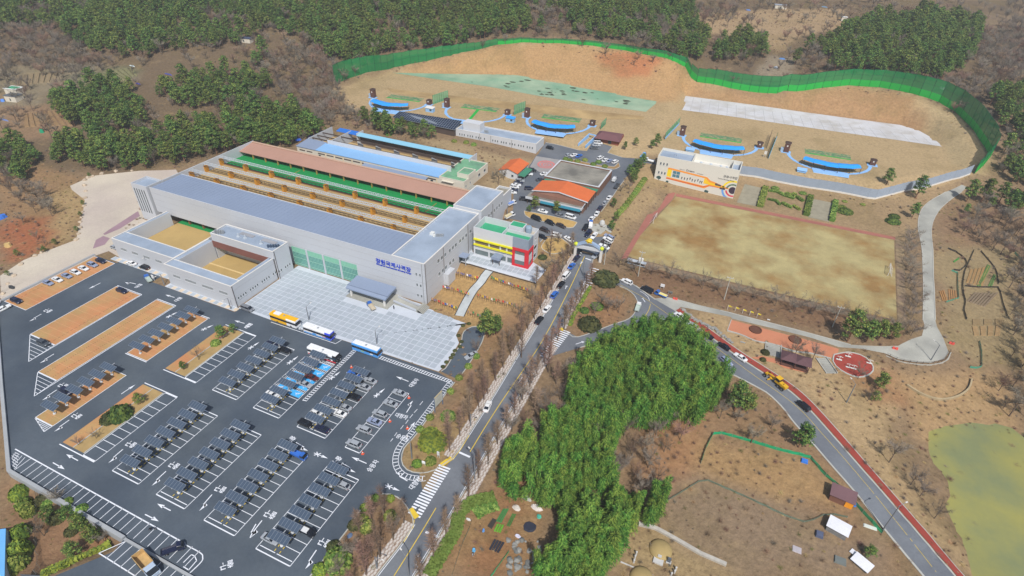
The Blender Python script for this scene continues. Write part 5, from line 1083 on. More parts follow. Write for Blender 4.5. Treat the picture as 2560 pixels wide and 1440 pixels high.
for x, z in ((4.6,4.2),(8.6,3.6),(9.3,3.5),(24.5,2.4),(25.3,2.3),(26,2.5),(31.4,1.9),(32.2,1.9),(34.4,1.6),(35.2,1.6)): mural('mural_figure', [(x-.12,z-.4),(x+.12,z-.4),(x+.16,z+.8),(x-.16,z+.8)], (70,72,80), .02)
for txt, sz, x, z in (('Dream', 1.5, 17.6, 13.35), ('관광사격장', 1.5, 37.4, 14.5), ('Tourist Shooting Range', .85, 35.6, 12.9)):
 me_ = text_mesh(txt, sz, .01); me_.materials.clear(); me_.materials.append(M('dark mural lettering', (66,66,72), .7)); inst('mural_lettering', me_, MU, (54.2+x-75, -.04, z-4-(x-20)*.03), rot=(math.pi/2, 0, 0))
for txt, x in (('shoot your', 13.4), ('at Changwon', 22.6)):
 me_ = text_mesh(txt, .6, .01); me_.materials.clear(); me_.materials.append(M('dark mural lettering', (66,66,72), .7)); inst('mural_lettering', me_, MU, (54.2+x-75, -.04, 13.2-4-(x-17)*.06), rot=(math.pi/2, 0, 0))
# ================================================================= TRAP AND SKEET FIELDS
m_can = M('bright blue canopy sheet', (50, 156, 240), .6, .04, .2, .02); m_hut = M('dark brown hut boards', (96, 66, 58), .85, .06, .5); m_hutr = M('dark hut roof', (70, 54, 50), .85)
m_mat = M('green mesh matting', (78, 132, 96), .9, .2, .5, .2, col2=(150,140,104), c2s=.5, c2w=.45)
def netmat(name, col, alpha):
 m = M(name, col, .8, .08, .3); nt = m.node_tree; out = nt.nodes['Material Output']; b = nt.nodes['Principled BSDF']; tr = nt.nodes.new('ShaderNodeBsdfTransparent'); mx = nt.nodes.new('ShaderNodeMixShader'); mx.inputs[0].default_value = alpha
 nt.links.new(tr.outputs[0], mx.inputs[1]); nt.links.new(b.outputs[0], mx.inputs[2]); nt.links.new(mx.outputs[0], out.inputs[0]); return m
m_net = netmat('green safety net', (26, 128, 70), .84); m_net2 = netmat('pale green net', (88, 184, 142), .6); m_net3 = netmat('brown divider net', (120, 104, 80), .45)
m_solid = M('bright green solid sheet', (36, 168, 66), .7, .05, .2); m_post = M('dark green steel post', (24, 84, 58), .6)
def hut(loc, w_, d_, hh, lab):
 t = thing('trap_house', loc, lab, 'hut'); x, y, z = loc
 MB().box(x-w_/2, x+w_/2, y-d_/2, y+d_/2, z-.2, z+hh).build('wall', m_hut, t); MB().loft([[(x-w_/2-.35, y-d_/2-.35, z+hh), (x+w_/2+.35, y-d_/2-.35, z+hh), (x+w_/2+.35, y+d_/2+.35, z+hh), (x-w_/2-.35, y+d_/2+.35, z+hh)], [(x-.4, y-.4, z+hh+.7), (x+.4, y-.4, z+hh+.7), (x+.4, y+.4, z+hh+.7), (x-.4, y+.4, z+hh+.7)]]).build('roof', m_hutr, t)
 MB().box(x-w_/2-.1, x+w_/2+.1, y-d_/2-.1, y+d_/2+.1, z+hh-.25, z+hh-.05).build('eave_band', M('pale eave band', (170,160,156), .8), t)
 MB().box(x-.35, x+.35, y-d_/2-.06, y-d_/2, z+hh*.62, z+hh*.62+.8).build('hatch', m_par, t)
 if hh > 4: MB().box(x-w_/2-1.7, x-w_/2-.1, y-.9, y+.9, z, z+2.2).build('stair', M('pale blue stair', (160,180,200), .7), t)
 return t
names = ['far left', 'second from left', 'middle', 'right of the middle', 'far right']
def skeet(i, hp, lp, z, canopy, cross=False):
 A = P(*hp, z)[:2]; B = P(*lp, z)[:2]; c_ = (A+B)/2; ch = np.linalg.norm(B-A); ex = (B-A)/ch; ey = np.array([ex[1], -ex[0]])   # ey points to the camera side
 W = lambda u, v: c_+ex*u+ey*v; nm = names[i]
 hut((*A, z), 2.8, 2.6, 5.4, 'tall dark brown trap house of the %s skeet range' % nm); hut((*B, z), 2.8, 2.6, 2.9, 'short dark brown trap house of the %s skeet range' % nm)
 rx, ry = ch/2-1.2, 20.5
 arc = [W(-rx*math.cos(a), 1.2+ry*math.sin(a)) for a in np.linspace(0, math.pi, 40)]
 mb = MB()
 for p, q in zip(arc, arc[1:]):
  t = (q-p)/np.linalg.norm(q-p); n = np.array([-t[1], t[0]])*.85; mb.face([(*(p-n), z+.07), (*(q-n), z+.07), (*(q+n), z+.07), (*(p+n), z+.07)])
 for cc in (A, B): mb.face([(*(cc+np.array(o)), z+.075) for o in ((-2.6,-2.8),(2.6,-2.8),(2.6,1.4),(-2.6,1.4))])
 for k in range(8): p = arc[2+int(k*5)]; mb.box(p[0]-.9, p[0]+.9, p[1]-.9, p[1]+.9, z+.05, z+.14)
 o = mb.build('skeet_path', m_bluepath, None, kind='structure')
 q = [W(-9.5, 19), W(9.5, 19), W(8.5, 25.4), W(-8.5, 25.4)]; MB().prism([tuple(p) for p in q], z, z+.18).build('viewing_step', m_bluepath, o); q = [W(-9, 22), W(9, 22), W(8.6, 25.6), W(-8.6, 25.6)]; MB().prism([tuple(p) for p in q], z, z+.1).build('viewing_step', M('lighter blue step', (170,204,238), .8), o)
 q = [W(-12, -3), W(12, -3), W(12.2, -10), W(-12.2, -10)]; mt = sheet('mesh_mat', q, m_mat, .06, flat=z, kind='structure')
 mb = MB(); e = .5; mb.prism([tuple(p) for p in [W(-12,-2.2), W(12,-2.2), W(12,-3.1), W(-12,-3.1)]], z, z+.12); mb.build('mat_edge', m_solid, mt)
 if cross: MB().prism([tuple(p) for p in [W(-1,-2), W(1,-2), W(2.2,18), W(.4,18)]], z, z+.09).build('mat_walk', m_solid, mt)
 if canopy:
  t = thing('range_canopy', (*W(0, 17), z), 'bright blue curved canopy over the shooting stations of the %s skeet range' % nm, 'canopy')
  ang = np.linspace(R(48), R(132), 6)
  inn = [W(-(rx-2.0)*math.cos(a), 1.2+(ry-6.4)*math.sin(a)) for a in ang]; out = [W(-(rx+.6)*math.cos(a), 1.2+(ry+.2)*math.sin(a)) for a in ang]
  for k in range(5):
   zc = 3.5+(.16 if k % 2 else 0); mb = MB(); a0, a1, b0, b1 = inn[k], inn[k+1], out[k], out[k+1]; mid0, mid1 = a0*.45+b0*.55, a1*.45+b1*.55
   prof = lambda p, q_, r: [(*p, z+zc-.25), (*q_, z+zc+.4), (*r, z+zc-.35), (*r, z+zc-.45), (*q_, z+zc+.3), (*p, z+zc-.35)]
   mb.loft([prof(a0, mid0, b0), prof(a1, mid1, b1)]); mb.build('roof_segment', m_can, t)
  for k in range(6):
   for p in (out[k]*.96+inn[k]*.04, ): MB().tube([(*p, z), (*p, z+3.4)], .13, 5).build('post', m_brn2, t)
   p = inn[k]*.9+out[k]*.1; MB().tube([(*p, z), (*p, z+3.3)], .1, 5).build('post', m_brn2, t)
 return W
W1 = skeet(0, cD(962,285), cD(1590,365), 13, True); W2_ = skeet(1, cD(1790,395), cD(2470,480), 13, False, True); W3 = skeet(2, cK(1415,605), cK(1880,665), 13, True)
cV = lambda x, y: (1660+x/8, 300+y/8); cX = lambda x, y: (1560+x/3.2, 340+y/3.2)
W4 = skeet(3, cV(360,305), cV(1905,545), 10, True); W5 = skeet(4, cX(1295,125), cX(1985,230), 10, True)
for k, (px, z, lab) in enumerate(((cD(1600,445), 13, 'small pale blue booth with grey roof left of the white roof box'), (cK(1298,638), 13, 'small pale blue booth with bright blue roof behind the long office'), (cV(520,620), 10, 'low pale blue box beside the mural building roof'), (cX(1420,285), 10, 'low pale blue box left of the far right skeet steps'))):
 p = P(*px, z); t = thing('booth', p, lab, 'booth'); w_ = 2.6 if k < 2 else 2.2; hh = 2.5 if k < 2 else 1.1
 MB().box(p[0]-w_, p[0]+w_, p[1]-1.4, p[1]+1.4, z, z+hh).build('wall', m_bluepath, t); slab('roof', m_can if k == 1 else (m_par if k == 0 else m_bluepath), [(p[0]-w_-.3, p[1]-1.7, z+hh+.05), (p[0]+w_+.3, p[1]-1.7, z+hh+.05), (p[0]+w_+.3, p[1]+1.7, z+hh+.5), (p[0]-w_-.3, p[1]+1.7, z+hh+.5)], .15, t)
 if k < 2: MB().box(p[0]+.4, p[0]+1.8, p[1]-1.46, p[1]-1.4, z+.9, z+1.9).build('window', m_dark, t)
def screen(a, b_, z, hh, n, lab, low=0., mat=m_net2):
 A = P(*a, z)[:2]; B = P(*b_, z)[:2]; t = thing('divider_screen', (*A, z), lab, 'screen')
 for i in range(n+1): p = A+(B-A)*i/n; MB().tube([(*p, z), (*p, z+hh)], .1, 5).build('post', m_post if mat is m_net2 else m_brn2, t)
 for i in range(n):
  p, q = A+(B-A)*i/n, A+(B-A)*(i+1)/n; MB().face([(*p, z+low), (*q, z+low), (*q, z+hh), (*p, z+hh)]).build('net_panel', mat, t)
  if low: MB().bar((*p, z+low/2), (*q, z+low/2), .25, low).build('wall_panel', m_bluepath, t)
screen(cD(1630,365), cD(1803,306), 13, 6.0, 7, 'pale green net screen right of the far left skeet range'); screen(cK(1322,590), cK(1402,558), 13, 6.2, 6, 'pale green net screen left of the middle skeet range'); screen(cE(1370,165), cE(1418,115), 13, 4.2, 4, 'small pale green net screen behind the brown club room')
screen(cV(15,390), cV(300,90), 10, 4.6, 7, 'slanting green and blue screen beside the tall pines', 1.2); screen(cV(2085,775), cV(2245,370), 10, 3.8, 7, 'blue based green screen between the two right hand ranges', 1.3); screen(cV(2050,570), cV(2130,330), 10, 4, 5, 'brown net screen between the two right hand ranges', 0, m_net3)
p = P(*cV(2010,740), 10); t = thing('score_board', p, 'small white score board on posts between the right hand ranges', 'sign'); MB().box(p[0]-.7, p[0]+.7, p[1]-.15, p[1]+.15, 11.6, 13.4).build('board', m_par, t)
for s in (-.6, .6): MB().box(p[0]+s-.07, p[0]+s+.07, p[1]-.07, p[1]+.07, 10, 11.6).build('post', m_steel, t)
# ---- green safety fence round the top of the fields
FB = [(838,212,13),(850,205,13),(870,196,12.5),(905,186,11.5),(940,178,11),(985,168,10),(1030,159,9.5),(1080,150,8.5),(1130,139,7),(1180,127,5.5),(1240,112,4.2),(1310,105,3.4),(1400,108,3.4),(1480,114,3.6),(1560,125,4),(1620,138,4.6),(1680,152,5.4),(1712,166,7),(1733,200,9.5),(1780,210,10.5),(1830,222,11),(1890,231,11.5),(1940,235,11.5),(1995,229,11),(2050,220,11),(2120,213,11),(2200,218,11.5),(2260,229,12),(2300,240,12.5),(2345,254,13),(2390,280,13.5),(2420,310,14),(2440,335,14),(2460,365,14),(2476,392,12),(2455,418,9),(2435,435,6)]
FBW = [(*G(a, b_)[:2], c_) for a, b_, c_ in FB]
ln = resample([p[:2] for p in FBW], 6.2); acc_ = [0]
for a, b_ in zip(FBW, FBW[1:]): acc_.append(acc_[-1]+math.hypot(b_[0]-a[0], b_[1]-a[1]))
cum = [0]
for a, b_ in zip(ln, ln[1:]): cum.append(cum[-1]+float(np.linalg.norm(b_-a)))
cum = np.array(cum)*acc_[-1]/cum[-1]
FENCE = thing('safety_fence', (*ln[0], float(h(*ln[0]))), 'tall green net safety fence curving round the shooting fields', 'fence')
for i, p in enumerate(ln):
 hh = float(np.interp(cum[i], acc_, [q[2] for q in FBW])); z = float(h(*p)); MB().tube([(*p, z-.3), (*p, z+hh+.2)], .14, 5).build('post', m_post, FENCE)
 if i == len(ln)-1: break
 q = ln[i+1]; z2 = float(h(*q)); solid = 2.6 if cum[i] > acc_[10]-2 else .0
 if cum[i] > acc_[17]: solid = 4.2
 if solid: solid = min(solid, hh*.62); MB().bar((*p, (z+z+solid)/2), (*q, (z2+z2+solid)/2), .08, solid).build('solid_panel', m_solid, FENCE)
 MB().face([(*p, z+solid), (*q, z2+solid), (*q, z2+hh), (*p, z+hh)]).build('net_panel', m_net, FENCE)
 for f in (.5, 1.): zz = solid+(hh-solid)*f; MB().bar((*p, z+zz), (*q, z2+zz), .12).build('rail', m_post, FENCE)
# ---- grey louvre fence behind the field
gl = resample(gp([(1846,437),(1950,456),(2050,474),(2182,499),(2230,487),(2290,474),(2350,458),(2424,436)]), 4.0); GF = thing('louvre_fence', (*gl[0], float(h(*gl[0]))), 'long grey louvre fence on white footing behind the sports field', 'fence')
m_louv = M('grey louvre panel', (154, 166, 182), .6, .05, .3)
for i, p in enumerate(gl):
 z = float(h(*p)); MB().box(p[0]-.12, p[0]+.12, p[1]-.12, p[1]+.12, z-.3, z+5.6).build('post', m_louv, GF)
 if i == len(gl)-1: break
 q = gl[i+1]; z2 = float(h(*q)); MB().bar((*p, z+.35), (*q, z2+.35), .4, .9).build('footing', m_par, GF); MB().bar((*p, z+3.1), (*q, z2+3.1), .1, 4.5).build('panel', m_louv, GF)
 mb = MB()
 for k in range(6): mb.bar((*p, z+1.2+k*.8), (*q, z2+1.2+k*.8), .22, .12)
 mb.build('louvre', m_louv, GF)
# ================================================================= SMALL STRUCTURES
a, b_ = G(1437,640), G(1500,655); zc = max(a[2], b_[2])
GT = thing('entrance_gate', a, 'arched entrance gate with yellow crest over the main road', 'gate')
for p in (a, b_): MB().box(p[0]-.5, p[0]+.5, p[1]-.5, p[1]+.5, p[2]-.2, zc+5.6).build('post', m_par, GT); MB().lathe([(.9, zc+5.6), (1.0, zc+6.2), (.5, zc+6.7), (.05, zc+7)], 8, (p[0], p[1])).build('finial', M('lime finial', (196,206,50), .6), GT)
MB().bar((*a[:2], zc+5), (*b_[:2], zc+5), .6, 1.3).build('beam', m_ltw, GT)
arc = [(a[0]+(b_[0]-a[0])*t, a[1]+(b_[1]-a[1])*t, zc+5.4+2.4*math.sin(math.pi*t)) for t in np.linspace(0, 1, 17)]
mb = MB()
for p, q in zip(arc, arc[1:]): mb.bar(p, q, 1.3, .9)
mb.build('arch', M('blue grey arch sheet', (156,178,208), .5), GT); mp = arc[8]
mb = MB(); n = 10; mb.face([(mp[0]+(1.7 if k % 2 else 1.15)*math.cos(6.283*k/n), mp[1]-.8, mp[2]+.9+(1.2 if k % 2 else .75)*math.sin(6.283*k/n)) for k in range(n)]); mb.lathe([(.9, mp[2]+.2), (1.3, mp[2]+.9), (.7, mp[2]+1.6), (.1, mp[2]+1.8)], 8, mp[:2]); mb.build('crest', M('yellow crest', (226,196,60), .6), GT)
a, b_ = G(*c3(1950,1245))[:2], G(*c3(2028,1160))[:2]; SB = thing('signboard', (*a, 0), 'large pale site map signboard at the edge of the car park', 'sign')
for p in (a, b_): MB().tube([(*p, 0), (*p, 6)], .16, 6).build('post', M('blue grey post', (92,108,136), .6), SB)
MB().bar((*a, 3.9), (*b_, 3.9), .25, 3.8).build('board', M('faded map board', (186,190,184), .6, .12, .5), SB); MB().bar((*a, 5.85), (*b_, 5.85), .35, .2).build('board_cap', M('tan cap', (172,160,130), .7), SB)
for px, w_, hh, lab, col in (((1655,722), 1.6, 2.2, 'white notice board on the slope above the blue flatbed truck', (226,226,230)), ((1675,735), 1.7, 1.3, 'low grey display case above the blue flatbed truck', (120,122,120)), ((1921,801), 1.0, .5, 'small white box on the slope right of the yellow flags', (226,226,230)), (c4(1838,330), 1.0, 1.5, 'small square white sign on the upper traffic island', (232,234,236)), (c4(1985,255), .7, 2.4, 'narrow white sign by the entrance footway', (210,214,220)), (cQ(190,800), 1.6, .5, 'flat grey grate box below the salmon terrace', (168,174,176)), (c1(1540,405), 1.1, 2.6, 'leaning white sign board beside the blue pickup by the wings', (220,222,226))):
 p = G(*px); t = thing('notice_board', p, lab, 'sign')
 MB().box(p[0]-w_/2, p[0]+w_/2, p[1]-.12, p[1]+.12, p[2]+hh*.45, p[2]+hh).build('board', M('board %d' % col[0], col, .6), t)
 for s in (-.4, .4): MB().box(p[0]+w_*s-.05, p[0]+w_*s+.05, p[1]-.05, p[1]+.05, p[2]-.1, p[2]+hh*.46).build('post', m_steel, t)
cone = MB().lathe([(.28,0),(.28,.05),(.17,.06),(.05,.72)], 8).mesh('cone_body', M('orange cone plastic', (226,92,54), .6)); cband = MB().lathe([(.135,.32),(.1,.48)], 8).mesh('white_band', M('white band', (232,232,232), .6)); cbase = MB().box(-.22,.22,-.22,.22,0,.06).mesh('cone_base', M('orange cone plastic', (226,92,54), .6))
for px, lab in ((c3(1115,795), 'orange traffic cone at the top of the solar row full of cars'), (c3(1690,1100), 'orange traffic cone by the topmost silver car of the single row'), (c3(1500,1335), 'orange traffic cone beside the middle of the single row'), (c4(1228,218), 'orange traffic cone below the single row of cars'), (c3(1675,1405), 'orange traffic cone near the dashed lane line')):
 p = G(*px); t = thing('traffic_cone', p, lab, 'cone', 'cones in the car park'); inst('cone_base', cbase, t, sc=1.6); inst('cone_body', cone, t, sc=1.6); inst('white_band', cband, t, sc=1.62)
for px, lab in ((cS(1640,798), 'row of red plastic barriers behind the blue flatbed truck'), (cQ(1470,850), 'red plastic barrier on the concrete path'), (cQ(1945,808), 'red plastic barrier at the edge of the turning circle')):
 p = G(*px); t = thing('barrier', p, lab, 'barrier')
 for k in range(2): MB().loft([[(p[0]-.8+k*.95,p[1]-.3,p[2]),(p[0]+k*.95,p[1]-.3,p[2]),(p[0]+k*.95,p[1]+.3,p[2]),(p[0]-.8+k*.95,p[1]+.3,p[2])], [(p[0]-.75+k*.95,p[1]-.1,p[2]+.9),(p[0]-.05+k*.95,p[1]-.1,p[2]+.9),(p[0]-.05+k*.95,p[1]+.1,p[2]+.9),(p[0]-.75+k*.95,p[1]+.1,p[2]+.9)]]).build('barrier_segment', M('red barrier plastic', (214,84,74), .6), t)
m_pole = M('concrete pole', (176,176,168), .8); m_lamp = M('grey lamp metal', (122,126,132), .5)
def pole(px, hh, lab, kind='utility', arm=0.):
 p = G(*px); t = thing('utility_pole' if kind == 'utility' else 'street_lamp', p, lab, 'pole' if kind == 'utility' else 'street lamp')
 MB().tube([(p[0],p[1],p[2]-.2), (p[0],p[1],p[2]+hh)], [.2, .12], 8).build('shaft', m_pole if kind == 'utility' else m_lamp, t)
 if kind == 'utility':
  MB().bar((p[0]-1.1,p[1],p[2]+hh-.6), (p[0]+1.1,p[1],p[2]+hh-.6), .12).build('cross_arm', m_steel, t)
  for s in (-1, 0, 1): MB().lathe([(.08,p[2]+hh-.5),(.12,p[2]+hh-.3),(.05,p[2]+hh-.1)], 6, (p[0]+s, p[1])).build('insulator', m_par, t)
 else:
  q = (p[0]+1.9*math.cos(arm), p[1]+1.9*math.sin(arm), p[2]+hh+.35); MB().tube([(p[0],p[1],p[2]+hh-.1), ((p[0]+q[0])/2,(p[1]+q[1])/2,p[2]+hh+.25), q], .07, 5).build('arm', m_lamp, t); MB().bar(q, (q[0]+.7*math.cos(arm), q[1]+.7*math.sin(arm), q[2]), .3, .14).build('lamp_head', m_par, t)
 return t, p
t, p = pole((1595,691), 12, 'concrete utility pole with two transformers on the slope below the field')
for s in (-1, 1): MB().lathe([(.38,p[2]+7.4),(.42,p[2]+7.6),(.42,p[2]+8.7),(.2,p[2]+8.9)], 10, (p[0]+s*.55, p[1])).build('transformer', m_par, t)
pole((1810,749), 10.7, 'plain concrete utility pole above the yellow flags'); pole(cQ(945,665), 9.5, 'concrete utility pole beside the trees right of the terrace'); pole(cS(890,430), 11, 'concrete utility pole beside the crossing below the gate')
pole((2116,1006), 8, 'grey street lamp on the dry slope left of the pond', 'lamp', 2.2); pole((2208,1324), 10, 'tall grey street lamp at the tip of the green net', 'lamp', .8); pole((1187,1198), 10.5, 'grey street lamp on the right footway below the zebra crossing', 'lamp', 2.7); pole(cQ(1775,945), 7, 'grey street lamp at the turning circle', 'lamp', 2.4); pole(cS(665,540), 9, 'grey street lamp on the right footway near the gate', 'lamp', 2.7); pole(c4(1690,1440), 8, 'white street lamp at the bottom of the main road', 'lamp', 2.7)
pole(c3(690,320), 6, 'thin dark lamp post behind the white and blue bus', 'lamp', 1.5); pole(c3(1370,560), 6, 'thin dark lamp post behind the light blue bus', 'lamp', 1.5); pole((1268,540), 6, 'thin dark lamp post beside the white pickup behind the office', 'lamp', 1.5); pole(c1(1520,265), 5, 'thin pale lamp post before the courtyard wing', 'lamp', -1.5); pole(c1(1645,450), 5, 'thin pale lamp post at the corner of the front wing', 'lamp', -1.5); pole(c1(2310,690), 5, 'thin pale lamp post by the plaza corner of the front wing', 'lamp', -1.5)
pole(c4(1720,265), 6.5, 'thin lamp post on the upper traffic island', 'lamp', 2.5); pole(cH(845,440), 5, 'black lamp post on the left footway', 'lamp', 0); pole(cH(220,1390), 5, 'black lamp post on the left footway at the bottom of the main road', 'lamp', 0)
for (a, b_, lab) in (((1629,566), (1644,537), 'white football goal at the track end of the field'), ((2218,696), (2222,664), 'white football goal at the far right of the field')):
 A, B = P(*a, 3), P(*b_, 3); c_ = (A+B)/2; dd = (B-A)/np.linalg.norm(B-A)*3.66; A, B = c_-dd, c_+dd; bk = np.array([dd[1], -dd[0], 0])/3.66*1.6*(-1 if a[0] < 1800 else 1); t = thing('football_goal', (c_[0], c_[1], 3), lab, 'goal')
 for q in (A, B): MB().tube([(q[0],q[1],3), (q[0],q[1],5.44)], .1, 6).build('post', m_par, t); MB().tube([(q[0],q[1],5.4), (q[0]+bk[0],q[1]+bk[1],3.02)], .05, 5).build('stay', m_par, t)
 MB().tube([(A[0],A[1],5.44), (B[0],B[1],5.44)], .1, 6).build('crossbar', m_par, t); MB().face([(A[0],A[1],5.4),(B[0],B[1],5.4),(B[0]+bk[0],B[1]+bk[1],3.05),(A[0]+bk[0],A[1]+bk[1],3.05)]).build('net', netmat('white goal net', (220,220,220), .25), t)
p = G(1590,665); t = thing('bench_shelter', p, 'long grey roofed bench shelter beside the lower track', 'shelter'); MB().box(p[0]-4, p[0]+4, p[1]-.9, p[1]+.9, p[2]+2.2, p[2]+2.4).build('roof', m_steel, t)
for s in (-3.6, 0, 3.6): MB().box(p[0]+s-.08, p[0]+s+.08, p[1]+.6, p[1]+.76, p[2]-.2, p[2]+2.2).build('post', m_steel, t)
MB().box(p[0]-3.7, p[0]+3.7, p[1]-.1, p[1]+.4, p[2]+.4, p[2]+.5).build('bench', m_steel, t)
for cx_, cy_, nm in ((565,965,'left'), (680,1000,'right')):
 p = G(*cQ(cx_, cy_)); t = thing('pavilion', p, 'square wooden pavilion with maroon roof, the %s of the pair' % nm, 'pavilion'); s = 2.7
 MB().loft([[(p[0]-s,p[1]-s,p[2]+2.7),(p[0]+s,p[1]-s,p[2]+2.7),(p[0]+s,p[1]+s,p[2]+2.7),(p[0]-s,p[1]+s,p[2]+2.7)], [(p[0]-.3,p[1]-.3,p[2]+3.9),(p[0]+.3,p[1]-.3,p[2]+3.9),(p[0]+.3,p[1]+.3,p[2]+3.9),(p[0]-.3,p[1]+.3,p[2]+3.9)]]).build('roof', M('maroon pavilion roof', (98,72,76), .8), t)
 for sx in (-2.1, 2.1):
  for sy in (-2.1, 2.1): MB().box(p[0]+sx-.1, p[0]+sx+.1, p[1]+sy-.1, p[1]+sy+.1, p[2]-.2, p[2]+2.7).build('post', m_hut, t)
 MB().box(p[0]-2.2, p[0]+2.2, p[1]-2.2, p[1]+2.2, p[2]-.1, p[2]+.4).build('deck', m_hut, t)
for k, (cx_, cy_) in enumerate(((1075,918),(1000,945),(1080,1010),(1120,1020),(1255,975))):
 p = G(*cQ(cx_, cy_)); t = thing('exercise_machine', p, 'white outdoor exercise machine on the red ground, %s' % ['nearest the terrace','by the left edge','left of the bare tree shadow','beside the bare tree shadow','by the right edge'][k], 'exercise machine')
 MB().tube([(p[0],p[1],p[2]), (p[0],p[1],p[2]+1.8)], .12, 6).build('post', m_par, t); MB().tube([(p[0]-.9,p[1],p[2]+1.5), (p[0],p[1],p[2]+1.75), (p[0]+.9,p[1],p[2]+1.5)], .09, 5).build('handles', m_par, t); MB().box(p[0]-.9, p[0]+.9, p[1]-.3, p[1]+.3, p[2]+.3, p[2]+.4).build('foot_plate', m_par, t)
for i, px in enumerate(((2195,905),(2275,925),(2352,947),(2428,967),(2505,990))):
 p = G(*cS(*px)); t = thing('golf_flag', p, 'small yellow flag on white pole, %s from the left' % ordinal(i), 'flag', 'yellow flags beside the concrete path')
 MB().tube([(p[0],p[1],p[2]-.1), (p[0],p[1],p[2]+2.1)], .07, 5).build('pole', m_par, t); MB().loft([[(p[0],p[1],p[2]+2.1),(p[0],p[1],p[2]+1.5)], [(p[0]+.6,p[1]+.05,p[2]+2.0),(p[0]+.6,p[1]+.05,p[2]+1.5)], [(p[0]+1.2,p[1]-.05,p[2]+1.85),(p[0]+1.2,p[1]-.05,p[2]+1.4)]], None, False, False).build('cloth', M('yellow flag cloth', (226,206,60), .8), t)
cols = [(214,60,60),(236,236,240),(60,90,170),(226,190,60),(60,140,90),(150,80,70),(120,110,150),(200,150,120)]
fmat = [M('flag cloth %d' % k, c_, .85) for k, c_ in enumerate(cols)]; fpole = MB().tube([(0,0,-.1), (0,0,2.3)], .05, 5).mesh('pole', M('brown flag pole', (120,94,68), .8)); fcl = MB().loft([[(0,0,2.3),(0,0,1.5)], [(.3,.08,2.22),(.3,.08,1.45)], [(.55,-.02,1.9),(.55,-.02,1.1)]], None, False, False).mesh('cloth', fmat[0])
rows = [(cB(1085,880), cB(1280,930), 13, 'upper left'), (cB(1005,1000), cB(1210,1060), 15, 'middle left'), (cB(915,1105), cB(1110,1180), 12, 'lower left'), (cB(1400,930), cB(1690,1030), 20, 'upper right'), (cB(1290,1075), cB(1600,1160), 18, 'middle right'), (cB(1210,1210), cB(1400,1270), 11, 'lower right')]
for a, b_, n, nm in rows:
 for i in range(n):
  p = G(a[0]+(b_[0]-a[0])*i/(n-1), a[1]+(b_[1]-a[1])*i/(n-1)+random.uniform(-1.4, 1.4)); t = thing('national_flag', p, 'small drooping flag on a thin pole in the %s row of the flag garden' % nm, 'flag', 'flags in the %s row of the flag garden' % nm, random.uniform(-.6, .6))
  inst('pole', fpole, t, sc=1.15); inst('cloth', fcl, t, sc=1.15, mat=random.choice(fmat))
def shed(px, rz, L, W_, hh, lab, wm, rm, open_=False):
 p = G(*px); t = thing('shed', p, lab, 'shed', None, rz); o = lambda mb, n, m_: setattr(mb, 'q', 0) or _loc(mb, n, m_, t)
 _loc(MB().box(-L/2, L/2, -W_/2, W_/2, -.3, hh), 'wall', wm, t); _loc(MB().loft([[(-L/2-.3,-W_/2-.3,hh),(L/2+.3,-W_/2-.3,hh),(L/2+.3,W_/2+.3,hh+.5),(-L/2-.3,W_/2+.3,hh+.5)], [(-L/2-.3,-W_/2-.3,hh+.12),(L/2+.3,-W_/2-.3,hh+.12),(L/2+.3,W_/2+.3,hh+.62),(-L/2-.3,W_/2+.3,hh+.62)]]), 'roof', rm, t); return t
def _loc(mb, n, m_, t): o = bpy.data.objects.new(n, mb.mesh(n, m_)); COL.objects.link(o); o.parent = t; return o
t = shed(cR(1285,690), -.12, 5.6, 3.6, 2.1, 'brown metal shed beside the road net', M('brown shed wall', (120,84,70), .8), M('plum shed roof', (116,88,92), .7)); _loc(MB().box(.9, 2.7, -1.95, -1.82, .0, 1.9), 'door', M('orange door sheet', (230,150,40), .7), t)
t = shed(cR(1255,910), -.25, 4.6, 3.0, 1.8, 'framed crate shelter with white roof in the dry field', M('grey slatted wall', (128,128,128), .8, .2, 1.5), M('white roof sheet', (226,228,236), .6))
t = shed(cR(1425,1145), -.55, 3.8, 2.2, .7, 'low box covered with white corrugated sheets in the dry field', M('grey slatted wall', (128,128,128), .8), M('white roof sheet', (226,228,236), .6)); _loc(MB().box(-3.4, -2.2, .4, 1.8, .5, .62), 'loose_sheet', M('white roof sheet', (226,228,236), .6), t)
for px, w_, d_, hh, col, lab in ((cR(1355,715), 1.2, .9, .9, (48,130,230), 'bright blue plastic drum beside the brown shed'), (cR(1032,428), .9, .7, .6, (60,120,210), 'blue tarpaulin bundle against the green net'), (cR(1135,940), .9, .9, .8, (84,92,116), 'dark plastic tub left of the crate shelter'), (cR(980,1040), 1.1, .9, .15, (176,170,176), 'pale sheet lying in the dry field'), (cR(1490,885), 1.6, .5, .2, (200,206,200), 'white plank near the tip of the green net'), (cR(1280,1120), 1.4, 1.0, .5, (112,118,116), 'grey wire crate low in the dry field')):
 p = G(*px); MB().loft([[(p[0]-w_,p[1]-d_,p[2]-.05),(p[0]+w_,p[1]-d_,p[2]-.05),(p[0]+w_,p[1]+d_,p[2]-.05),(p[0]-w_,p[1]+d_,p[2]-.05)], [(p[0]-w_*.9,p[1]-d_*.85,p[2]+hh),(p[0]+w_*.85,p[1]-d_*.9,p[2]+hh*.95),(p[0]+w_*.9,p[1]+d_*.85,p[2]+hh),(p[0]-w_*.85,p[1]+d_*.9,p[2]+hh*.9)]]).build('field_gear', M('gear %d %d' % col[:2], col, .7), None, label=lab, cat='gear')
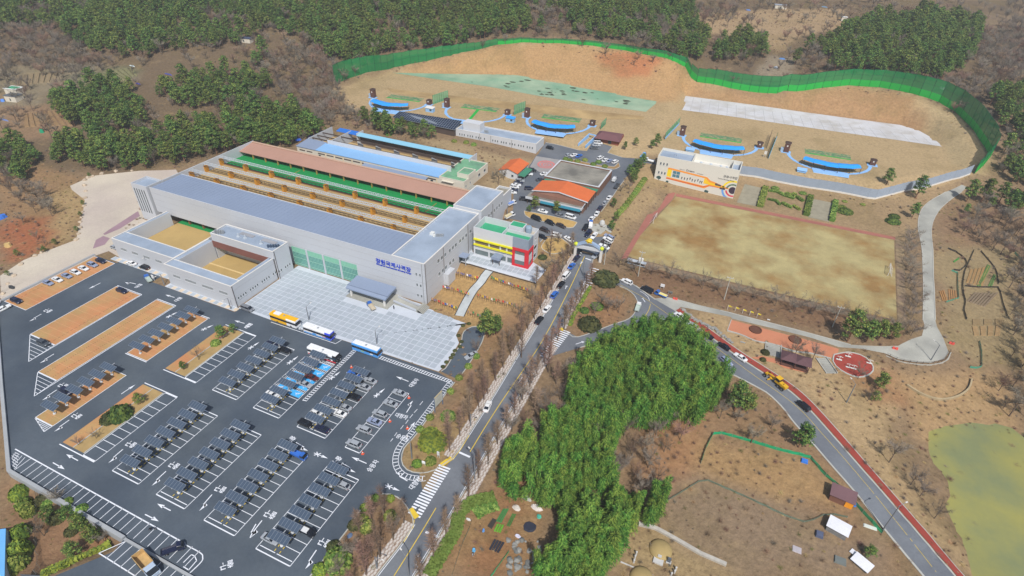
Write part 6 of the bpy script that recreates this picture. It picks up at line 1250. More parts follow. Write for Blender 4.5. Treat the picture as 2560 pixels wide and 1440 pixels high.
def netfence(px, hh, mat, lab, name='net_fence', step=3.):
 ln = resample(gp(px), step); t = thing(name, (*ln[0], float(h(*ln[0]))), lab, 'fence')
 for i, p in enumerate(ln):
  z = float(h(*p)); MB().tube([(*p, z-.2), (*p, z+hh+.15)], .05, 4).build('post', M('thin grey post', (140,140,132), .7), t)
  if i == len(ln)-1: break
  q = ln[i+1]; z2 = float(h(*q)); mb = MB(); k0 = random.uniform(-.12, .12)
  mb.loft([[(*p, z+.02), (*(p*.5+q*.5+k0), (z+z2)/2+.02), (*q, z2+.02)], [(p[0]+k0, p[1]+k0, z+hh*.55), (*(p*.5+q*.5-k0), (z+z2)/2+hh*.5), (q[0]-k0, q[1], z2+hh*.55)], [(*p, z+hh), (*(p*.5+q*.5), (z+z2)/2+hh*.86), (*q, z2+hh)]], None, False, False); mb.build('net_panel', mat, t)
m_gn = netmat('bright green field net', (34,164,112), .9); m_gn2 = netmat('grey green field net', (108,124,108), .8); m_bkn = netmat('black field net', (44,42,44), .9); m_gn4 = netmat('teal net', (76,158,134), .85)
netfence([cR(*p) for p in [(310,445),(345,340),(405,225),(520,255),(680,300),(860,355),(1065,400),(1190,545),(1310,640),(1420,770),(1570,930)]], 1.3, m_gn, 'bright green net fence round the bare field beside the road')
netfence([cR(*p) for p in [(60,715),(200,630),(330,550),(540,640),(760,740),(900,810),(1050,860),(1190,790),(1330,820)]], .8, m_gn2, 'grey green net fence zigzagging across the dry field')
netfence([cT(*p) for p in [(880,655),(820,790),(770,900),(745,1040),(755,1160),(780,1240),(760,1340),(790,1440)]], 1.0, m_bkn, 'black net fence winding between the garden plots'); netfence([cT(*p) for p in [(580,640),(700,690),(780,770),(800,820),(720,890),(640,880)]], .9, m_bkn, 'black net fence round the smallest garden plot')
netfence([cT(*p) for p in [(770,1060),(900,1075),(1140,1075),(1170,1130),(1200,1260),(1250,1400)]], .8, m_bkn, 'dark net fence below the plot with green crop rows'); netfence([cT(*p) for p in [(950,670),(1010,740),(1080,820),(1130,900),(1150,1040)]], .8, m_bkn, 'dark net fence right of the plot with green crop rows')
netfence([cT(*p) for p in [(620,890),(690,910),(690,1060),(700,1200),(560,1245)]], .9, m_gn4, 'teal net fence left of the black net'); netfence([cQ(*p) for p in [(2180,790),(2200,900),(2200,1020),(2100,1010)]], 1.0, m_gn4, 'teal net fence above the pond'); netfence([cT(*p) for p in [(1330,690),(1400,760),(1440,840)]], 1.2, m_gn4, 'teal net at the far right edge')
netfence([(1180,1300),(1170,1330),(1155,1360),(1142,1400),(1130,1440)], .5, m_gn2, 'low dark edging net in the bottom garden'); netfence([(1272,1380),(1250,1410),(1225,1445)], .6, m_gn, 'green edging net beside the stone heap')
def beds(px, n, col, lab, hh=.25, cat='garden bed', rows_px=None):
 q = [G(*p) for p in px]; t = thing('garden_bed', q[0], lab, cat); mt = M('bed %d %d %d' % col, col, .95, .15, .8, .12, .05, 4)
 for i in range(n):
  u0, u1 = (i+.12)/n, (i+.85)/n; a, b_, c_, d_ = [np.array(v[:2]) for v in q]; L0, L1 = a+(b_-a)*u0, a+(b_-a)*u1; M0, M1 = d_+(c_-d_)*u0, d_+(c_-d_)*u1
  mb = MB(); pts = [L0, L1, M1, M0]; ar = sum(pts[j-1][0]*pts[j][1]-pts[j][0]*pts[j-1][1] for j in range(4)); pts = pts if ar > 0 else pts[::-1]
  zz = [float(h(*p)) for p in pts]; c0 = sum(pts)/4; mb.loft([[(*p, z-.1) for p, z in zip(pts, zz)], [(*(c0+(p-c0)*.93), z+hh) for p, z in zip(pts, zz)]]); mb.build('ridge', mt, t)
beds([cT(*p) for p in [(830,870),(1130,1040),(960,1060),(780,1010)]][:1]+[cT(*p) for p in [(1060,830),(980,1065),(780,1020)]], 5, (150,120,80), 'brown ridged plot beside the black net')
beds([cT(1030,810), cT(1070,830), cT(955,1065), cT(905,1060)], 2, (86,120,60), 'green crop row crossing the upper right plot'); beds([cT(1100,920), cT(1130,940), cT(1080,1070), cT(1030,1060)], 2, (92,124,66), 'short green crop row right of the long one')
beds([cT(880,1130), cT(1160,1130), cT(1000,1300), cT(790,1230)], 7, (128,112,92), 'dark ridged plot with plastic strips below the dark net'); beds([cT(630,790), cT(720,730), cT(725,745), cT(640,805)], 1, (70,130,60), 'small green crop strip in the smallest plot'); beds([cT(480,1120), cT(540,1100), cT(580,1220), cT(520,1230)], 3, (160,120,76), 'brown ridged plot near the concrete lane')
beds([cT(580,1090), cT(680,1110), cT(690,1220), cT(590,1215)], 4, (156,118,78), 'brown ridged plot inside the teal net'); beds([cQ(2110,600), cQ(2400,590), cQ(2400,640), cQ(2110,650)], 3, (136,116,84), 'grey brown terrace plot above the teal net'); beds([cQ(2110,660), cQ(2380,650), cQ(2360,740), cQ(2130,740)], 4, (150,124,88), 'wide brown terrace plot above the teal net')
beds([(150,205),(330,168),(345,190),(235,222)], 14, (118,116,82), 'striped vegetable terrace in the left valley', .5); beds([(40,190),(150,178),(140,205),(40,215)], 7, (132,116,90), 'brown terrace plot above the valley houses', .5); beds([(60,285),(150,275),(185,315),(60,318)], 8, (140,114,82), 'brown terrace plot below the valley houses', .5)
cG = lambda x, y: (1000+x/6.547, 1180+y/6.547)
beds([cG(1690,600), cG(1790,600), cG(1660,840), cG(1570,810)], 3, (66,128,72), 'green vegetable bed in the bottom garden'); beds([cG(1590,850), cG(1710,870), cG(1650,1000), cG(1530,970)], 3, (96,158,50), 'bright green vegetable bed in the bottom garden'); beds([cG(1840,680), cG(1910,690), cG(1800,900), cG(1740,880)], 2, (72,116,58), 'narrow green vegetable bed in the bottom garden')
beds([cG(1540,1100), cG(1720,1160), cG(1620,1330), cG(1450,1270)][::-1], 4, (50,52,62), 'bed of black plastic covered rows in the bottom garden', .3); beds([cG(1520,760), cG(1590,790), cG(1500,940), cG(1430,890)], 4, (70,66,62), 'bed of dark covered rows beside the bright green bed', .3)
for px, w_, d_, hh, col, lab in ((cH(1285,985), 3.0, 1.6, .6, (216,208,204), 'crumpled white sheet over a heap by the bamboo'), (cH(1215,925), 2.6, .9, .9, (178,182,176), 'long grey plastic tunnel by the bamboo'), (cH(1150,985), 2.0, 1.6, .5, (206,200,192), 'white plastic sheet spread by the vegetable beds'), (cH(1240,1110), 3.2, 2.8, .15, (48,52,66), 'black ground sheet by the bamboo'), (cH(1300,1045), 1.2, 1.0, .6, (80,180,160), 'teal tarpaulin bundle by the black ground sheet'), (cH(1160,1175), 1.6, .8, .4, (206,206,226), 'pale plastic bundle below the black ground sheet'), (cH(930,1140), .6, .7, .7, (96,150,214), 'blue tub in the bottom garden, the upper one'), (cH(865,1272), .8, .8, .8, (100,176,226), 'blue tub in the bottom garden, the lower one'), (cH(830,1065), 1.2, .5, .5, (214,216,216), 'white bag beside the roadside hedge'), (cH(40,1170), 1.2, 1.6, .2, (92,110,140), 'blue grey sheet on the lower traffic island')):
 p = G(*px); n = 9; mb = MB(); lo = []; hi = []
 for k in range(n): a = 6.283*k/n; r = random.uniform(.85, 1.1); lo.append((p[0]+w_*.6*math.cos(a)*r, p[1]+d_*.6*math.sin(a)*r, p[2]-.05)); hi.append((p[0]+w_*.42*math.cos(a)*r, p[1]+d_*.42*math.sin(a)*r, p[2]+hh*random.uniform(.75, 1.1)))
 mb.loft([lo, hi]); mb.build('covered_heap', M('cover %d %d %d' % col, col, .7, .12, 1.2), None, label=lab, cat='heap')
rk = []
for s in range(5):
 mb = MB(); bm = bmesh.new(); bmesh.ops.create_icosphere(bm, subdivisions=1, radius=1)
 for v in bm.verts: v.co *= random.uniform(.7, 1.15); v.co.z *= .7
 me_ = bpy.data.meshes.new('rock'); bm.to_mesh(me_); bm.free(); rk.append(me_)
rm_ = [M('grey rock', (142,142,138), .9, .15, .8), M('dark grey rock', (112,114,112), .9, .15, .8), M('pale tan rock', (186,170,150), .9, .15, .8)]
for me_ in rk: me_.materials.append(rm_[0])
for k in range(46):
 px = cH(random.uniform(1090,1310), random.uniform(1200,1425)); p = G(*px); inst('rock', random.choice(rk), None, (p[0], p[1], p[2]+.1), random.uniform(0, 6), random.uniform(.35, .95), rm_[k % 2], label='grey rock in the stone heap beside the bottom bamboo', cat='rock', group='rocks in the stone heap')
yl = [(8,735),(20,710),(35,690),(52,662),(88,640),(104,632),(190,600),(196,585),(198,570),(200,556),(204,545),(207,530),(211,515),(213,495),(214,478),(212,464),(213,450),(222,444),(232,441),(255,434),(290,429),(330,427)]
for k, px in enumerate(yl): p = G(*px); inst('boulder', rk[k % 5], None, (p[0], p[1], p[2]+.2), k, random.uniform(.8, 1.5), rm_[2], label='pale boulder edging the gravel yard', cat='boulder', group='boulders round the gravel yard')
for k in range(34):
 t = k/33; px = cS(1720+t*(2240-1720), 910+t*(1250-910)+math.sin(t*7)*18+random.uniform(-12, 12)); p = G(*px); inst('boulder', rk[k % 5], None, (p[0], p[1], p[2]+.2), k, random.uniform(.5, 1.05), rm_[k % 2 and 0], label='grey boulder in the bank between red footpath and concrete path', cat='boulder', group='boulders of the bank')
m_gr = M('grave turf', (164,144,98), .95, .08, .5); m_gs = M('grey granite', (190,190,188), .6, .06, 1)
def cI(x, y): return (1540+x/8, 1300+y/8)
for px, lab in ((cI(890,600), 'round turf burial mound with stone table'), (cI(510,1160), 'round turf burial mound at the bottom edge')):
 p = G(*px); MB().lathe([(2.9,p[2]-.2),(2.8,p[2]+.4),(2.2,p[2]+.95),(1.2,p[2]+1.3),(.2,p[2]+1.4)], 22, (p[0],p[1])).build('burial_mound', m_gr, None, True, label=lab, cat='grave')
p = G(*cI(840,840)); t = thing('stone_table', p, 'grey granite offering table before the burial mound', 'gravestone'); MB().box(p[0]-1.2,p[0]+1.2,p[1]-.7,p[1]+.7,p[2],p[2]+.5).build('table', m_gs, t); MB().box(p[0]-.4,p[0]+.5,p[1]+.8,p[1]+1.3,p[2],p[2]+1.2).build('headstone', m_gs, t)
p = G(*cI(1050,850)); t = thing('stele', p, 'upright granite stele right of the burial mound', 'gravestone'); MB().box(p[0]-.6,p[0]+.6,p[1]-.4,p[1]+.4,p[2],p[2]+.3).build('plinth', m_gs, t); MB().box(p[0]-.4,p[0]+.4,p[1]-.15,p[1]+.2,p[2]+.3,p[2]+1.9).build('tablet', M('dark granite', (96,104,116), .5), t)
for k, px in enumerate((cI(352,850), cI(375,765), cI(400,690), cI(1100,1110), cI(1165,1060), cI(1190,1000))): p = G(*px); MB().lathe([(.25,p[2]),(.2,p[2]+1.0),(.28,p[2]+1.2),(.1,p[2]+1.5)], 8, (p[0],p[1])).build('stone_figure', m_gs, None, label='small pale stone figure standing %s of the burial mound, %s of its three' % (('left','nearest'),('left','middle'),('left','farthest'),('right','nearest'),('right','middle'),('right','farthest'))[k], cat='statue')
gw = gp([cI(450,90),(1640,1322),(1690,1350),(1750,1385),(1815,1413)]); kerb('x', None, .9, .7, M('rubble wall', (176,172,164), .9, .15, 1), None, 0, gw).name = 'grave_wall'; o = bpy.data.objects['grave_wall']; del o['kind']; tag(o, 'pale rubble wall bordering the grave plot', 'wall')
kerb('x', None, .3, .2, m_gs, None, 0, gp([cI(90,840),cI(740,1115)])).name = 'grave_kerb'; bpy.data.objects['grave_kerb']['kind'] = 'structure'
o = kerb('x', [cQ(*p) for p in [(1570,1160),(1680,1230),(1800,1275),(1900,1280),(2010,1250),(2090,1190),(2115,1110)]], .5, .8, M('weathered concrete', (166,150,120), .9, .12, .5)); o.name = 'curved_bank_wall'; del o['kind']; tag(o, 'weathered concrete wall curving above the pond', 'wall')
p = P(0, 1385, -3.5); t = thing('blue_roof_building', (p[0], p[1], -3.5), 'building with light blue roof at the lower left corner', 'building'); a_, b_, c_, d_ = P(15,1322,0), P(12,1440,0), P(-90,1470,0), P(-90,1335,0)
MB().prism([q[:2] for q in (a_, b_, c_, d_)], -3.8, -.2).build('wall', m_ltw, t); MB().prism([tuple(np.array(q[:2])) for q in (a_, b_, c_, d_)], -.1, .15).build('roof', M('light blue roof', (110,176,232), .6, .05, .3), t)
netfence([c2(*p) for p in [(283,835),(280,1000),(278,1200),(275,1430)]], 2.0, netmat('grey green wire fence', (132,146,146), .4), 'pale wire fence on posts in the lower left plot', 'wire_fence', 3.5)
def farmhouse(px, w_, d_, hh, lab, rm, rz=.2):
 p = G(*px); t = thing('farm_shed', p, lab, 'shed', None, rz); _loc(MB().box(-w_,w_,-d_,d_,-.5,hh), 'wall', m_cream, t); _loc(MB().box(-w_-.3,w_+.3,-d_-.3,d_+.3,hh,hh+.25), 'roof', rm, t); _loc(MB().box(-.5,.3,-d_-.06,-d_+.02,.2,1.8), 'door', m_dark, t); return t
farmhouse((38,250), 4.2, 2.8, 3.2, 'small white house with dark flat roof in the left valley', M('dark roof sheet', (96,100,106), .8)); t = farmhouse((40,233), 4.6, 3, 3.4, 'small white house with green roof deck in the left valley', M('white roof rim', (220,222,222), .8)); _loc(MB().box(-3.6,3.6,-2.2,2.2,3.66,3.7), 'roof_deck', m_grn_roof, t)
farmhouse((2108,52), 2.2, 1.8, 3.0, 'small white hut at the top right clearing', M('white roof rim', (220,222,222), .8)); farmhouse((1950,20), 5, 3, 2.6, 'grey roofed shed at the top right clearing', M('grey sheet roof', (150,156,166), .8)); farmhouse((615,104), 5, 2.4, 2.6, 'dark shed in the forest gap left of the range', M('dark blue sheet roof', (70,80,104), .8))
for px, w_, d_, hh, col, lab in (((7,253),3,2,1.2,(90,140,220),'blue tarpaulin by the left valley houses'),((105,330),3.2,2.2,1.6,(40,150,110),'green plastic tunnel in the left valley'),((330,165),5,1.2,.5,(200,214,216),'white plastic strip on the vegetable terrace'),((420,186),7,.8,.6,(70,76,150),'dark blue fence sheet behind the vegetable terrace'),((345,210),4,.8,.6,(80,76,160),'violet blue fence sheet in the left valley'),((10,300),9,1.0,.6,(110,130,180),'long blue fence sheet at the left edge'),((745,350),4.2,3,1.2,(52,104,214),'bright blue tarpaulin left of the second range'),((775,344),2.6,2,1.0,(60,110,220),'small blue tarpaulin left of the second range'),((6,545),3,4.5,1.8,(64,120,214),'blue tarpaulin heap at the left edge'),((20,615),3.2,2.4,1.6,(196,168,112),'tan boulder pile on the red soil'),((1955,148),4,1.4,.8,(96,140,200),'blue tarpaulin in the gap behind the green fence'),((1940,168),3,5,.4,(176,180,184),'grey sheets in the gap behind the green fence'),((1860,70),1.4,1.2,1.4,(196,60,64),'small red box in the top right clearing'),((1870,26),4,1,.8,(90,130,200),'blue sheet along the top right track'),((2060,18),5,1.2,.9,(110,140,170),'pale blue sheds row at the top right'),((2355,222),3,2,1,(214,218,220),'white bags behind the right green fence'),((30,720),3.2,1.2,1.0,(60,62,66),'dark stacked gear at the gravel yard corner')):
 p = G(*px); n = 9; lo = []; hi = []
 for k in range(n): a = 6.283*k/n; r = random.uniform(.85, 1.1); lo.append((p[0]+w_*.6*math.cos(a)*r, p[1]+d_*.6*math.sin(a)*r, p[2]-.2)); hi.append((p[0]+w_*.42*math.cos(a)*r, p[1]+d_*.42*math.sin(a)*r, p[2]+hh*random.uniform(.75, 1.1)))
 MB().loft([lo, hi]).build('covered_heap', M('cover %d %d %d' % col, col, .7, .12, 1.2), None, label=lab, cat='heap')
sheet('monument_plaza', gp([cE(*p) for p in [(1270,1060),(1400,1060),(1480,1095),(1470,1150),(1420,1120),(1370,1160),(1290,1130)]]), m_conc, .06, kind='structure')
p = G(*cE(1382,1078)); t = thing('stone_monument', p, 'pale stone monument on the small plaza beside the inner road', 'monument'); MB().box(p[0]-1.6,p[0]+1.6,p[1]-.8,p[1]+.8,p[2],p[2]+.4).build('plinth', m_gs, t); MB().lathe([(1.2,p[2]+.4),(1.35,p[2]+1.4),(1.0,p[2]+2.4),(.3,p[2]+2.9)], 9, (p[0],p[1])).build('stone', m_gs, t)
a_, b_ = P(*cE(1190,345), 10.2), P(*cE(1290,250), 12)
RM = thing('walled_ramp', a_, 'sunken ramp between pale blue walls below the club room', 'ramp'); dd = (b_-a_)[:2]/np.linalg.norm((b_-a_)[:2]); nn = np.array([-dd[1], dd[0]])
for s in (-2.3, 2.3): MB().bar((*(a_[:2]+nn*s), float(h(*a_[:2]))+.5), (*(b_[:2]+nn*s), float(h(*b_[:2]))+1.2), .4, 2.2).build('wall', m_bluepath, RM)
MB().bar((*(b_[:2]+nn*-2.3), float(h(*b_[:2]))+2.1), (*(b_[:2]+nn*2.3), float(h(*b_[:2]))+2.1), .5, .6).build('lintel', m_bluepath, RM)
hp_c = G(*cE(855,500)); hb = MB(); m_pink = M('faded pink paint', (196,120,118), .85, .1, .5)
HP = sheet('target_yard', gp([cE(*p) for p in [(760,418),(1000,455),(930,520),(850,600),(700,520)]]), M('grey block paving', (150,148,148), .9, .1, .3), .065, kind='structure')
mb = MB()
for r0, r1 in ((.5,1.2),(2.0,3.0),(3.7,4.9)):
 for k in range(40):
  t0, t1 = 6.2832*k/40, 6.2832*(k+1)/40; pts = [(hp_c[0]+r*math.cos(t), hp_c[1]+r*math.sin(t)) for r, t in ((r0,t0),(r1,t0),(r1,t1),(r0,t1))]; mb.face([(*p, float(h(*p))+.085) for p in pts])
mb.build('painted_ring', m_pink, HP)
for q in ([(645,938),(760,958),(900,985),(1140,1040),(1150,1052),(1110,1095),(1060,1100),(870,1050),(700,1010),(650,975)], [(860,1195),(1000,1195),(1090,1270),(1060,1330),(900,1350),(800,1290)]):
 pts = gp([cE(*p) for p in q]); sheet('planted_island', pts, M('dormant island lawn', (176,146,92), .95, .12, .4), .1, kind='structure'); kerb('kerb', None, .25, .18, None, None, 0, pts+[pts[0]])
for q in ([(1030,430),(1190,470),(1340,505),(1500,520),(1540,480),(1555,520),(1500,545),(1200,500),(1010,455)], ):
 pts = gp([cE(*p) for p in q]); sheet('planted_island', pts, M('planted strip soil', (150,122,84), .95, .12, .4), .1, kind='structure'); kerb('kerb', None, .25, .18, None, None, 0, pts+[pts[0]])
# ================================================================= VEHICLES
def paintm(name, col): return M('car paint '+name, col, .28, .0, .5, .0, spec=.5)
PAINT = {k: paintm(k, c_) for k, c_ in {'white':(226,228,230), 'silver':(158,164,172), 'blue silver':(140,152,180), 'black':(26,28,34), 'navy':(34,40,66), 'dark grey':(70,76,84), 'blue':(52,104,186), 'dark red':(92,42,40), 'dark brown':(62,52,50), 'grey':(120,124,132)}.items()}
m_tyre = M('tyre rubber', (30,30,32), .9); m_rim = M('wheel rim', (150,152,156), .4, metal=.4); m_cg = M('dark car glass', (30,36,46), .08, .0, .5, .0, spec=.6); m_hl = M('headlight lens', (220,224,228), .2); m_tl = M('tail light lens', (150,30,30), .3)
wheel_t = {}
def wheel(r, w_):
 if (r, w_) not in wheel_t:
  a = MB(); n = 12
  prof = [(r*.62, -w_/2), (r, -w_/2+.03), (r, w_/2-.03), (r*.62, w_/2)]
  base = [[(rr*math.cos(6.2832*j/n), yy, rr*math.sin(6.2832*j/n)) for j in range(n)] for rr, yy in prof]; a.loft(base, None, False); t = a.mesh('tyre', m_tyre)
  b_ = MB();
  for yy in (-w_/2+.02, w_/2-.02): b_.face([(r*.63*math.cos(6.2832*j/n), yy, r*.63*math.sin(6.2832*j/n)) for j in range(n)][::1 if yy < 0 else -1])
  wheel_t[(r, w_)] = (t, b_.mesh('rim', m_rim))
 return wheel_t[(r, w_)]
def mk_car(L, W, H, belt, hood, xw1, xr1, xr2, xw2, trunk, r=.32):
 """body shell, greenhouse and roof of a car facing +x; x given from the nose backwards as fractions of length"""
 X = lambda f: L/2-f*L
 st = [(0,.35,.62,.78),(.03,.22,hood*.86,.9),(.12,.2,hood*.95,.97),(xw1,.2,hood,1.),(xw1+.06,.2,belt,1.),((xw1+xw2)/2,.2,belt,1.),(min(xw2,.97),.22,belt if trunk is None else (belt+trunk)/2,.99),(.93,.22,trunk or belt,.96),(.985,.26,(trunk or belt)*.94,.9),(1.,.4,(trunk or belt)*.8,.82)]
 st = sorted(st); secs = []
 for f, zl, zt, wf in st:
  w_ = W/2*wf; x = X(f); secs.append([(x,-w_*.9,zl),(x,w_*.9,zl),(x,w_,zl+.2),(x,w_,zt-.16),(x,w_*.9,zt),(x,-w_*.9,zt),(x,-w_,zt-.16),(x,-w_,zl+.2)])
 b = MB(); b.loft(secs[::-1], None, True); body = b
 gw, rw = W/2*.93, W/2*.74; z0 = belt-.06; g_ = MB()
 g_.loft([[(X(xw1),-gw*.94,z0),(X(xw1),gw*.94,z0),(X(xw2),gw*.9,z0),(X(xw2),-gw*.9,z0)][::-1], [(X(xr1),-rw,H-.05),(X(xr1),rw,H-.05),(X(xr2),rw,H-.06),(X(xr2),-rw,H-.06)][::-1]])
 rf = [[(X(xr1)+.03,-rw-.02,H-.07),(X(xr1)+.03,rw+.02,H-.07),(X(xr2)-.03,rw+.02,H-.08),(X(xr2)-.03,-rw-.02,H-.08)][::-1], [(X(xr1)-.1,-rw*.86,H),(X(xr1)-.1,rw*.86,H),(X(xr2)+.15,rw*.86,H-.02),(X(xr2)+.15,-rw*.86,H-.02)][::-1]]
 body.loft(rf); xm = (xr1+xr2)/2
 for s in (-1, 1):
  for fa, fb in ((xm, xm),): body.bar((X(fa),s*(gw*.93+.01),z0), (X(fb),s*(rw+.01),H-.06), .12, .05)
  body.bar((X(xw1)+.02,s*gw*.93,z0), (X(xr1)+.02,s*rw,H-.06), .08, .08); body.bar((X(xw2)-.02,s*gw*.89,z0), (X(xr2)-.02,s*rw,H-.07), .1, .1); body.bar((X(xw1+.05),s*(W/2+.1),belt+.02), (X(xw1+.05)-.16,s*(W/2+.1),belt+.02), .18, .14)
 hl = MB().box(X(.035),X(.02)+.06,W/2*.5,W/2*.86,hood*.62,hood*.82).mesh('headlight', m_hl); tl = MB().box(X(1.)-.01,X(.985),W/2*.5,W/2*.86,(trunk or belt)*.68,(trunk or belt)*.86).mesh('tail_light', m_tl)
 pl = MB().box(X(1.)-.03,X(1.),-.26,.26,.55,.68).mesh('number_plate', m_hl)
 return dict(body=body.mesh('body', PAINT['white']), glass=g_.mesh('glass', m_cg), hl=hl, tl=tl, pl=pl, wx=(X(.18), X(.8)), wy=W/2-.1, r=r)
KIND = {'sedan': mk_car(4.85,1.86,1.46,.93,.86,.29,.42,.68,.86,.98), 'suv': mk_car(4.7,1.9,1.72,1.05,1.0,.25,.36,.86,.97,None,.36), 'hatch': mk_car(4.05,1.74,1.52,.95,.9,.24,.37,.82,.97,None,.3), 'van': mk_car(5.15,1.94,1.98,1.12,1.08,.14,.28,.94,.985,None,.34), 'wagon': mk_car(4.75,1.84,1.55,.95,.9,.27,.4,.86,.97,None,.32)}
word_of = {'sedan':'sedan','suv':'SUV','hatch':'hatchback','van':'van','wagon':'estate car'}
def put(px, hd, dz=.5):
 """hd: site heading in degrees, or the pixel the nose points at"""
 p = G(*px, dz)
 if hasattr(hd, '__len__'): q = G(*hd, dz); a = math.atan2(q[1]-p[1], q[0]-p[0])
 else: a = R(hd)
 z = float(h(p[0], p[1])); c_, s_ = math.cos(a), math.sin(a); slope = (float(h(p[0]+2*c_, p[1]+2*s_))-float(h(p[0]-2*c_, p[1]-2*s_)))/4
 return (p[0], p[1], z+.06), a, -math.atan(slope)
def car(px, hd, kind, col, lab, group):
 loc, a, pit = put(px, hd); k = KIND[kind]; t = thing('parked_car' if 'driving' not in lab else 'car', loc, '%s %s %s' % (col, word_of[kind], lab), 'van' if kind == 'van' else 'car', group); t.rotation_euler = (0, pit, a)
 inst('body', k['body'], t, mat=PAINT[col]); inst('glass', k['glass'], t)
 ty, rm = wheel(k['r'], .22)
 for x in k['wx']:
  for s in (-1, 1): w_ = inst('wheel', ty, t, (x, s*k['wy'], k['r'])); inst('rim', rm, w_)
 for s in (1, -1): inst('headlight', k['hl'], t, sc=(1, s, 1)); inst('tail_light', k['tl'], t, sc=(1, s, 1))
 inst('number_plate', k['pl'], t); return t
def fleet(items, place, group):
 for px, hd, kind, col, lab in items: car(px, hd, kind, col, lab+(' '+place if place else ''), group)
g = 'cars in the orange bay by the gravel yard'
fleet([(c1(165,610), 0, 'suv', 'navy', 'alone at the lower end'), (c1(480,430), 0, 'sedan', 'blue silver', 'lowest of the seven'), (c1(575,398), 0, 'sedan', 'white', 'second of the seven'), (c1(668,360), 0, 'sedan', 'blue silver', 'third of the seven'), (c1(757,325), 0, 'wagon', 'white', 'fourth of the seven'), (c1(836,285), 0, 'sedan', 'white', 'fifth of the seven'), (c1(925,250), 0, 'suv', 'blue silver', 'sixth of the seven'), (c1(1010,213), 0, 'suv', 'navy', 'topmost of the seven')], 'in the bay by the gravel yard', g)
g = 'cars scattered over the car park'
fleet([(c1(1220,510), 0, 'suv', 'navy', 'at the top of the wide orange bay'), (c1(435,1030), 0, 'suv', 'dark grey', 'in the hatched wedge below the orange bay'), (c1(38,685), 78, 'sedan', 'white', 'at the left edge beside the orange bay'), (c1(1315,235), 180, 'sedan', 'white', 'before the courtyard wing'), (c1(1447,275), 180, 'suv', 'black', 'before the courtyard wing'), (c1(2475,690), 0, 'van', 'grey', 'at the plaza corner of the front wing'),
 (c2(500,55), 0, 'suv', 'navy', 'under a solar canopy in the orange bay'), (c3(320,565), 0, 'sedan', 'navy', 'half hidden under the topmost canopy left of the buses'), (c3(455,625), 0, 'wagon', 'black', 'beside the topmost canopy left of the buses'), (c3(720,895), 0, 'sedan', 'dark red', 'in the blue accessible bays'), (c3(655,965), 0, 'sedan', 'silver', 'in the blue accessible bays'), (c3(325,1068), 0, 'sedan', 'white', 'under a canopy below the blue bays'),
 (c1(1150,78), 0, 'hatch', 'silver', 'behind the far left corner of the courtyard wing')], '', g)
g = 'cars in the solar row nearest the single row'
fleet([(c3(1140,860), 180, 'sedan', 'blue', 'under the second canopy'), (c3(1300,930), 180, 'sedan', 'silver', 'topmost on the open side'), (c3(1240,990), 180, 'sedan', 'silver', 'second on the open side'), (c3(1140,1090), 180, 'wagon', 'black', 'third on the open side'), (c3(1045,1195), 180, 'sedan', 'silver', 'fourth on the open side'), (c3(995,1255), 180, 'sedan', 'white', 'fifth on the open side'), (c3(765,1252), 0, 'hatch', 'white', 'under the sixth canopy'), (c3(655,1358), 0, 'suv', 'black', 'at the lower left end'), (c3(820,1410), 180, 'sedan', 'navy', 'at the lower right end')], 'of the solar row beside the single row', g)
g = 'silver cars of the single row'
fleet([(c3(1595,1052), 180, 'sedan', 'silver', 'topmost'), (c3(1505,1157), 180, 'sedan', 'silver', 'second from the top'), (c3(1400,1258), 180, 'wagon', 'silver', 'third from the top'), (c3(1345,1338), 180, 'sedan', 'blue silver', 'fourth from the top'), (c3(1240,1418), 180, 'suv', 'silver', 'fifth from the top'), (c4(1140,122), 180, 'suv', 'silver', 'at the lower end')], 'of the single row near the map board', g)
fleet([(c4(1030,535), 180, 'hatch', 'silver', 'under the second canopy of the nearest solar row'), (c4(305,1072), 0, 'sedan', 'silver', 'under the lowest canopy of the nearest solar row'), (c3(2315,678), 238, 'sedan', 'silver', 'on the short access road beside the plaza'), (c3(2475,1187), cH(1000,200), 'sedan', 'white', 'driving up the main road')], '', 'cars scattered over the car park')
g = 'cars queueing at the left kerb of the main road'
up = 84
fleet([(cS(600,362), 84, 'sedan', 'navy', 'first below the gate'), (cS(547,447), 84, 'sedan', 'blue', 'second below the gate'), (cS(490,545), 84, 'van', 'white', 'third below the gate'), (cS(435,642), 84, 'sedan', 'black', 'fourth below the gate'), (cS(365,752), 84, 'suv', 'blue', 'fifth below the gate'), (cS(285,902), 84, 'sedan', 'white', 'sixth below the gate'), (cS(203,1022), 84, 'suv', 'black', 'last below the gate'), (cS(620,300), 84, 'suv', 'black', 'right under the gate arch')], 'in the line at the left kerb', g)
g = 'cars along the side road'
fleet([(cS(1130,614), cS(1080,590), 'suv', 'white', 'at the end of the loop'), (cS(1342,700), cS(1290,675), 'van', 'black', 'behind the white one at the loop'), (cS(1690,977), cS(1640,945), 'suv', 'white', 'beside the start of the red footpath'), (cS(1825,1082), cS(1780,1055), 'suv', 'silver', 'second along the red footpath'), (cS(1980,1184), cS(1930,1155), 'sedan', 'black', 'third along the red footpath'), (cS(2155,1297), cS(2105,1265), 'sedan', 'black', 'fourth along the red footpath'), (cQ(170,922), cQ(130,895), 'sedan', 'white', 'fifth along the red footpath'), (cS(1525,1045), cS(1580,1075), 'sedan', 'silver', 'half hidden by the bamboo'), (cQ(52,957), cQ(90,990), 'suv', 'blue silver', 'in the far lane opposite the pavilions'), (cS(1840,1203), cS(1890,1240), 'sedan', 'silver', 'behind the bamboo edge'), (cM(775,975), cM(700,910), 'suv', 'black', 'alone beside the lowest red footpath')], 'on the side road', g)
g = 'cars round the restaurant'
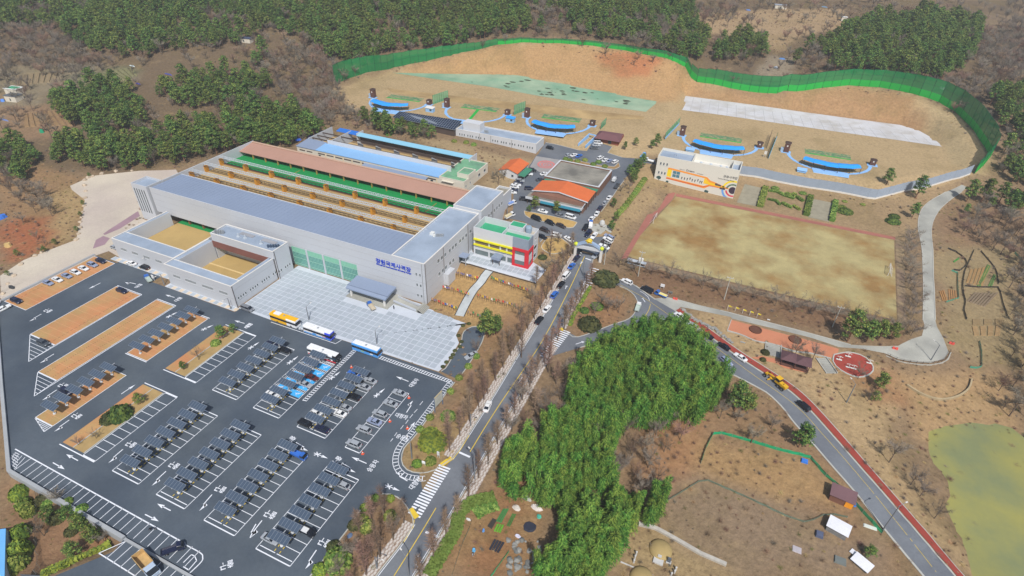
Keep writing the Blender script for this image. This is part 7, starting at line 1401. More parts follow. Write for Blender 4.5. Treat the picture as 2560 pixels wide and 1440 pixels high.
fleet([(cE(1285,1014), cE(1335,962), 'sedan', 'white', 'lowest of five in line right of the restaurant'), (cE(1335,964), cE(1365,912), 'sedan', 'white', 'second of five in line right of the restaurant'), (cE(1367,914), cE(1410,862), 'suv', 'navy', 'third of five in line right of the restaurant'), (cE(1410,864), cE(1452,812), 'hatch', 'silver', 'fourth of five in line right of the restaurant'), (cE(1452,814), cE(1500,760), 'sedan', 'white', 'topmost of five in line right of the restaurant'),
 (cE(1230,1092), cE(1260,1050), 'suv', 'black', 'beside the small monument plaza'), (cE(1252,1152), cE(1225,1180), 'suv', 'navy', 'below the black one at the monument plaza'), (cE(1308,1172), cE(1285,1200), 'sedan', 'white', 'beside the navy one at the monument plaza'),
 (cE(1445,1185), 172, 'suv', 'blue silver', 'topmost in the lot beside the track'), (cE(1435,1212), 172, 'suv', 'white', 'second in the lot beside the track'), (cE(1415,1243), 172, 'sedan', 'dark brown', 'third in the lot beside the track'), (cE(1400,1275), 172, 'sedan', 'white', 'fourth in the lot beside the track'), (cE(1385,1303), 172, 'sedan', 'dark grey', 'lowest in the lot beside the track'), (cE(1325,1364), 255, 'suv', 'silver', 'just below the gate in the right lane'),
 (cE(760,1012), 350, 'van', 'black', 'at the island before the restaurant'), (cE(888,1050), 350, 'suv', 'black', 'behind the van at the island'), (cE(993,1078), 350, 'sedan', 'dark brown', 'third at the island'), (cE(840,1120), 350, 'suv', 'dark brown', 'behind the red cornered office'), (cE(948,1167), 5, 'suv', 'white', 'right of the red cornered office'), (cE(1068,1207), 340, 'sedan', 'white', 'behind the reddish bare tree above the gate'), (cE(815,1182), 350, 'sedan', 'black', 'nearest the back of the red cornered office'),
 (cE(1085,997), 355, 'van', 'white', 'before the restaurant banner'), (cE(990,982), 355, 'sedan', 'grey', 'between the pines before the restaurant'), (cE(822,942), 355, 'sedan', 'white', 'left of the pines before the restaurant')], '', g)
g = 'cars in the lane left of the restaurant'
fleet([(cE(605,655), 25, 'suv', 'silver', 'topmost of the slanting row'), (cE(590,672), 25, 'sedan', 'navy', 'second of the slanting row'), (cE(570,692), 25, 'sedan', 'white', 'third of the slanting row'), (cE(552,712), 25, 'suv', 'white', 'fourth of the slanting row'), (cE(542,740), 25, 'sedan', 'navy', 'fifth of the slanting row'), (cE(528,762), 25, 'sedan', 'white', 'lowest of the slanting row'), (cE(692,727), 25, 'suv', 'navy', 'at the left wall'), (cE(645,827), 25, 'suv', 'black', 'at the porch corner'), (cE(835,587), 60, 'sedan', 'white', 'by the pink target rings'), (cE(800,642), 40, 'sedan', 'dark grey', 'under the flat roof edge'), (cE(685,587), 10, 'sedan', 'white', 'beside the green canopy'), (cE(722,555), 10, 'suv', 'black', 'beside the green canopy')], 'in the lane left of the restaurant', g)
g = 'cars in the upper lot'
fleet([(cE(1062,410), 70, 'hatch', 'silver', 'leftmost'), (cE(1118,410), 60, 'sedan', 'white', 'second from the left'), (cE(1165,417), 70, 'sedan', 'blue', 'third from the left'), (cE(1368,437), 70, 'suv', 'white', 'fourth from the left'), (cE(1413,457), 75, 'sedan', 'white', 'fifth from the left'), (cE(1455,464), 75, 'sedan', 'blue silver', 'sixth from the left'), (cE(1508,474), 70, 'suv', 'white', 'rightmost')], 'in the upper lot behind the restaurant', g)
fleet([(cE(890,342), 0, 'suv', 'black', 'at the end of the long office'), (cE(1345,297), 20, 'van', 'white', 'nearest the club room'), (cE(1330,317), 20, 'sedan', 'silver', 'second from the club room'), (cE(1310,342), 20, 'sedan', 'dark grey', 'third from the club room')], '', 'cars by the club room')
# light trucks ---------------------------------------------------------------
def truck(px, hd, lab, cabc, bedc, load=None, L=5.1, big=False):
 loc, a, pit = put(px, hd); t = thing('pickup_truck' if not big else 'dump_truck', loc, lab, 'truck'); t.rotation_euler = (0, pit, a); s = 1.5 if big else 1.
 cm = cabc if not isinstance(cabc, str) else PAINT[cabc]; cab = MB(); x1 = L/2; w_ = .86*s
 cab.loft([[(x1,-w_*.92,.35*s),(x1,w_*.92,.35*s),(x1,w_*.95,1.05*s),(x1,-w_*.95,1.05*s)], [(x1-.2,-w_,.3*s),(x1-.2,w_,.3*s),(x1-.2,w_,1.1*s),(x1-.2,-w_,1.1*s)], [(x1-1.55*s,-w_,.35*s),(x1-1.55*s,w_,.35*s),(x1-1.55*s,w_,1.1*s),(x1-1.55*s,-w_,1.1*s)]][::-1]); cab.loft([[(x1-.55*s,-w_*.86,1.9*s),(x1-.55*s,w_*.86,1.9*s),(x1-1.5*s,w_*.88,1.92*s),(x1-1.5*s,-w_*.88,1.92*s)], [(x1-.65*s,-w_*.8,1.98*s),(x1-.65*s,w_*.8,1.98*s),(x1-1.45*s,w_*.8,1.98*s),(x1-1.45*s,-w_*.8,1.98*s)]][::-1]); cab.box(x1-1.56*s, x1-1.46*s, -w_*.95, w_*.95, 1.1*s, 1.9*s)
 _loc(cab, 'cab', cm, t); gl = MB().loft([[(x1-.1,-w_*.94,1.08*s),(x1-.1,w_*.94,1.08*s),(x1-1.46*s,w_*.96,1.08*s),(x1-1.46*s,-w_*.96,1.08*s)][::-1], [(x1-.55*s,-w_*.84,1.9*s),(x1-.55*s,w_*.84,1.9*s),(x1-1.46*s,w_*.86,1.9*s),(x1-1.46*s,-w_*.86,1.9*s)][::-1]]); _loc(gl, 'glass', m_cg, t)
 bm_ = bedc if not isinstance(bedc, str) else PAINT[bedc]; bx0, bx1 = -L/2, x1-1.62*s; hh = .38*s if not big else 1.5
 bed = MB(); bed.box(bx0, bx1, -w_, w_, .7*s, .8*s); bed.box(bx0, bx1, -w_, -w_+.07, .8*s, .8*s+hh); bed.box(bx0, bx1, w_-.07, w_, .8*s, .8*s+hh); bed.box(bx0, bx0+.07, -w_+.07, w_-.07, .8*s, .8*s+hh); bed.box(bx1-.07, bx1, -w_+.07, w_-.07, .8*s, .8*s+hh+.15); _loc(bed, 'cargo_bed', bm_, t)
 _loc(MB().box(-L/2+.1, x1-.4, -.35*s, .35*s, .4*s, .7*s), 'chassis', m_brn2, t)
 if load: _loc(MB().box(bx0+.12, bx1-.12, -w_+.1, w_-.1, .81*s, .81*s+load[1]), 'load', load[0], t)
 ty, rm = wheel(.33*s, .22*s);
 for x in ((x1-.75*s, -L/2+1.1*s) if not big else (x1-1.1, -L/2+1.2, -L/2+2.5)):
  for sg_ in (-1, 1): w2 = inst('wheel', ty, t, (x, sg_*(w_-.12), .33*s)); inst('rim', rm, w2)
 for sg_ in (-1, 1): _loc(MB().box(x1, x1+.03, sg_*w_*.75-.12, sg_*w_*.75+.12, .6*s, .8*s), 'headlight', m_hl, t)
 return t
pg = M('pale green truck bed', (176,190,184), .7); tan = M('tan steel tray', (190,160,110), .7, .12, 1)
truck(c1(1483,395), c1(1455,360), 'blue pickup truck with empty pale bed beside the wing corner', 'blue', pg); truck(cS(1492,752), cS(1440,730), 'blue flatbed truck carrying a yellow load on the concrete apron', 'blue', PAINT['blue'], (M('yellow load', (222,206,130), .8), .35)); truck(cS(1248,888), cS(1265,840), 'white truck with pale green bed parked against the loop kerb', 'white', pg); truck(c4(590,237), 0, 'blue pickup with tarpaulin in the second solar row', 'blue', 'blue', (M('blue tarpaulin', (56,112,206), .7), .5)); truck(c4(665,996), 0, 'black pickup truck in the nearest solar row', 'black', 'black', (m_hl, .1)); truck(c2(1300,1242), 50, 'dark navy pickup truck in the lower wall stalls', 'navy', 'navy'); truck(cE(1830,464), 180, 'white truck beside the mural building', 'white', 'white'); truck(cE(1772,416), 80, 'pale blue flatbed frame above the mural building corner', M('pale blue truck paint', (120,170,226), .6), m_bluepath); truck(cE(513,987), 60, 'white camper truck with round tan cover behind the office', 'white', 'white', (M('tan cover', (196,184,150), .8), .9)); truck(cE(528,872), 70, 'white boat trailer truck behind the hall end', 'white', 'white', (M('blue boat cover', (120,150,210), .7), .8)); truck(cE(1500,645), cE(1530,605), 'grey cargo truck on the lane right of the restaurant', 'grey', M('pale truck box', (196,200,204), .7), (M('pale truck box', (196,200,204), .7), 1.2)); truck(cE(1522,708), cE(1548,680), 'dark trailer truck on the lane right of the restaurant', 'dark grey', 'dark grey'); truck((928,767), 150, 'blue utility truck with pallet on the plaza before the canopy', 'blue', M('pallet wood', (190,180,160), .8)); truck(cE(1275,1072), cE(1280,1030), 'narrow white truck with blue front beside the monument plaza', 'blue', 'white', (PAINT['white'], 1.0))
truck(c2(1110,1372), 0-12, 'large tan dump truck at the lower wall', M('pale truck cab', (170,186,206), .5), tan, None, 7.6, True)
p = G(*c2(1147,1096)); t = thing('motorcycle', p, 'small dark motorcycle beside the lower stalls', 'motorcycle', None, .6); ty, rm = wheel(.3, .12)
for x in (-.65, .65): w2 = inst('wheel', ty, t, (x, 0, .3)); inst('rim', rm, w2)
_loc(MB().tube([(-.6,0,.5), (-.2,0,.8), (.3,0,.75), (.6,0,.95)], .14, 6), 'frame', PAINT['navy'], t); _loc(MB().box(-.6,.05,-.16,.16,.85,.98), 'seat', m_tyre, t); _loc(MB().tube([(.55,-.35,1.05), (.6,0,.98), (.55,.35,1.05)], .04, 5), 'handlebar', m_rim, t)
# buses -----------------------------------------------------------------------
def bus(px, hd, lab, rear, front, roof, skirt, L=11.8, split=.35, accent=None, ac=None):
 loc, a, _ = put(px, hd, 1.5); t = thing('bus', (loc[0], loc[1], .03), lab, 'bus', 'buses beside the plaza', a); W, H = 1.25, 3.3; xs = L/2-L*split
 def seg(x0, x1, mat, nm):
  r_ = .12; sec = lambda x, k=1.: [(x,-W*k,.38),(x,W*k,.38),(x,W*k,1.5),(x,-W*k,1.5)]
  _loc(MB().loft([sec(x0), sec(x1)]), nm, mat, t)
  up = lambda x: [(x,-W,2.5),(x,W,2.5),(x,W*.98,3.0),(x,W*.84,H),(x,-W*.84,H),(x,-W*.98,3.0)]; _loc(MB().loft([up(x0), up(x1)]), nm.replace('body', 'cornice'), mat, t)
 seg(-L/2, xs, rear, 'rear_body'); seg(xs, L/2, front, 'front_body')
 _loc(MB().box(-L/2+.02, L/2-.03, -W+.03, W-.03, 1.48, 2.52), 'window_band', m_cg, t); _loc(MB().box(L/2-.02, L/2+.03, -W*.92, W*.92, 1.25, 2.75), 'windscreen', m_cg, t); _loc(MB().box(-L/2-.03, -L/2+.02, -W*.85, W*.85, 1.7, 2.6), 'rear_window', m_cg, t)
 _loc(MB().box(-L/2+.15, L/2-.15, -W*.82, W*.82, H+.004, H+.05), 'roof_panel', roof, t)
 if skirt is not None:
  for s in (-1, 1): _loc(MB().box(-L/2+.2, L/2-.2, s*W-.015, s*W+.02, .42, .95), 'skirt_panel', skirt, t)
 _loc(MB().box(-L*.36, -L*.14, -.8, .8, H+.05, H+.32), 'air_conditioner', ac or M('bus white', (228,230,234), .5), t); _loc(MB().box(-.3, .3, -.35, .35, H+.05, H+.16), 'roof_hatch', M('grey unit housing', (150,156,162), .6), t)
 if accent is not None:
  for k, (x0, x1) in enumerate(((-L*.16, -L*.02), (L*.2, L*.32))):
   for s in (-1, 1): _loc(MB().box(x0, x1, s*W-.01, s*W+.025, .5, 1.45), 'side_graphic', accent[k % len(accent)], t)
 for k in range(9): x = -L/2+1.0+k*1.18; _loc(MB().box(x-.05, x+.05, -W-.004, W+.004, 1.5, 2.5), 'window_pillar', m_brn2, t)
 ty, rm = wheel(.48, .28)
 for x in (L/2-2.4, -L/2+3.2):
  for s in (-1, 1): w2 = inst('wheel', ty, t, (x, s*(W-.12), .48)); inst('rim', rm, w2)
 for s in (-1, 1): _loc(MB().box(L/2, L/2+.03, s*.95-.2, s*.95+.2, .65, .85), 'headlight', m_hl, t); _loc(MB().box(L/2+.02, L/2+.22, s*(W+.12)-.1, s*(W+.12)+.1, 1.7, 2.3), 'mirror', m_tyre, t)
 return t
bw = M('bus white', (228,230,234), .5, .01); by = M('bus yellow', (236,180,36), .5, .02); bb = M('bus deep blue', (64,84,214), .5, .02); bl = M('bus light blue', (84,156,226), .5, .02); br = M('bus red', (206,44,58), .5, .02); bk = M('bus black', (40,36,40), .5)
bus(c3(452,318), 0, 'yellow and white city bus at the left end of the plaza kerb', by, bw, by, None, split=.36, ac=bw); bus(c3(790,440), 0, 'white and deep blue bus with purple trim behind the yellow bus', bw, bb, bw, bl, split=.2, accent=(bl, M('bus pink graphic', (206,160,170), .6))); bus(c3(1268,612), 0, 'light blue bus with white roof at the hatched walkway', bl, bl, bw, bl, 10.4, accent=(M('bus green graphic', (150,186,150), .6), bw)); bus(c3(840,660), 0, 'white and red bus with dark nose beside the blue accessible bays', bw, bk, bw, br, split=.12, accent=(br, bk))
loc, a, pit = put(cM(300,540), cM(130,400), .8); t = thing('motor_grader', loc, 'yellow motor grader on the side road below the pavilions', 'construction vehicle'); t.rotation_euler = (0, pit, a); yg = M('machine yellow', (220,172,40), .5, .05)
_loc(MB().tube([(4.2,0,1.3), (2.6,0,1.7), (.2,0,1.75), (-.9,0,1.5)], .26, 6), 'main_frame', yg, t); _loc(MB().box(-3.8,-1.2,-.75,.75,.95,1.9), 'engine_hood', yg, t); _loc(MB().box(-1.2,.4,-.8,.8,1.0,1.7), 'cab_base', yg, t); _loc(MB().box(-1.1,.3,-.75,.75,1.7,2.9), 'cab_glass', m_cg, t); _loc(MB().box(-1.25,.45,-.9,.9,2.9,3.05), 'cab_roof', yg, t)
_loc(MB().box(3.7,4.5,-.5,.5,.8,1.3), 'front_axle', yg, t); _loc(MB().bar((1.6,-1.7,.55), (2.3,1.7,.55), .12, .6), 'blade', yg, t); _loc(MB().lathe([(.7,.85),(.8,.95),(.6,1.05)], 12, (1.9,0)), 'turntable', yg, t); _loc(MB().tube([(-2.6,.3,1.9), (-2.6,.3,2.6)], .08, 6), 'exhaust', m_tyre, t)
ty, rm = wheel(.62, .4)
for x in (4.0, -1.5, -3.0):
 for s in (-1, 1): w2 = inst('wheel', ty, t, (x, s*1.05, .62)); inst('rim', rm, w2)
# ================================================================= SOLAR CANOPIES
tilt = R(14); pvw, pvd = .98, 2.1
pan = MB().box(-pvw/2+.03, pvw/2-.03, -pvd/2+.03, pvd/2-.03, .04, .075).mesh('solar_panel', M('solar cell glass', (72,86,104), .3, .04, .3, .02, spec=.5)); rackb = MB()
for k in range(7): rackb.box(-3*pvw+k*pvw-.035, -3*pvw+k*pvw+.035, -pvd/2, pvd/2, .03, .09)
for s in (-1, 1): rackb.box(-3*pvw, 3*pvw, s*pvd/2-.035, s*pvd/2+.035, .03, .09); rackb.box(-2.8, 2.8, s*.6-.06, s*.6+.06, -.12, .03)
rack = rackb.mesh('panel_frame', M('aluminium panel frame', (176,186,196), .4, .02, metal=.3)); post = MB().tube([(0,0,0), (0,0,3.3)], [.16,.12], 8).mesh('post', M('pale steel post', (170,176,184), .5)); foot = MB().lathe([(.4,0),(.4,.35),(.3,.4)], 10).mesh('footing', M('pale footing', (206,208,210), .8)); beam = MB().bar((0,-1.2,3.25), (0,2.2,3.35), .16, .2).mesh('arm', M('pale steel post', (170,176,184), .5))
def solar(x, y, lab, group, z=0.):
 t = thing('solar_canopy', (x, y, z+.02), lab, 'solar panel', group); inst('post', post, t); inst('footing', foot, t); inst('arm', beam, t)
 fr = inst('panel_frame', rack, t, (0, 0, 3.55), rot=(tilt, 0, 0))
 for k in range(6): inst('solar_panel', pan, fr, (-2.5*pvw+k*pvw, 0, 0))
for x, ys, nm in ((19.2, [-77.3-3.67*i for i in range(7)], 'nearest solar row'), (1.85, [-77.0-3.67*i for i in range(7)], 'second solar row of the lower block'), (-15.2, [-77.2-3.67*i for i in range(7)], 'third solar row of the lower block'), (-32, [-77.0-3.67*i for i in range(7)], 'fourth solar row of the lower block'), (2.1, [-43.9-3.65*i for i in range(7)], 'upper row full of cars'), (-15.1, [-43.6-3.65*i for i in range(7)], 'upper row over the blue bays'), (-32, [-43.8-3.65*i for i in range(7)], 'upper row left of the blue bays'), (-71.6, [-44.0-3.67*i for i in range(7)], 'upper orange bay'), (-70.6, [-77.0-3.67*i for i in range(6)], 'lower orange bay')):
 for i, y in enumerate(ys): solar(x, y, 'solar canopy, %s from the top of the %s' % (ordinal(i), nm), 'solar canopies of the '+nm)
# ================================================================= PEOPLE
def person(px, lab, top, legs, bend=0., rz=0.):
 p = G(*px); me_ = bpy.data.meshes.new('body'); b0 = bend
 J = [(0,0,.95),(0,-b0*.25,1.15),(0,-b0*.5,1.42),(0,-b0*.6,1.52),(0,-b0*.7,1.66),(.19,-b0*.5,1.40),(.25,-b0*.55,1.12),(.22,-b0*.6-.08,.88),(-.19,-b0*.5,1.40),(-.25,-b0*.55,1.12),(-.22,-b0*.6-.08,.88),(.1,0,.9),(.11,-.03,.48),(.11,0,.07),(.11,-.16,.04),(-.1,0,.9),(-.12,.02,.48),(-.12,.06,.07),(-.12,-.1,.04)]
 E_ = [(0,1),(1,2),(2,3),(3,4),(2,5),(5,6),(6,7),(2,8),(8,9),(9,10),(0,11),(11,12),(12,13),(13,14),(0,15),(15,16),(16,17),(17,18)]; rad = [.15,.14,.13,.06,.11,.06,.045,.035,.06,.045,.035,.09,.065,.045,.04,.09,.065,.045,.04]
 me_.from_pydata(J, E_, []); t = thing('person', p, lab, 'person', None, rz); o = bpy.data.objects.new('body', me_); COL.objects.link(o); o.parent = t; me_.materials.append(top)
 md = o.modifiers.new('skin', 'SKIN'); sv = me_.skin_vertices[0].data
 for v, r_ in zip(sv, rad): v.radius = (r_, r_)
 sv[0].use_root = True; o.modifiers.new('smooth', 'SUBSURF').levels = 1
 _loc(MB().lathe([(.1,1.56),(.135,1.66),(.12,1.76),(.03,1.81)], 10, (0,-b0*.72)), 'hair', M('black hair', (26,24,24), .7), t)
 tr = MB()
 for s in (-1, 1): tr.tube([(s*.1,0,.95), (s*.115,-.01,.48), (s*.118,.02,.1)], [.125,.09,.075], 8)
 _loc(tr, 'trousers', legs, t)
person((985,773), 'standing person in dark clothes on the plaza before the ramp', M('dark jacket', (44,48,66), .9), M('dark trousers', (40,42,50), .9)); person(cG(1190,1375), 'person in pale top bending over beside the lower blue tub', M('pale top', (206,206,210), .9), M('dark trousers', (40,42,50), .9), .5, 1.)
# ================================================================= VEGETATION
def leafm(name, col, rand=.25): return M(name, col, .75, .1, .25, .12, spec=.15, rand=rand)
L_p1, L_p2, L_p3 = leafm('pine needles dark', (62,90,48)), leafm('pine needles mid', (96,120,56)), leafm('pine needles light', (134,150,74))
L_b1, L_b2 = leafm('bamboo leaf', (66,104,42)), leafm('bamboo leaf light', (106,140,58)); L_y, L_y2 = leafm('yellow green leaf', (124,146,56)), leafm('mid green leaf', (88,116,52)); L_o1, L_o2 = leafm('olive leaf', (84,88,52)), leafm('dark olive leaf', (62,70,44))
m_bark = M('grey brown bark', (112,98,86), .95, .15, 1., rand=.15); m_twig = M('grey purple twigs', (130,122,110), .95, .1, .5, rand=.2); m_twig2 = M('reddish twigs', (144,120,102), .95, .1, .5, rand=.2); m_pbark = M('pine bark', (128,96,76), .95, .15, 1.)
rnd = random.Random(5)
def tuft(mb, c_, r, n, s, mats, flat=.6, up=.5):
 for _ in range(n):
  a = rnd.uniform(0, 6.283); q = rnd.random()**.5*r; z = (rnd.random()-.5)*2*r*flat; x, y = c_[0]+q*math.cos(a), c_[1]+q*math.sin(a)
  d = Vector((math.cos(a)*rnd.random(), math.sin(a)*rnd.random(), up+rnd.uniform(-.5, .7))).normalized(); t = d.orthogonal().normalized(); t.rotate(Matrix.Rotation(rnd.uniform(0, 6.28), 3, d)); b_ = d.cross(t); k = s*rnd.uniform(.6, 1.25); p = Vector((x, y, c_[2]+z))
  mb.face([p-t*k-b_*k*.5, p+t*k*.9-b_*k*.6, p+t*k*.5+b_*k*.7, p-t*k*.8+b_*k*.5], mats[0] if rnd.random() < .45 else (mats[1] if rnd.random() < .75 else mats[2]))
def pine(hh, spread, seed, nb=24, conic=.5):
 rnd.seed(seed); tr = MB(); cr = MB(); lean = rnd.uniform(-.4, .4); top = Vector((lean, rnd.uniform(-.4, .4), hh*.93))
 tr.tube([(0,0,-.4), (lean*.2,0,hh*.35), (lean*.6,top.y*.5,hh*.7), tuple(top)], [hh*.022,hh*.018,hh*.012,.03], 6)
 for i in range(nb):
  f = (i+rnd.random())/nb; z = hh*(.34+.64*f); rr = spread*(1-conic*f)*rnd.uniform(.35, 1.)*(1 if f < .85 else .45); a = i*2.4+rnd.uniform(-.5, .5); c_ = (lean*f+rr*math.cos(a), rr*math.sin(a), z+rnd.uniform(-.3, .3))
  if rr > .8 and i % 2 == 0: tr.tube([(lean*f*.8, 0, z-hh*.06), c_], [.09, .03], 4)
  tuft(cr, c_, rnd.uniform(.85, 1.35)*spread*.3, 62, .27*hh/11, (L_p1, L_p2, L_p3), .42)
 return tr, cr
def bare(hh, spread, seed, mt, nl=7, tw=46, conical=False):
 rnd.seed(seed); tr = MB(); cr = MB()
 tr.tube([(0,0,-.3), (rnd.uniform(-.15,.15),0,hh*.3), (rnd.uniform(-.3,.3),rnd.uniform(-.3,.3),hh*(.95 if conical else .6))], [hh*.02,hh*.015,.04 if conical else hh*.008], 6)
 for i in range(nl):
  if conical: f = .22+.74*i/nl; z = hh*f; rr = spread*(1.05-f)*rnd.uniform(.8, 1.1); e = Vector((rr*math.cos(i*2.4), rr*math.sin(i*2.4), z+rr*.75))
  else: z = hh*rnd.uniform(.22, .5); a = i*6.283/nl+rnd.uniform(-.4, .4); rr = spread*rnd.uniform(.6, 1.); e = Vector((rr*math.cos(a), rr*math.sin(a), hh*rnd.uniform(.65, 1.)))
  s_ = Vector((0, 0, z)); m_ = s_.lerp(e, .5)+Vector((0, 0, rr*.08)); tr.tube([s_, m_, e], [hh*.008,hh*.005,.02], 4)
  for k in range(tw):
   t = rnd.uniform(.25, 1.); p = s_.lerp(e, t)+Vector((rnd.gauss(0,.12),rnd.gauss(0,.12),rnd.gauss(0,.12)))*rr*.5; d = Vector((rnd.gauss(0,1),rnd.gauss(0,1),abs(rnd.gauss(.7,.7)))).normalized()*rnd.uniform(.5,1.2)*(.45+hh*.07)
   n = d.orthogonal().normalized()*rnd.uniform(.032,.06); q = p+d; cr.face([p-n, p+n, q], mt)
   for _ in range(2): d2 = (d+Vector((rnd.gauss(0,.6),rnd.gauss(0,.6),rnd.gauss(.1,.5)))*d.length)*.6; r_ = p+d*rnd.uniform(.3,.8); cr.face([r_-n*.7, r_+n*.7, r_+d2], mt)
 return tr, cr
def bush(r, seed, mats, n=520, flat=.8):
 rnd.seed(seed); cr = MB()
 for _ in range(n):
  v = Vector((rnd.gauss(0,1), rnd.gauss(0,1), abs(rnd.gauss(0,1)))).normalized(); p = v*r*rnd.uniform(.82, 1.03); p.z *= flat; t = v.orthogonal().normalized(); t.rotate(Matrix.Rotation(rnd.uniform(0,6.28),3,v)); d = (v+Vector((rnd.gauss(0,.4),rnd.gauss(0,.4),rnd.gauss(0,.4)))).normalized(); t = d.orthogonal().normalized(); b_ = d.cross(t); k = r*.115*rnd.uniform(.7,1.3)
  cr.face([p-t*k-b_*k*.6, p+t*k-b_*k*.6, p+t*k*.6+b_*k, p-t*k*.7+b_*k*.8], mats[0] if rnd.random() < .5 else mats[1])
 core = bmesh.new(); bmesh.ops.create_icosphere(core, subdivisions=2, radius=r*.86); n0 = len(cr.v)
 for v in core.verts: cr.v.append((v.co.x, v.co.y, v.co.z*flat if v.co.z > 0 else v.co.z*.15))
 for f in core.faces: cr.f.append(tuple(n0+v.index for v in f.verts)); cr.m.append(cr.mi(mats[0]))
 core.free(); return cr
def plume(hh, seed):
 rnd.seed(seed); cr = MB(); lx, ly = rnd.uniform(-1.2, 1.2), rnd.uniform(-1.2, 1.2); cr.tube([(0,0,-.3), (lx*.1,ly*.1,hh*.5), (lx,ly,hh)], [.06,.05,.02], 4, m_twig)
 for i in range(16):
  f = .28+.72*i/15; c_ = Vector((lx*f*f, ly*f*f, hh*f)); w_ = 1.5*(1.12-f)+.35
  for k in range(20):
   a = rnd.uniform(0, 6.283); o = Vector((math.cos(a), math.sin(a), rnd.uniform(-.5, .35)))*w_*rnd.uniform(.3, 1); p = c_+o; d = Vector((math.cos(a)*.8, math.sin(a)*.8, rnd.uniform(-.9, .2))).normalized(); s_ = d.cross(Vector((0,0,1))).normalized()*rnd.uniform(.1,.2); l_ = rnd.uniform(.5, .95)
   cr.face([p-s_*.6, p+s_, p+d*l_*.6+s_*.7, p+d*l_], L_b1 if rnd.random() < .62 else L_b2)
 return cr
def meshes(pair, a='trunk', b_='crown', bark=None): return pair[0].mesh(a, bark), pair[1].mesh(b_)
PINES = [meshes(pine(hh, sp, s), bark=m_pbark) for hh, sp, s in ((11,3.6,1),(10,3.2,2),(12.5,3.9,3),(9,3.3,4),(11.5,3.0,6))]
BARES = [meshes(bare(hh, sp, s, m_twig), bark=m_bark) for hh, sp, s in ((8.5,3.4,11),(7,3.0,12),(9.5,3.6,13))]; CHERRY = [meshes(bare(hh, sp, s, m_twig, 9, 46), bark=m_bark) for hh, sp, s in ((7.5,5.2,21),(7,4.8,22))]
META = [meshes(bare(hh, sp, s, m_twig2, 26, 12, True), bark=m_bark) for hh, sp, s in ((13,2.6,31),(12,2.3,32),(14,2.7,33))]; OAK = [meshes(bare(hh, sp, s, m_twig2, 8, 54), bark=m_bark) for hh, sp, s in ((8,3.6,41),)]
def tree(px, kind, lab, sc=1., group=None, at=None, cat='tree', name=None):
 p = np.array([*at, float(h(*at))]) if at is not None else G(*px); tm, cm = kind; t = thing(name or ('pine_tree' if kind in PINES else 'bare_tree'), p, lab, cat, group, random.uniform(0, 6.28)); inst('trunk', tm, t, sc=sc); inst('crown', cm, t, sc=sc); return t
EXC = [CPB, main_poly, gp([(1397,852)])+gp(inner)+gp(sideR)+gp(sideL[::-1]), poly, PLZ, [G(*cE(*p))[:2] for p in yd], [(-153,-35),(2,-35),(2,76),(-143,64)], [(-62,130),(-9,130),(-9,148),(-62,148)], FLATS[3][0], FLATS[4][0], FLATS[5][0], FLATS[6][0], [(-124,66),(-18,66),(-18,104),(-124,104)], [(-104,130),(-58,130),(-58,146),(-104,146)], [G(*p)[:2] for p in gv], [(2,74),(38,74),(38,128),(-20,128),(-20,98)], [(52,140),(98,140),(98,158),(52,158)], FLATS[1][0], [(0,0),(40,-4),(36,34),(0,34)], gp([(1690,500),(1650,470),(1860,450),(2200,520),(2290,620),(2290,840),(1560,660)]), gp([(1790,770),(2110,850),(2100,905),(1800,820)])]
def free(x, y):
 k = np.zeros(np.shape(x), bool)
 for q in EXC: k |= inpoly(x, y, q)
 return ~k
GREEN = [[(0,0),(1310,0),(1335,85),(1240,100),(1080,138),(990,156),(850,170),(820,160),(790,140),(740,100),(700,85),(640,100),(600,118),(500,130),(430,125),(360,155),(300,150),(220,130),(150,80),(60,70),(0,95)], [(130,262),(190,228),(260,222),(345,232),(372,280),(365,315),(300,345),(230,340),(165,310)], [(400,235),(455,215),(530,200),(600,195),(640,150),(690,150),(670,225),(610,268),(540,280),(460,270)], [(120,400),(140,375),(250,358),(380,345),(470,318),(560,300),(660,280),(730,285),(800,330),(790,352),(690,372),(600,388),(545,392),(440,425),(300,432),(180,432)], [(0,365),(60,362),(110,400),(90,450),(40,470),(0,470)], [(1305,0),(1400,10),(1720,0),(1745,50),(1780,130),(1750,165),(1690,140),(1600,112),(1500,98),(1420,88),(1335,88)], [(1960,170),(2000,150),(2080,100),(2150,60),(2300,40),(2450,70),(2455,140),(2400,185),(2360,205),(2200,190),(2090,182),(2020,190)], [(2450,230),(2560,225),(2560,480),(2490,430),(2510,350),(2480,290)], [(930,300),(1000,320),(1080,335),(1080,350),(1000,345),(920,320)], [(1780,100),(1900,110),(1920,150),(1800,165)], [(2390,500),(2560,500),(2560,545),(2450,540)], [(2500,700),(2560,690),(2560,760),(2510,750)]]
BARE = [[(0,70),(60,70),(150,80),(220,135),(300,165),(200,195),(100,185),(0,175)], [(640,170),(700,130),(760,110),(830,170),(850,215),(880,260),(950,300),(910,320),(830,300),(790,320),(700,260)], [(1310,10),(1400,15),(1430,90),(1330,85)], [(1980,155),(2050,120),(2080,180),(2000,190)], [(2440,80),(2560,60),(2560,220),(2450,210)], [(2350,205),(2470,200),(2470,260),(2400,240)], [(560,280),(640,260),(700,270),(640,290)], [(0,430),(60,470),(130,500),(150,560),(90,530),(20,500)], [(2380,520),(2560,560),(2560,660),(2490,640),(2400,600)], [(2500,640),(2560,640),(2560,960),(2520,900),(2490,760)], [(1560,110),(1700,140),(1690,150),(1550,122)], [(2470,960),(2560,930),(2560,1060),(2520,1060)], [(1760,25),(1850,20),(1860,50),(1760,60)]]
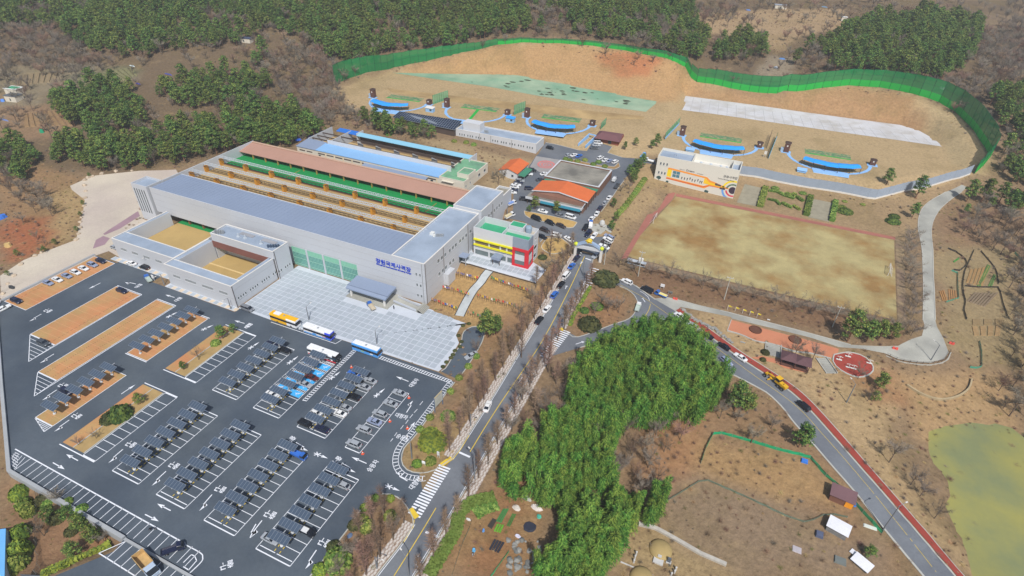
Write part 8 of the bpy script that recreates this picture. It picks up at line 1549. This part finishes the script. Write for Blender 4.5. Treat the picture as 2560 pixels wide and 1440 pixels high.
def scatter(step, x0, x1, y0, y1, seed):
 r = np.random.default_rng(seed); gx, gy = np.meshgrid(np.arange(x0, x1, step), np.arange(y0, y1, step)); gx = gx.ravel()+r.uniform(-.45, .45, gx.size)*step; gy = gy.ravel()+r.uniform(-.45, .45, gy.size)*step; return gx, gy, r
X, Y, r = scatter(5.3, -700, 460, -120, 1000, 3); Z = h(X, Y); px, py = proj(X, Y, Z); dep = (X-CAM[0])*FWD[0]+(Y-CAM[1])*FWD[1]+(Z-CAM[2])*FWD[2]
vis = (dep > 60) & (px > -260) & (px < 2820) & (py > -190) & (py < 1500); X, Y, Z, px, py, dep = [a[vis] for a in (X, Y, Z, px, py, dep)]
qx, qy = np.clip(px, 3, 2557), np.clip(py, 3, 1437); jx = qx+(fbm(X*.03, Y*.03)-.5)*50; jy = qy+(fbm(X*.03+40, Y*.03)-.5)*22
ing = np.zeros(len(X), bool); inb = np.zeros(len(X), bool)
for q in GREEN: ing |= inpoly(jx, jy, q)
for q in BARE: inb |= inpoly(jx, jy, q)
fr = free(X, Y) & ~inpoly(px, py, [(838,214),(985,172),(1310,108),(1735,205),(1940,238),(2120,216),(2300,243),(2445,335),(2480,395),(2420,445),(2190,500),(1640,450),(1000,330),(880,290)])
clump = fbm(X*.02+9, Y*.02); u = r.random(len(X))
isP = fr & ing & ~(inb & (u < .8)) & (u < .93) & ((clump > .34) | (u < .35)); isB = fr & ~isP & ((inb & (u < .95)) | (ing & (u > .3)) | ((dep > 330) & (Z > 4) & (u < .16)))
def regname(a, b_):
 if a < 860: return 'on the left hillside' if b_ < 260 else 'beside the gravel yard and hall'
 if a < 1760: return 'behind the green fence at the top centre'
 return 'on the right hillside behind the green fence' if b_ < 300 else 'at the right edge of the valley'
def forest(mask, kinds, word, group, coll_name):
 ii = np.where(mask)[0]; ii = ii[np.argsort(dep[ii])]; inview = [i for i in ii if 0 < px[i] < 2560 and 0 < py[i] < 1440]; near = set(inview[:170 if kinds is not PINES else 235]); names_ = {}
 for i in near:
  k = int(i) % len(kinds); rg = regname(px[i], py[i]); sc = float(.6+.65*r.random()); tree(None, kinds[k], '%s %s' % (word, rg), sc, '%s %s' % (group, rg), (X[i], Y[i]))
 rest = [i for i in ii if i not in near]; co = bpy.data.collections.new(coll_name)
 for k, (tm, cm) in enumerate(kinds):
  me_ = bpy.data.meshes.new('tree'); bm = bmesh.new(); mats = list(tm.materials)+list(cm.materials); bm.from_mesh(tm); nf = len(bm.faces); bm.from_mesh(cm); bm.faces.ensure_lookup_table()
  for f in list(bm.faces)[nf:]: f.material_index += len(tm.materials)
  bm.to_mesh(me_); bm.free()
  for q in mats: me_.materials.append(q)
  co.objects.link(bpy.data.objects.new('%s%d' % (coll_name, k), me_))
 return [(X[i], Y[i], Z[i], float(.58+.68*r.random())) for i in rest], co
def gn_scatter(name, pts, co, nvar, label=None, cat=None):
 me_ = bpy.data.meshes.new(name); me_.from_pydata([p[:3] for p in pts], [], []); n = len(pts)
 for an, ty, vals in (('scl', 'FLOAT', [p[3] for p in pts]), ('rz', 'FLOAT', RNG.uniform(0, 6.283, n)), ('var', 'INT', RNG.integers(0, nvar, n))): at_ = me_.attributes.new(an, ty, 'POINT'); at_.data.foreach_set('value', np.array(vals, np.int32 if ty == 'INT' else np.float32))
 o = bpy.data.objects.new(name, me_); COL.objects.link(o); o['kind'] = 'stuff'; tag(o, label, cat)
 ng = bpy.data.node_groups.new(name, 'GeometryNodeTree'); ng.interface.new_socket('Geometry', in_out='INPUT', socket_type='NodeSocketGeometry'); ng.interface.new_socket('Geometry', in_out='OUTPUT', socket_type='NodeSocketGeometry'); N = ng.nodes; K = ng.links.new
 gi, go = N.new('NodeGroupInput'), N.new('NodeGroupOutput'); ip = N.new('GeometryNodeInstanceOnPoints'); ci = N.new('GeometryNodeCollectionInfo'); ci.inputs[0].default_value = co; ci.inputs[1].default_value = True; ci.inputs[2].default_value = True
 def attr(nm, ty): a = N.new('GeometryNodeInputNamedAttribute'); a.data_type = ty; a.inputs[0].default_value = nm; return next(s for s in a.outputs if s.enabled and s.name == 'Attribute')
 cx = N.new('ShaderNodeCombineXYZ'); K(attr('rz', 'FLOAT'), cx.inputs[2]); K(gi.outputs[0], ip.inputs['Points']); K(ci.outputs[0], ip.inputs['Instance']); ip.inputs['Pick Instance'].default_value = True; K(attr('var', 'INT'), ip.inputs['Instance Index']); K(cx.outputs[0], ip.inputs['Rotation']); K(attr('scl', 'FLOAT'), ip.inputs['Scale']); K(ip.outputs[0], go.inputs[0])
 md = o.modifiers.new('scatter', 'NODES'); md.node_group = ng; return o
pts, co = forest(isP, PINES, 'green pine tree', 'pine trees', 'pine_source'); gn_scatter('pine_forest', pts, co, len(PINES), 'dense green pine forest covering the far hillsides', 'forest')
pts, co = forest(isB, BARES+OAK, 'bare grey twigged tree', 'bare trees', 'bare_source'); gn_scatter('bare_forest', pts, co, len(BARES)+1, 'leafless grey purple woodland on the far hillsides', 'forest')
# bamboo grove ----------------------------------------------------------------
PL = [plume(hh, s).mesh('bamboo') for hh, s in ((9,51),(10.5,52),(8,53),(11,54))]; co = bpy.data.collections.new('bamboo_source')
for k, me_ in enumerate(PL): co.objects.link(bpy.data.objects.new('bamboo_stem%d' % k, me_))
BAM = [[(1490,870),(1560,838),(1640,803),(1700,812),(1760,880),(1800,940),(1790,1000),(1740,1030),(1650,1030),(1560,1050),(1530,1080),(1520,1180),(1560,1240),(1640,1225),(1650,1260),(1600,1285),(1560,1320),(1540,1400),(1510,1440),(1500,1520),(1340,1520),(1350,1400),(1385,1320),(1390,1250),(1350,1240),(1270,1230),(1250,1180),(1290,1120),(1360,1080),(1400,1020),(1440,950)], [(1480,880),(1560,850),(1660,850),(1730,880),(1775,930),(1790,990),(1770,1020),(1700,1040),(1640,1060),(1540,1060),(1460,1010),(1420,960)], [(1260,1150),(1300,1110),(1390,1080),(1470,1090),(1480,1160),(1440,1210),(1360,1230),(1270,1200)], [(1400,1240),(1470,1210),(1520,1240),(1560,1260),(1570,1310),(1540,1400),(1500,1440),(1480,1520),(1340,1520),(1350,1400),(1380,1320)], [(1450,1010),(1520,1040),(1520,1120),(1500,1200),(1450,1180),(1440,1090)], [(1590,1240),(1640,1230),(1650,1260),(1600,1290)]]
X2, Y2, r2 = scatter(1.25, 20, 190, -110, 60, 9); Z2 = h(X2, Y2); bx_, by_ = proj(X2, Y2, Z2); jx, jy = bx_+(fbm(X2*.15, Y2*.15)-.5)*60, by_-26+(fbm(X2*.15+9, Y2*.15)-.5)*40; k = np.zeros(len(X2), bool)
for q in BAM: k |= inpoly(jx, jy, q)
k &= free(X2, Y2) & (fbm(X2*.3+70, Y2*.3) > .36); gn_scatter('bamboo_grove', [(a, b_, c_, float(.3+.9*fbm(a*.12, b_*.12)+.3*r2.random())) for a, b_, c_ in zip(X2[k], Y2[k], Z2[k])], co, 4, 'dense bright green bamboo grove between main road and side road', 'bamboo')
# dry brush and grass tufts over the open soil ----------------------------------
def brush(seed, hh, sp, n, mt):
 rnd.seed(seed); cr = MB()
 for _ in range(n):
  a = rnd.uniform(0, 6.283); q = rnd.random()*sp; p = Vector((q*math.cos(a)*.5, q*math.sin(a)*.5, 0)); d = Vector((math.cos(a)*q*.7+rnd.gauss(0,.2), math.sin(a)*q*.7+rnd.gauss(0,.2), hh*rnd.uniform(.5,1.1))); n_ = d.orthogonal().normalized()*rnd.uniform(.015,.035); cr.face([p-n_, p+n_, p+d], mt); cr.face([p+d*.5-n_*.7, p+d*.5+n_*.7, p+d*.5+Vector((rnd.gauss(0,.4),rnd.gauss(0,.4),hh*.35))], mt)
 return cr.mesh('brush')
m_straw = M('dry straw', (186,162,116), .95, .1, .5, rand=.2); m_brush = M('brown brush', (140,116,92), .95, .1, .5, rand=.2); L_w = leafm('winter weed', (120,124,70))
co = bpy.data.collections.new('brush_source')
for k, me_ in enumerate((brush(61,1.3,1.2,70,m_twig), brush(62,.9,1.2,80,m_brush), brush(63,.6,.9,80,m_straw), brush(64,1.6,1.1,70,m_twig2), brush(65,.5,.8,70,m_brush), brush(66,.35,.8,60,L_w))): co.objects.link(bpy.data.objects.new('brush%d' % k, me_))
X3, Y3, r3 = scatter(2.7, -260, 260, -125, 520, 12); Z3 = h(X3, Y3); qx, qy = proj(X3, Y3, Z3); dd = np.hypot(X3-CAM[0], Y3-CAM[1]); u3 = r3.random(len(X3)); cl = fbm(X3*.05+3, Y3*.05)
k = (qx > -60) & (qx < 2620) & (qy > 0) & (qy < 1500) & free(X3, Y3) & (cl+.35*u3 > .64) & ~inpoly(qx, qy, [(838,214),(1310,108),(1735,205),(2300,243),(2480,395),(2190,500),(1640,450),(1000,330)])
gn_scatter('dry_brush', [(a, b_, c_, float(.35+.75*q*q)) for a, b_, c_, q in zip(X3[k], Y3[k], Z3[k], r3.random(k.sum()))], co, 6, 'dry straw coloured brush and twigs over the open ground', 'brush')
# single trees and shrubs --------------------------------------------------------
for nm, ln_, off_, st_ in (('left footway of the main road', [(1440,645),(1380,752),(1300,881),(1287,902),(1171,1089),(1142,1135)], 2.3, 6.2), ('left footway at the bottom of the main road', [(1030,1315),(1005,1357),(940,1440),(905,1495)], 2.3, 5.5), ('right footway of the main road', [(1400,822),(1336,923),(1096,1343),(1036,1445)], -1.6, 6.0), ('right footway just below the gate', [(1465,712),(1415,800)], -1.4, 6)):
 for i, p in enumerate(resample(offset(smoothline(gp(ln_), 4), off_), st_)): tree(None, META[i % 3], 'tall bare conical street tree on the %s' % nm, random.uniform(.72, 1.05), 'street trees on the %s' % nm, p, name='street_tree')
for i, px_ in enumerate([(1180,1000),(1205,960),(1235,930),(1190,880),(1270,850),(1300,800),(1160,1050),(1120,1090),(1340,720),(1360,690),(1385,670),(1330,760),(1210,1000),(1255,880),(1375,640),(1395,610),(1410,650),(1400,690),(900,1330),(930,1300),(960,1290),(985,1330),(880,1390),(850,1440),(930,1390)]): tree(px_, (META+BARES)[i % 6], 'bare reddish tree in the verge %s' % ('beside the office and main road' if i < 18 else 'of the lower traffic island'), random.uniform(.6, .95), 'bare trees of the road verges')
for i, p in enumerate(resample(gp([(1545,668),(1640,690),(1760,722),(1880,750),(1990,778),(2100,800),(2230,830)]), 7.0)): tree(None, CHERRY[i % 2], 'spreading bare cherry tree below the sports field', random.uniform(.8, 1.05), 'cherry trees below the field', p+np.array([random.uniform(-.8,.8), random.uniform(-1,1)]))
for i, p in enumerate(resample(gp([(2272,600),(2276,680),(2278,760),(2280,840)]), 5.2)): tree(None, CHERRY[i % 2], 'spreading bare cherry tree right of the sports field', random.uniform(.7, .95), 'cherry trees right of the field', p+np.array([random.uniform(-1.5,1.5), random.uniform(-1,1)]))
one = lambda px_, kind, lab, sc: tree(px_, kind, lab, sc)
for px_, k, lab, sc in ((cE(745,925),0,'pine tree left on the island before the restaurant',.62),(cE(945,968),1,'pine tree right on the island before the restaurant',.68),(cE(690,950),3,'small pine at the left tip of the restaurant island',.4),(cX(2095,395),0,'tall pine inside the louvre fence corner',.85),(cX(2330,500),2,'big spreading pine at the louvre fence corner',1.0),(cX(2300,660),1,'pine tree above the concrete lane bend',.85),(cQ(1070,790),2,'pale tall pine right of the terrace',1.1),(cQ(1230,790),0,'first dark pine right of the pale tall pine',.85),(cQ(1330,780),1,'second dark pine right of the pale tall pine',.9),(cQ(1430,770),3,'third dark pine right of the pale tall pine',.85),(cQ(1330,1190),1,'yellow green pine below the exercise ground',.75),(cQ(1290,1290),3,'small pine below the exercise ground',.5),(cQ(120,1370),2,'large pine at the right edge of the bamboo',.95),(cQ(220,1380),0,'smaller pine beside the large one at the bamboo edge',.7),(cR(990,330),0,'pine tree leaning over the side road above the green net',.85),(cR(1470,1085),3,'small pine in the dry field near the white sheets',.45),(c3(2475,500),2,'large evergreen at the end of the access road',.95),(c3(2560,470),0,'evergreen right of the large one at the access road',.8),
 (c1(2230,990),0,'pine tree in the upper planted bed of the car park',.55),(c1(2335,930),3,'small pine at the top of the upper planted bed',.45),(c1(1835,1300),1,'small pine at the bottom of the upper planted bed',.38),(c2(1055,150),3,'staked pine in the lower planted bed',.5),(cE(1900,330),0,'pine tree above the mural building',.7),(cE(1850,350),1,'smaller pine above the mural building',.55),(cE(1700,320),3,'small pine left of the screen above the inner road',.55),(cE(1600,360),1,'pine tree beside the club room lot',.5),(cD(1110,640),0,'first pine before the solar shed',.9),(cD(1010,620),1,'second pine before the solar shed',.9),(cD(1300,700),2,'third pine before the solar shed',.8),(cD(1390,720),0,'fourth pine before the solar shed',.75),(cD(1500,720),3,'fifth pine before the solar shed',.75),(cD(870,600),2,'pine left of the solar shed group',.9),(cT(770,240),1,'small pine right of the concrete lane bend',.55),(cT(1400,200),0,'pine tree at the right edge above the garden plots',.9)): one(px_, PINES[k], lab, sc)
for i, px_ in enumerate([(1690,560),(1730,540),(1760,520),(1700,610),(1660,640),(1680,680),(1640,600),(1720,580)]): tree(cE(*px_), PINES[i % 5], 'dense conifer in the clump left of the mural building', .6, 'conifers left of the mural building')
for i, px_ in enumerate([(1490,905),(1560,760),(1600,720),(1510,1040),(1470,1130),(1640,740)]): tree(cE(*px_), (PINES+BARES)[(1,5,6,1,0,7)[i]], '%s tree in the planted slope beside the inner road, %s' % (('green','bare','bare','small green','dark green','bare')[i], ordinal(i)), .5)
for i, (px_, k, sc) in enumerate([(cR(660,300),0,.9),(cR(1620,435),2,1.0),(cR(1770,590),0,.85),(cR(1835,670),1,.9),(cR(1935,825),0,.8),(cQ(770,960),2,.85),(cQ(630,905),0,.9),(cQ(1160,1100),1,.8),(cQ(1240,1290),0,.7),(cR(560,150),1,.7),(cR(800,200),0,.7),(cR(440,130),2,.8),(cH(1700,560),0,.9),(cH(1800,800),2,1.0),(cH(1880,700),1,.9),(cH(1600,800),0,.8),(cH(1760,700),1,.9),(cH(1330,400),2,.9),(cH(1360,300),0,.9),(cH(1290,480),1,.8),(cH(1420,380),0,.85),(cH(2000,620),2,.8),(cH(2080,500),0,.85),(cS(930,930),0,.9),(cS(860,860),1,.85),(cS(1040,940),2,.8),(cS(790,960),0,.7),(cE(400,690),2,.9),(cE(360,650),1,.8),(cE(450,640),0,.7),(c1(1990,1200),0,.7),(c2(725,410),1,.5),(c2(590,460),0,.4),(c2(790,1190),1,.7),((60,560),1,.8),((95,600),0,.6),((115,615),1,.6)]):
 tree(px_, (BARES+OAK)[k], 'bare spreading tree %s' % ['left of the side road net','on the bank above the pond','first on the pond edge','second on the pond edge','lowest on the pond edge','behind the pavilions','left of the pavilions','beside the exercise ground','below the exercise ground','at the top of the green net field','beside the pine above the net','left of the green net field','in the middle of the bamboo','largest inside the bamboo','right inside the bamboo','left inside the bamboo','upper inside the bamboo','at the bamboo edge by the footway, lowest','at the bamboo edge by the footway, highest','at the bamboo edge by the footway, leftmost','between footway and bamboo','at the right rim of the bamboo','at the upper right rim of the bamboo','on the loop island, middle','on the loop island, left','on the loop island, right','on the loop island, lowest','largest left of the orange roofed house','left of the orange roofed house, behind','beside the orange roofed house','in the upper planted bed','in the lower planted bed, larger','in the lower planted bed, smaller','on the red soil of the lower left plot','on the red soil slope, upper','on the red soil slope, middle','on the red soil slope, lower'][i], sc)
BS = {k: bush(1., 70+i, m_) .mesh('foliage') for i, (k, m_) in enumerate((('yellow green', (L_y, L_y2)), ('green', (L_y2, L_p3)), ('dark green', (L_p1, L_p2)), ('olive', (L_o1, L_o2))))}
stem = MB().tube([(0,0,-.2), (0,0,.5)], .08, 5).mesh('stem', m_bark)
def shrub(px_, r, col, lab, fz=1., group=None, rx=1., rz=None):
 p = G(*px_); t = thing('shrub', p, lab, 'shrub', group, random.uniform(0, 6) if rz is None else rz); inst('foliage', BS[col], t, (0, 0, .1), sc=(r*rx, r, r*fz)); inst('stem', stem, t)
for i, (px_, r, col, lab, fz) in enumerate([(c4(1925,110),4.2,'yellow green','large yellow green shrub on the upper traffic island',.55),(c4(1900,30),2.8,'yellow green','yellow green shrub above the large one on the island',.5),(c4(1770,325),1.5,'yellow green','round shrub left of the square white sign',1),(c4(1907,300),1.7,'green','round shrub right of the square white sign',1.1),(cH(695,385),2.4,'green','round green shrub near the map board',1.1),(c4(1245,758),1.2,'yellow green','round shrub at the left of the lower island',1),(c4(1355,668),1.2,'yellow green','round shrub at the tip of the lower island',1),(c4(1505,672),1.2,'yellow green','second round shrub at the tip of the lower island',1),(c4(1232,872),1.4,'yellow green','round shrub beside the lower island kerb',1),(c4(1502,850),1.7,'green','green shrub amid the lower island',1.2),(c4(1145,940),1.7,'olive','olive shrub beside the lower island kerb',1),(c4(1270,960),2.,'green','long green shrub amid the lower island',1.3),(c4(940,1158),1.8,'olive','olive shrub at the lower kerb',1),(c4(985,1310),3.4,'green','tall green shrub at the bottom of the lower island',1.3),(c4(800,1390),1.8,'yellow green','yellow green shrub at the bottom kerb',1.2),
 (c1(2160,1040),1.8,'green','round green shrub in the upper planted bed',1.1),(c2(905,240),3.6,'dark green','large dark green shrub in the lower planted bed',1.1),(c2(830,265),2.8,'olive','olive shrub beside the large dark one',.9),(cS(900,600),5.6,'olive','broad olive evergreen at the crossing below the gate',.75),(cS(735,1080),4.2,'olive','broad olive evergreen at the lower loop island',.9),(cS(680,925),1.8,'dark green','dark round shrub on the loop island',1),(cS(815,880),2.6,'yellow green','yellow green shrub patch on the loop island',.6),(cX(1770,610),3.6,'dark green','large cloud shaped dark green topiary by the field',.6),(cX(1740,580),2.6,'green','round part green topiary by the field',.7),(cX(2150,690),3.4,'dark green','dark green topiary below the pine',.7),(cX(2160,650),2.6,'dark green','smaller dark green topiary below the pine',.7),(cX(1210,420),2.2,'green','oval green shrub above the topiary figures',.5),(cX(1430,460),2.0,'green','oval green shrub right of the topiary figures',.5),(cX(1765,525),1.4,'green','small oval shrub above the large topiary',.5),(cX(1910,550),1.4,'green','small oval shrub right of the large topiary',.5),
 (c2(160,830),2.6,'yellow green','bright conifer shrub at the top of the lower left plot',1.4),(c2(190,920),2.,'green','conifer shrub second from the top of the lower left plot',1.8),(c2(225,965),2.,'green','conifer shrub third in the lower left plot',1.6),(c2(165,1130),2.3,'yellow green','bright conifer shrub fourth in the lower left plot',1.7),(c2(165,1270),2.6,'yellow green','tall bright conifer shrub fifth in the lower left plot',2.0),(c2(150,1350),2.4,'green','dark conifer shrub sixth in the lower left plot',1.7),(c2(90,1400),2.2,'green','conifer shrub at the lower left corner',1.4),(c2(330,870),2.,'olive','olive shrub below the car park wall',1.),(c2(430,1010),2.2,'olive','second olive shrub below the car park wall',1.),(c2(360,900),1.6,'green','green shrub below the car park wall',1.),(c2(540,1110),1.7,'olive','third olive shrub below the car park wall',1.),(c2(620,960),1.9,'green','green shrub overhanging the car park wall',1.3),(c2(520,900),1.6,'green','second green shrub overhanging the car park wall',1.3),
 (cB(1820,735),2.,'olive','dark twiggy shrub right of the red cornered office',.7),(cD(1870,785),1.7,'green','first green shrub before the long office',1),(cD(2005,800),1.7,'green','second green shrub before the long office',1.1),(cD(2090,825),1.7,'green','third green shrub before the long office',1.1),(cQ(380,885),1.5,'olive','round olive shrub beside the terrace stairs',1),(cQ(360,945),1.1,'olive','small olive shrub below the terrace stairs',1)]): shrub(px_, r, col, lab, fz)
for i, px_ in enumerate([c3(2190,905),c3(2105,1040),c3(2285,790),c3(2365,690),c3(1900,1300),c3(1800,1420)]): shrub(px_, 1.3, 'green', 'small round street shrub along the car park edge, %s from the bottom' % ordinal(i), 1.2)
for i, p in enumerate(resample([G(*cE(*q))[:2] for q in [(1785,640),(1750,690),(1700,770),(1660,820),(1600,900),(1530,970)]], 3.4)): t = thing('shrub', (*p, float(h(*p))), 'round clipped shrub, %s from the top of the row above the track' % ordinal(i), 'shrub', 'clipped shrubs above the track'); inst('foliage', BS['green'], t, (0,0,.1), sc=(1.7,1.7,1.5)); inst('stem', stem, t)
for i, px_ in enumerate([(1040,450),(1150,470),(1220,460),(1300,500),(1410,520),(1080,462),(1350,480)]): shrub(cE(*px_), 1.7, 'green', 'clipped shrub in the strip behind the restaurant, %s' % ordinal(i), .9)
def hedge(pts_px, w_, hh, col, lab, n=500, name='hedge'):
 ln_ = resample(gp(pts_px), 1.0); rnd.seed(n); cr = MB(); mats = {'green': (L_y2, L_p3), 'yellow green': (L_y, L_y2), 'dark green': (L_p2, L_y2)}[col]; p0 = (*ln_[0], float(h(*ln_[0])))
 band(cr, ln_, -w_/2*.85, w_/2*.85, 0, mats[0], hh*.85)
 for _ in range(n):
  i = rnd.randrange(len(ln_)-1); a = ln_[i]*(1-(t := rnd.random()))+ln_[i+1]*t; d = ln_[i+1]-ln_[i]; d = d/np.linalg.norm(d); o = rnd.uniform(-1, 1)*w_/2; q = a+np.array([d[1], -d[0]])*o; z = float(h(*q))+hh*(rnd.uniform(.8, 1.05) if abs(o) < w_*.42 else rnd.uniform(.1, 1)); v = Vector((rnd.gauss(0,.5), rnd.gauss(0,.5), 1)).normalized(); tt = v.orthogonal().normalized(); b_ = v.cross(tt); k = rnd.uniform(.18, .36); p = Vector((q[0], q[1], z)); cr.face([p-tt*k-b_*k, p+tt*k-b_*k, p+tt*k*.7+b_*k, p-tt*k*.6+b_*k], mats[rnd.random() < .5])
 return cr.build(name, None, None, label=lab, cat='hedge')
hedge([cX(1130,415), cX(1085,570)], 3.4, 1.5, 'green', 'clipped rectangular hedge left of the topiary figures'); hedge([cX(1490,485), cX(1455,640)], 3.2, 1.5, 'green', 'clipped rectangular hedge right of the topiary figures'); hedge([cX(1690,525), cX(1660,685)], 2.8, 1.5, 'green', 'clipped rectangular hedge left of the cloud topiary')
hedge([cX(*p) for p in [(1160,440),(1230,450),(1270,475),(1320,490),(1360,505)]], 2., .9, 'green', 'wavy topiary figure, the upper one'); hedge([cX(*p) for p in [(1290,465),(1340,485),(1365,470)]], 2.2, 1.1, 'green', 'topiary head of the upper figure'); hedge([cX(*p) for p in [(1380,490),(1430,525)]], 1.8, .9, 'green', 'topiary leg of the upper figure'); hedge([cX(*p) for p in [(1150,510),(1215,522),(1245,555)]], 1.4, .8, 'green', 'wavy topiary figure, the lower one'); hedge([cX(*p) for p in [(1265,540),(1320,570),(1340,575)]], 1.9, .9, 'green', 'topiary body of the lower figure'); hedge([cX(*p) for p in [(1350,560),(1405,595)]], 1.6, .8, 'green', 'topiary leg of the lower figure')
hedge([c2(*p) for p in [(838,1215),(700,1275),(520,1345),(330,1435)]], 2.4, 1.3, 'yellow green', 'yellow green clipped hedge above the lower left asphalt', 900)
hedge([c4(*p) for p in [(2540,660),(2300,720),(2190,830),(2160,1000),(2060,1160),(1960,1330),(1890,1440)]], 3.2, 1.1, 'dark green', 'thick ivy green bank along the right footway', 1800); hedge([c4(*p) for p in [(2330,800),(2430,740),(2560,700)]], 5, .9, 'green', 'green weed bank below the bamboo', 900); hedge([cS(*p) for p in [(745,670),(640,850),(560,990),(530,1080)]], 1.4, .7, 'yellow green', 'low clipped hedge along the loop island', 500); hedge([cD(*p) for p in [(1190,620),(1130,720)]], 3.5, 1.4, 'green', 'green hedge below the solar shed pines')
for i, px_ in enumerate([(1330,960),(1350,1000),(1300,1010),(1310,1060),(1370,930),(1390,960),(1340,1040),(1280,1080),(1400,1000),(1420,940),(1380,1040),(1360,1075)]): tree(px_, (BARES+OAK+META)[i % 7], 'tall bare tree crowding between the right footway and the bamboo', random.uniform(.75, 1.0), 'bare trees between footway and bamboo')
for i, px_ in enumerate([(1560,1090),(1600,1060),(1630,1100),(1580,1140),(1620,1170),(1660,1130),(1640,1210),(1590,1200),(1680,1060),(1550,1180),(1600,1240),(1700,1100)]): tree(px_, (BARES+OAK)[i % 4], 'bare tree in the brown gap right of the bamboo', random.uniform(.75, 1.05), 'bare trees right of the bamboo')
for i, px_ in enumerate([(180,1300),(215,1330),(150,1260),(130,1300),(245,1360),(110,1340),(190,1390)]): tree(px_, (PINES[3], PINES[1], BARES[0])[i % 3], '%s tree below the car park wall, %s from the top' % (('green pine','pine','bare')[i % 3], ordinal((2,4,1,3,5,6,7)[i]-1)), (.6,.7,.75)[i % 3])
for i, px_ in enumerate([(45,640),(113,631),(140,612)]): tree(px_, PINES[3], 'small flat topped pine on the gravel yard edge, %s' % ordinal(i), .35)
for i, px_ in enumerate([(193,578),(203,541),(209,513),(225,443),(22,690)]): tree(px_, PINES[3], 'tiny clipped pine among the yard boulders, %s from the bottom' % ordinal(i), .3)
for i, px_ in enumerate([(2030,790),(2065,745),(2110,700),(2130,670),(2150,630),(2200,590),(2215,540),(2185,480),(2230,380),(2290,360)]): shrub(c3(*px_), .8, 'olive', 'low shrub in the kerb bed beside the plaza, %s from the bottom' % ordinal(i), .8)
# ================================================================= AIR
hz = MB().box(-890, 500, -230, 1180, -9, 155).build('haze', None, None, kind='stuff'); hm = bpy.data.materials.new('thin haze'); hm.use_nodes = True; nt = hm.node_tree
for n_ in list(nt.nodes):
 if n_.type == 'BSDF_PRINCIPLED': nt.nodes.remove(n_)
pv = nt.nodes.new('ShaderNodeVolumePrincipled'); pv.inputs['Color'].default_value = (.86, .92, 1., 1); pv.inputs['Density'].default_value = .0002; pv.inputs['Anisotropy'].default_value = .0
nt.links.new(pv.outputs[0], nt.nodes['Material Output'].inputs['Volume']); hz.data.materials.clear(); hz.data.materials.append(hm)
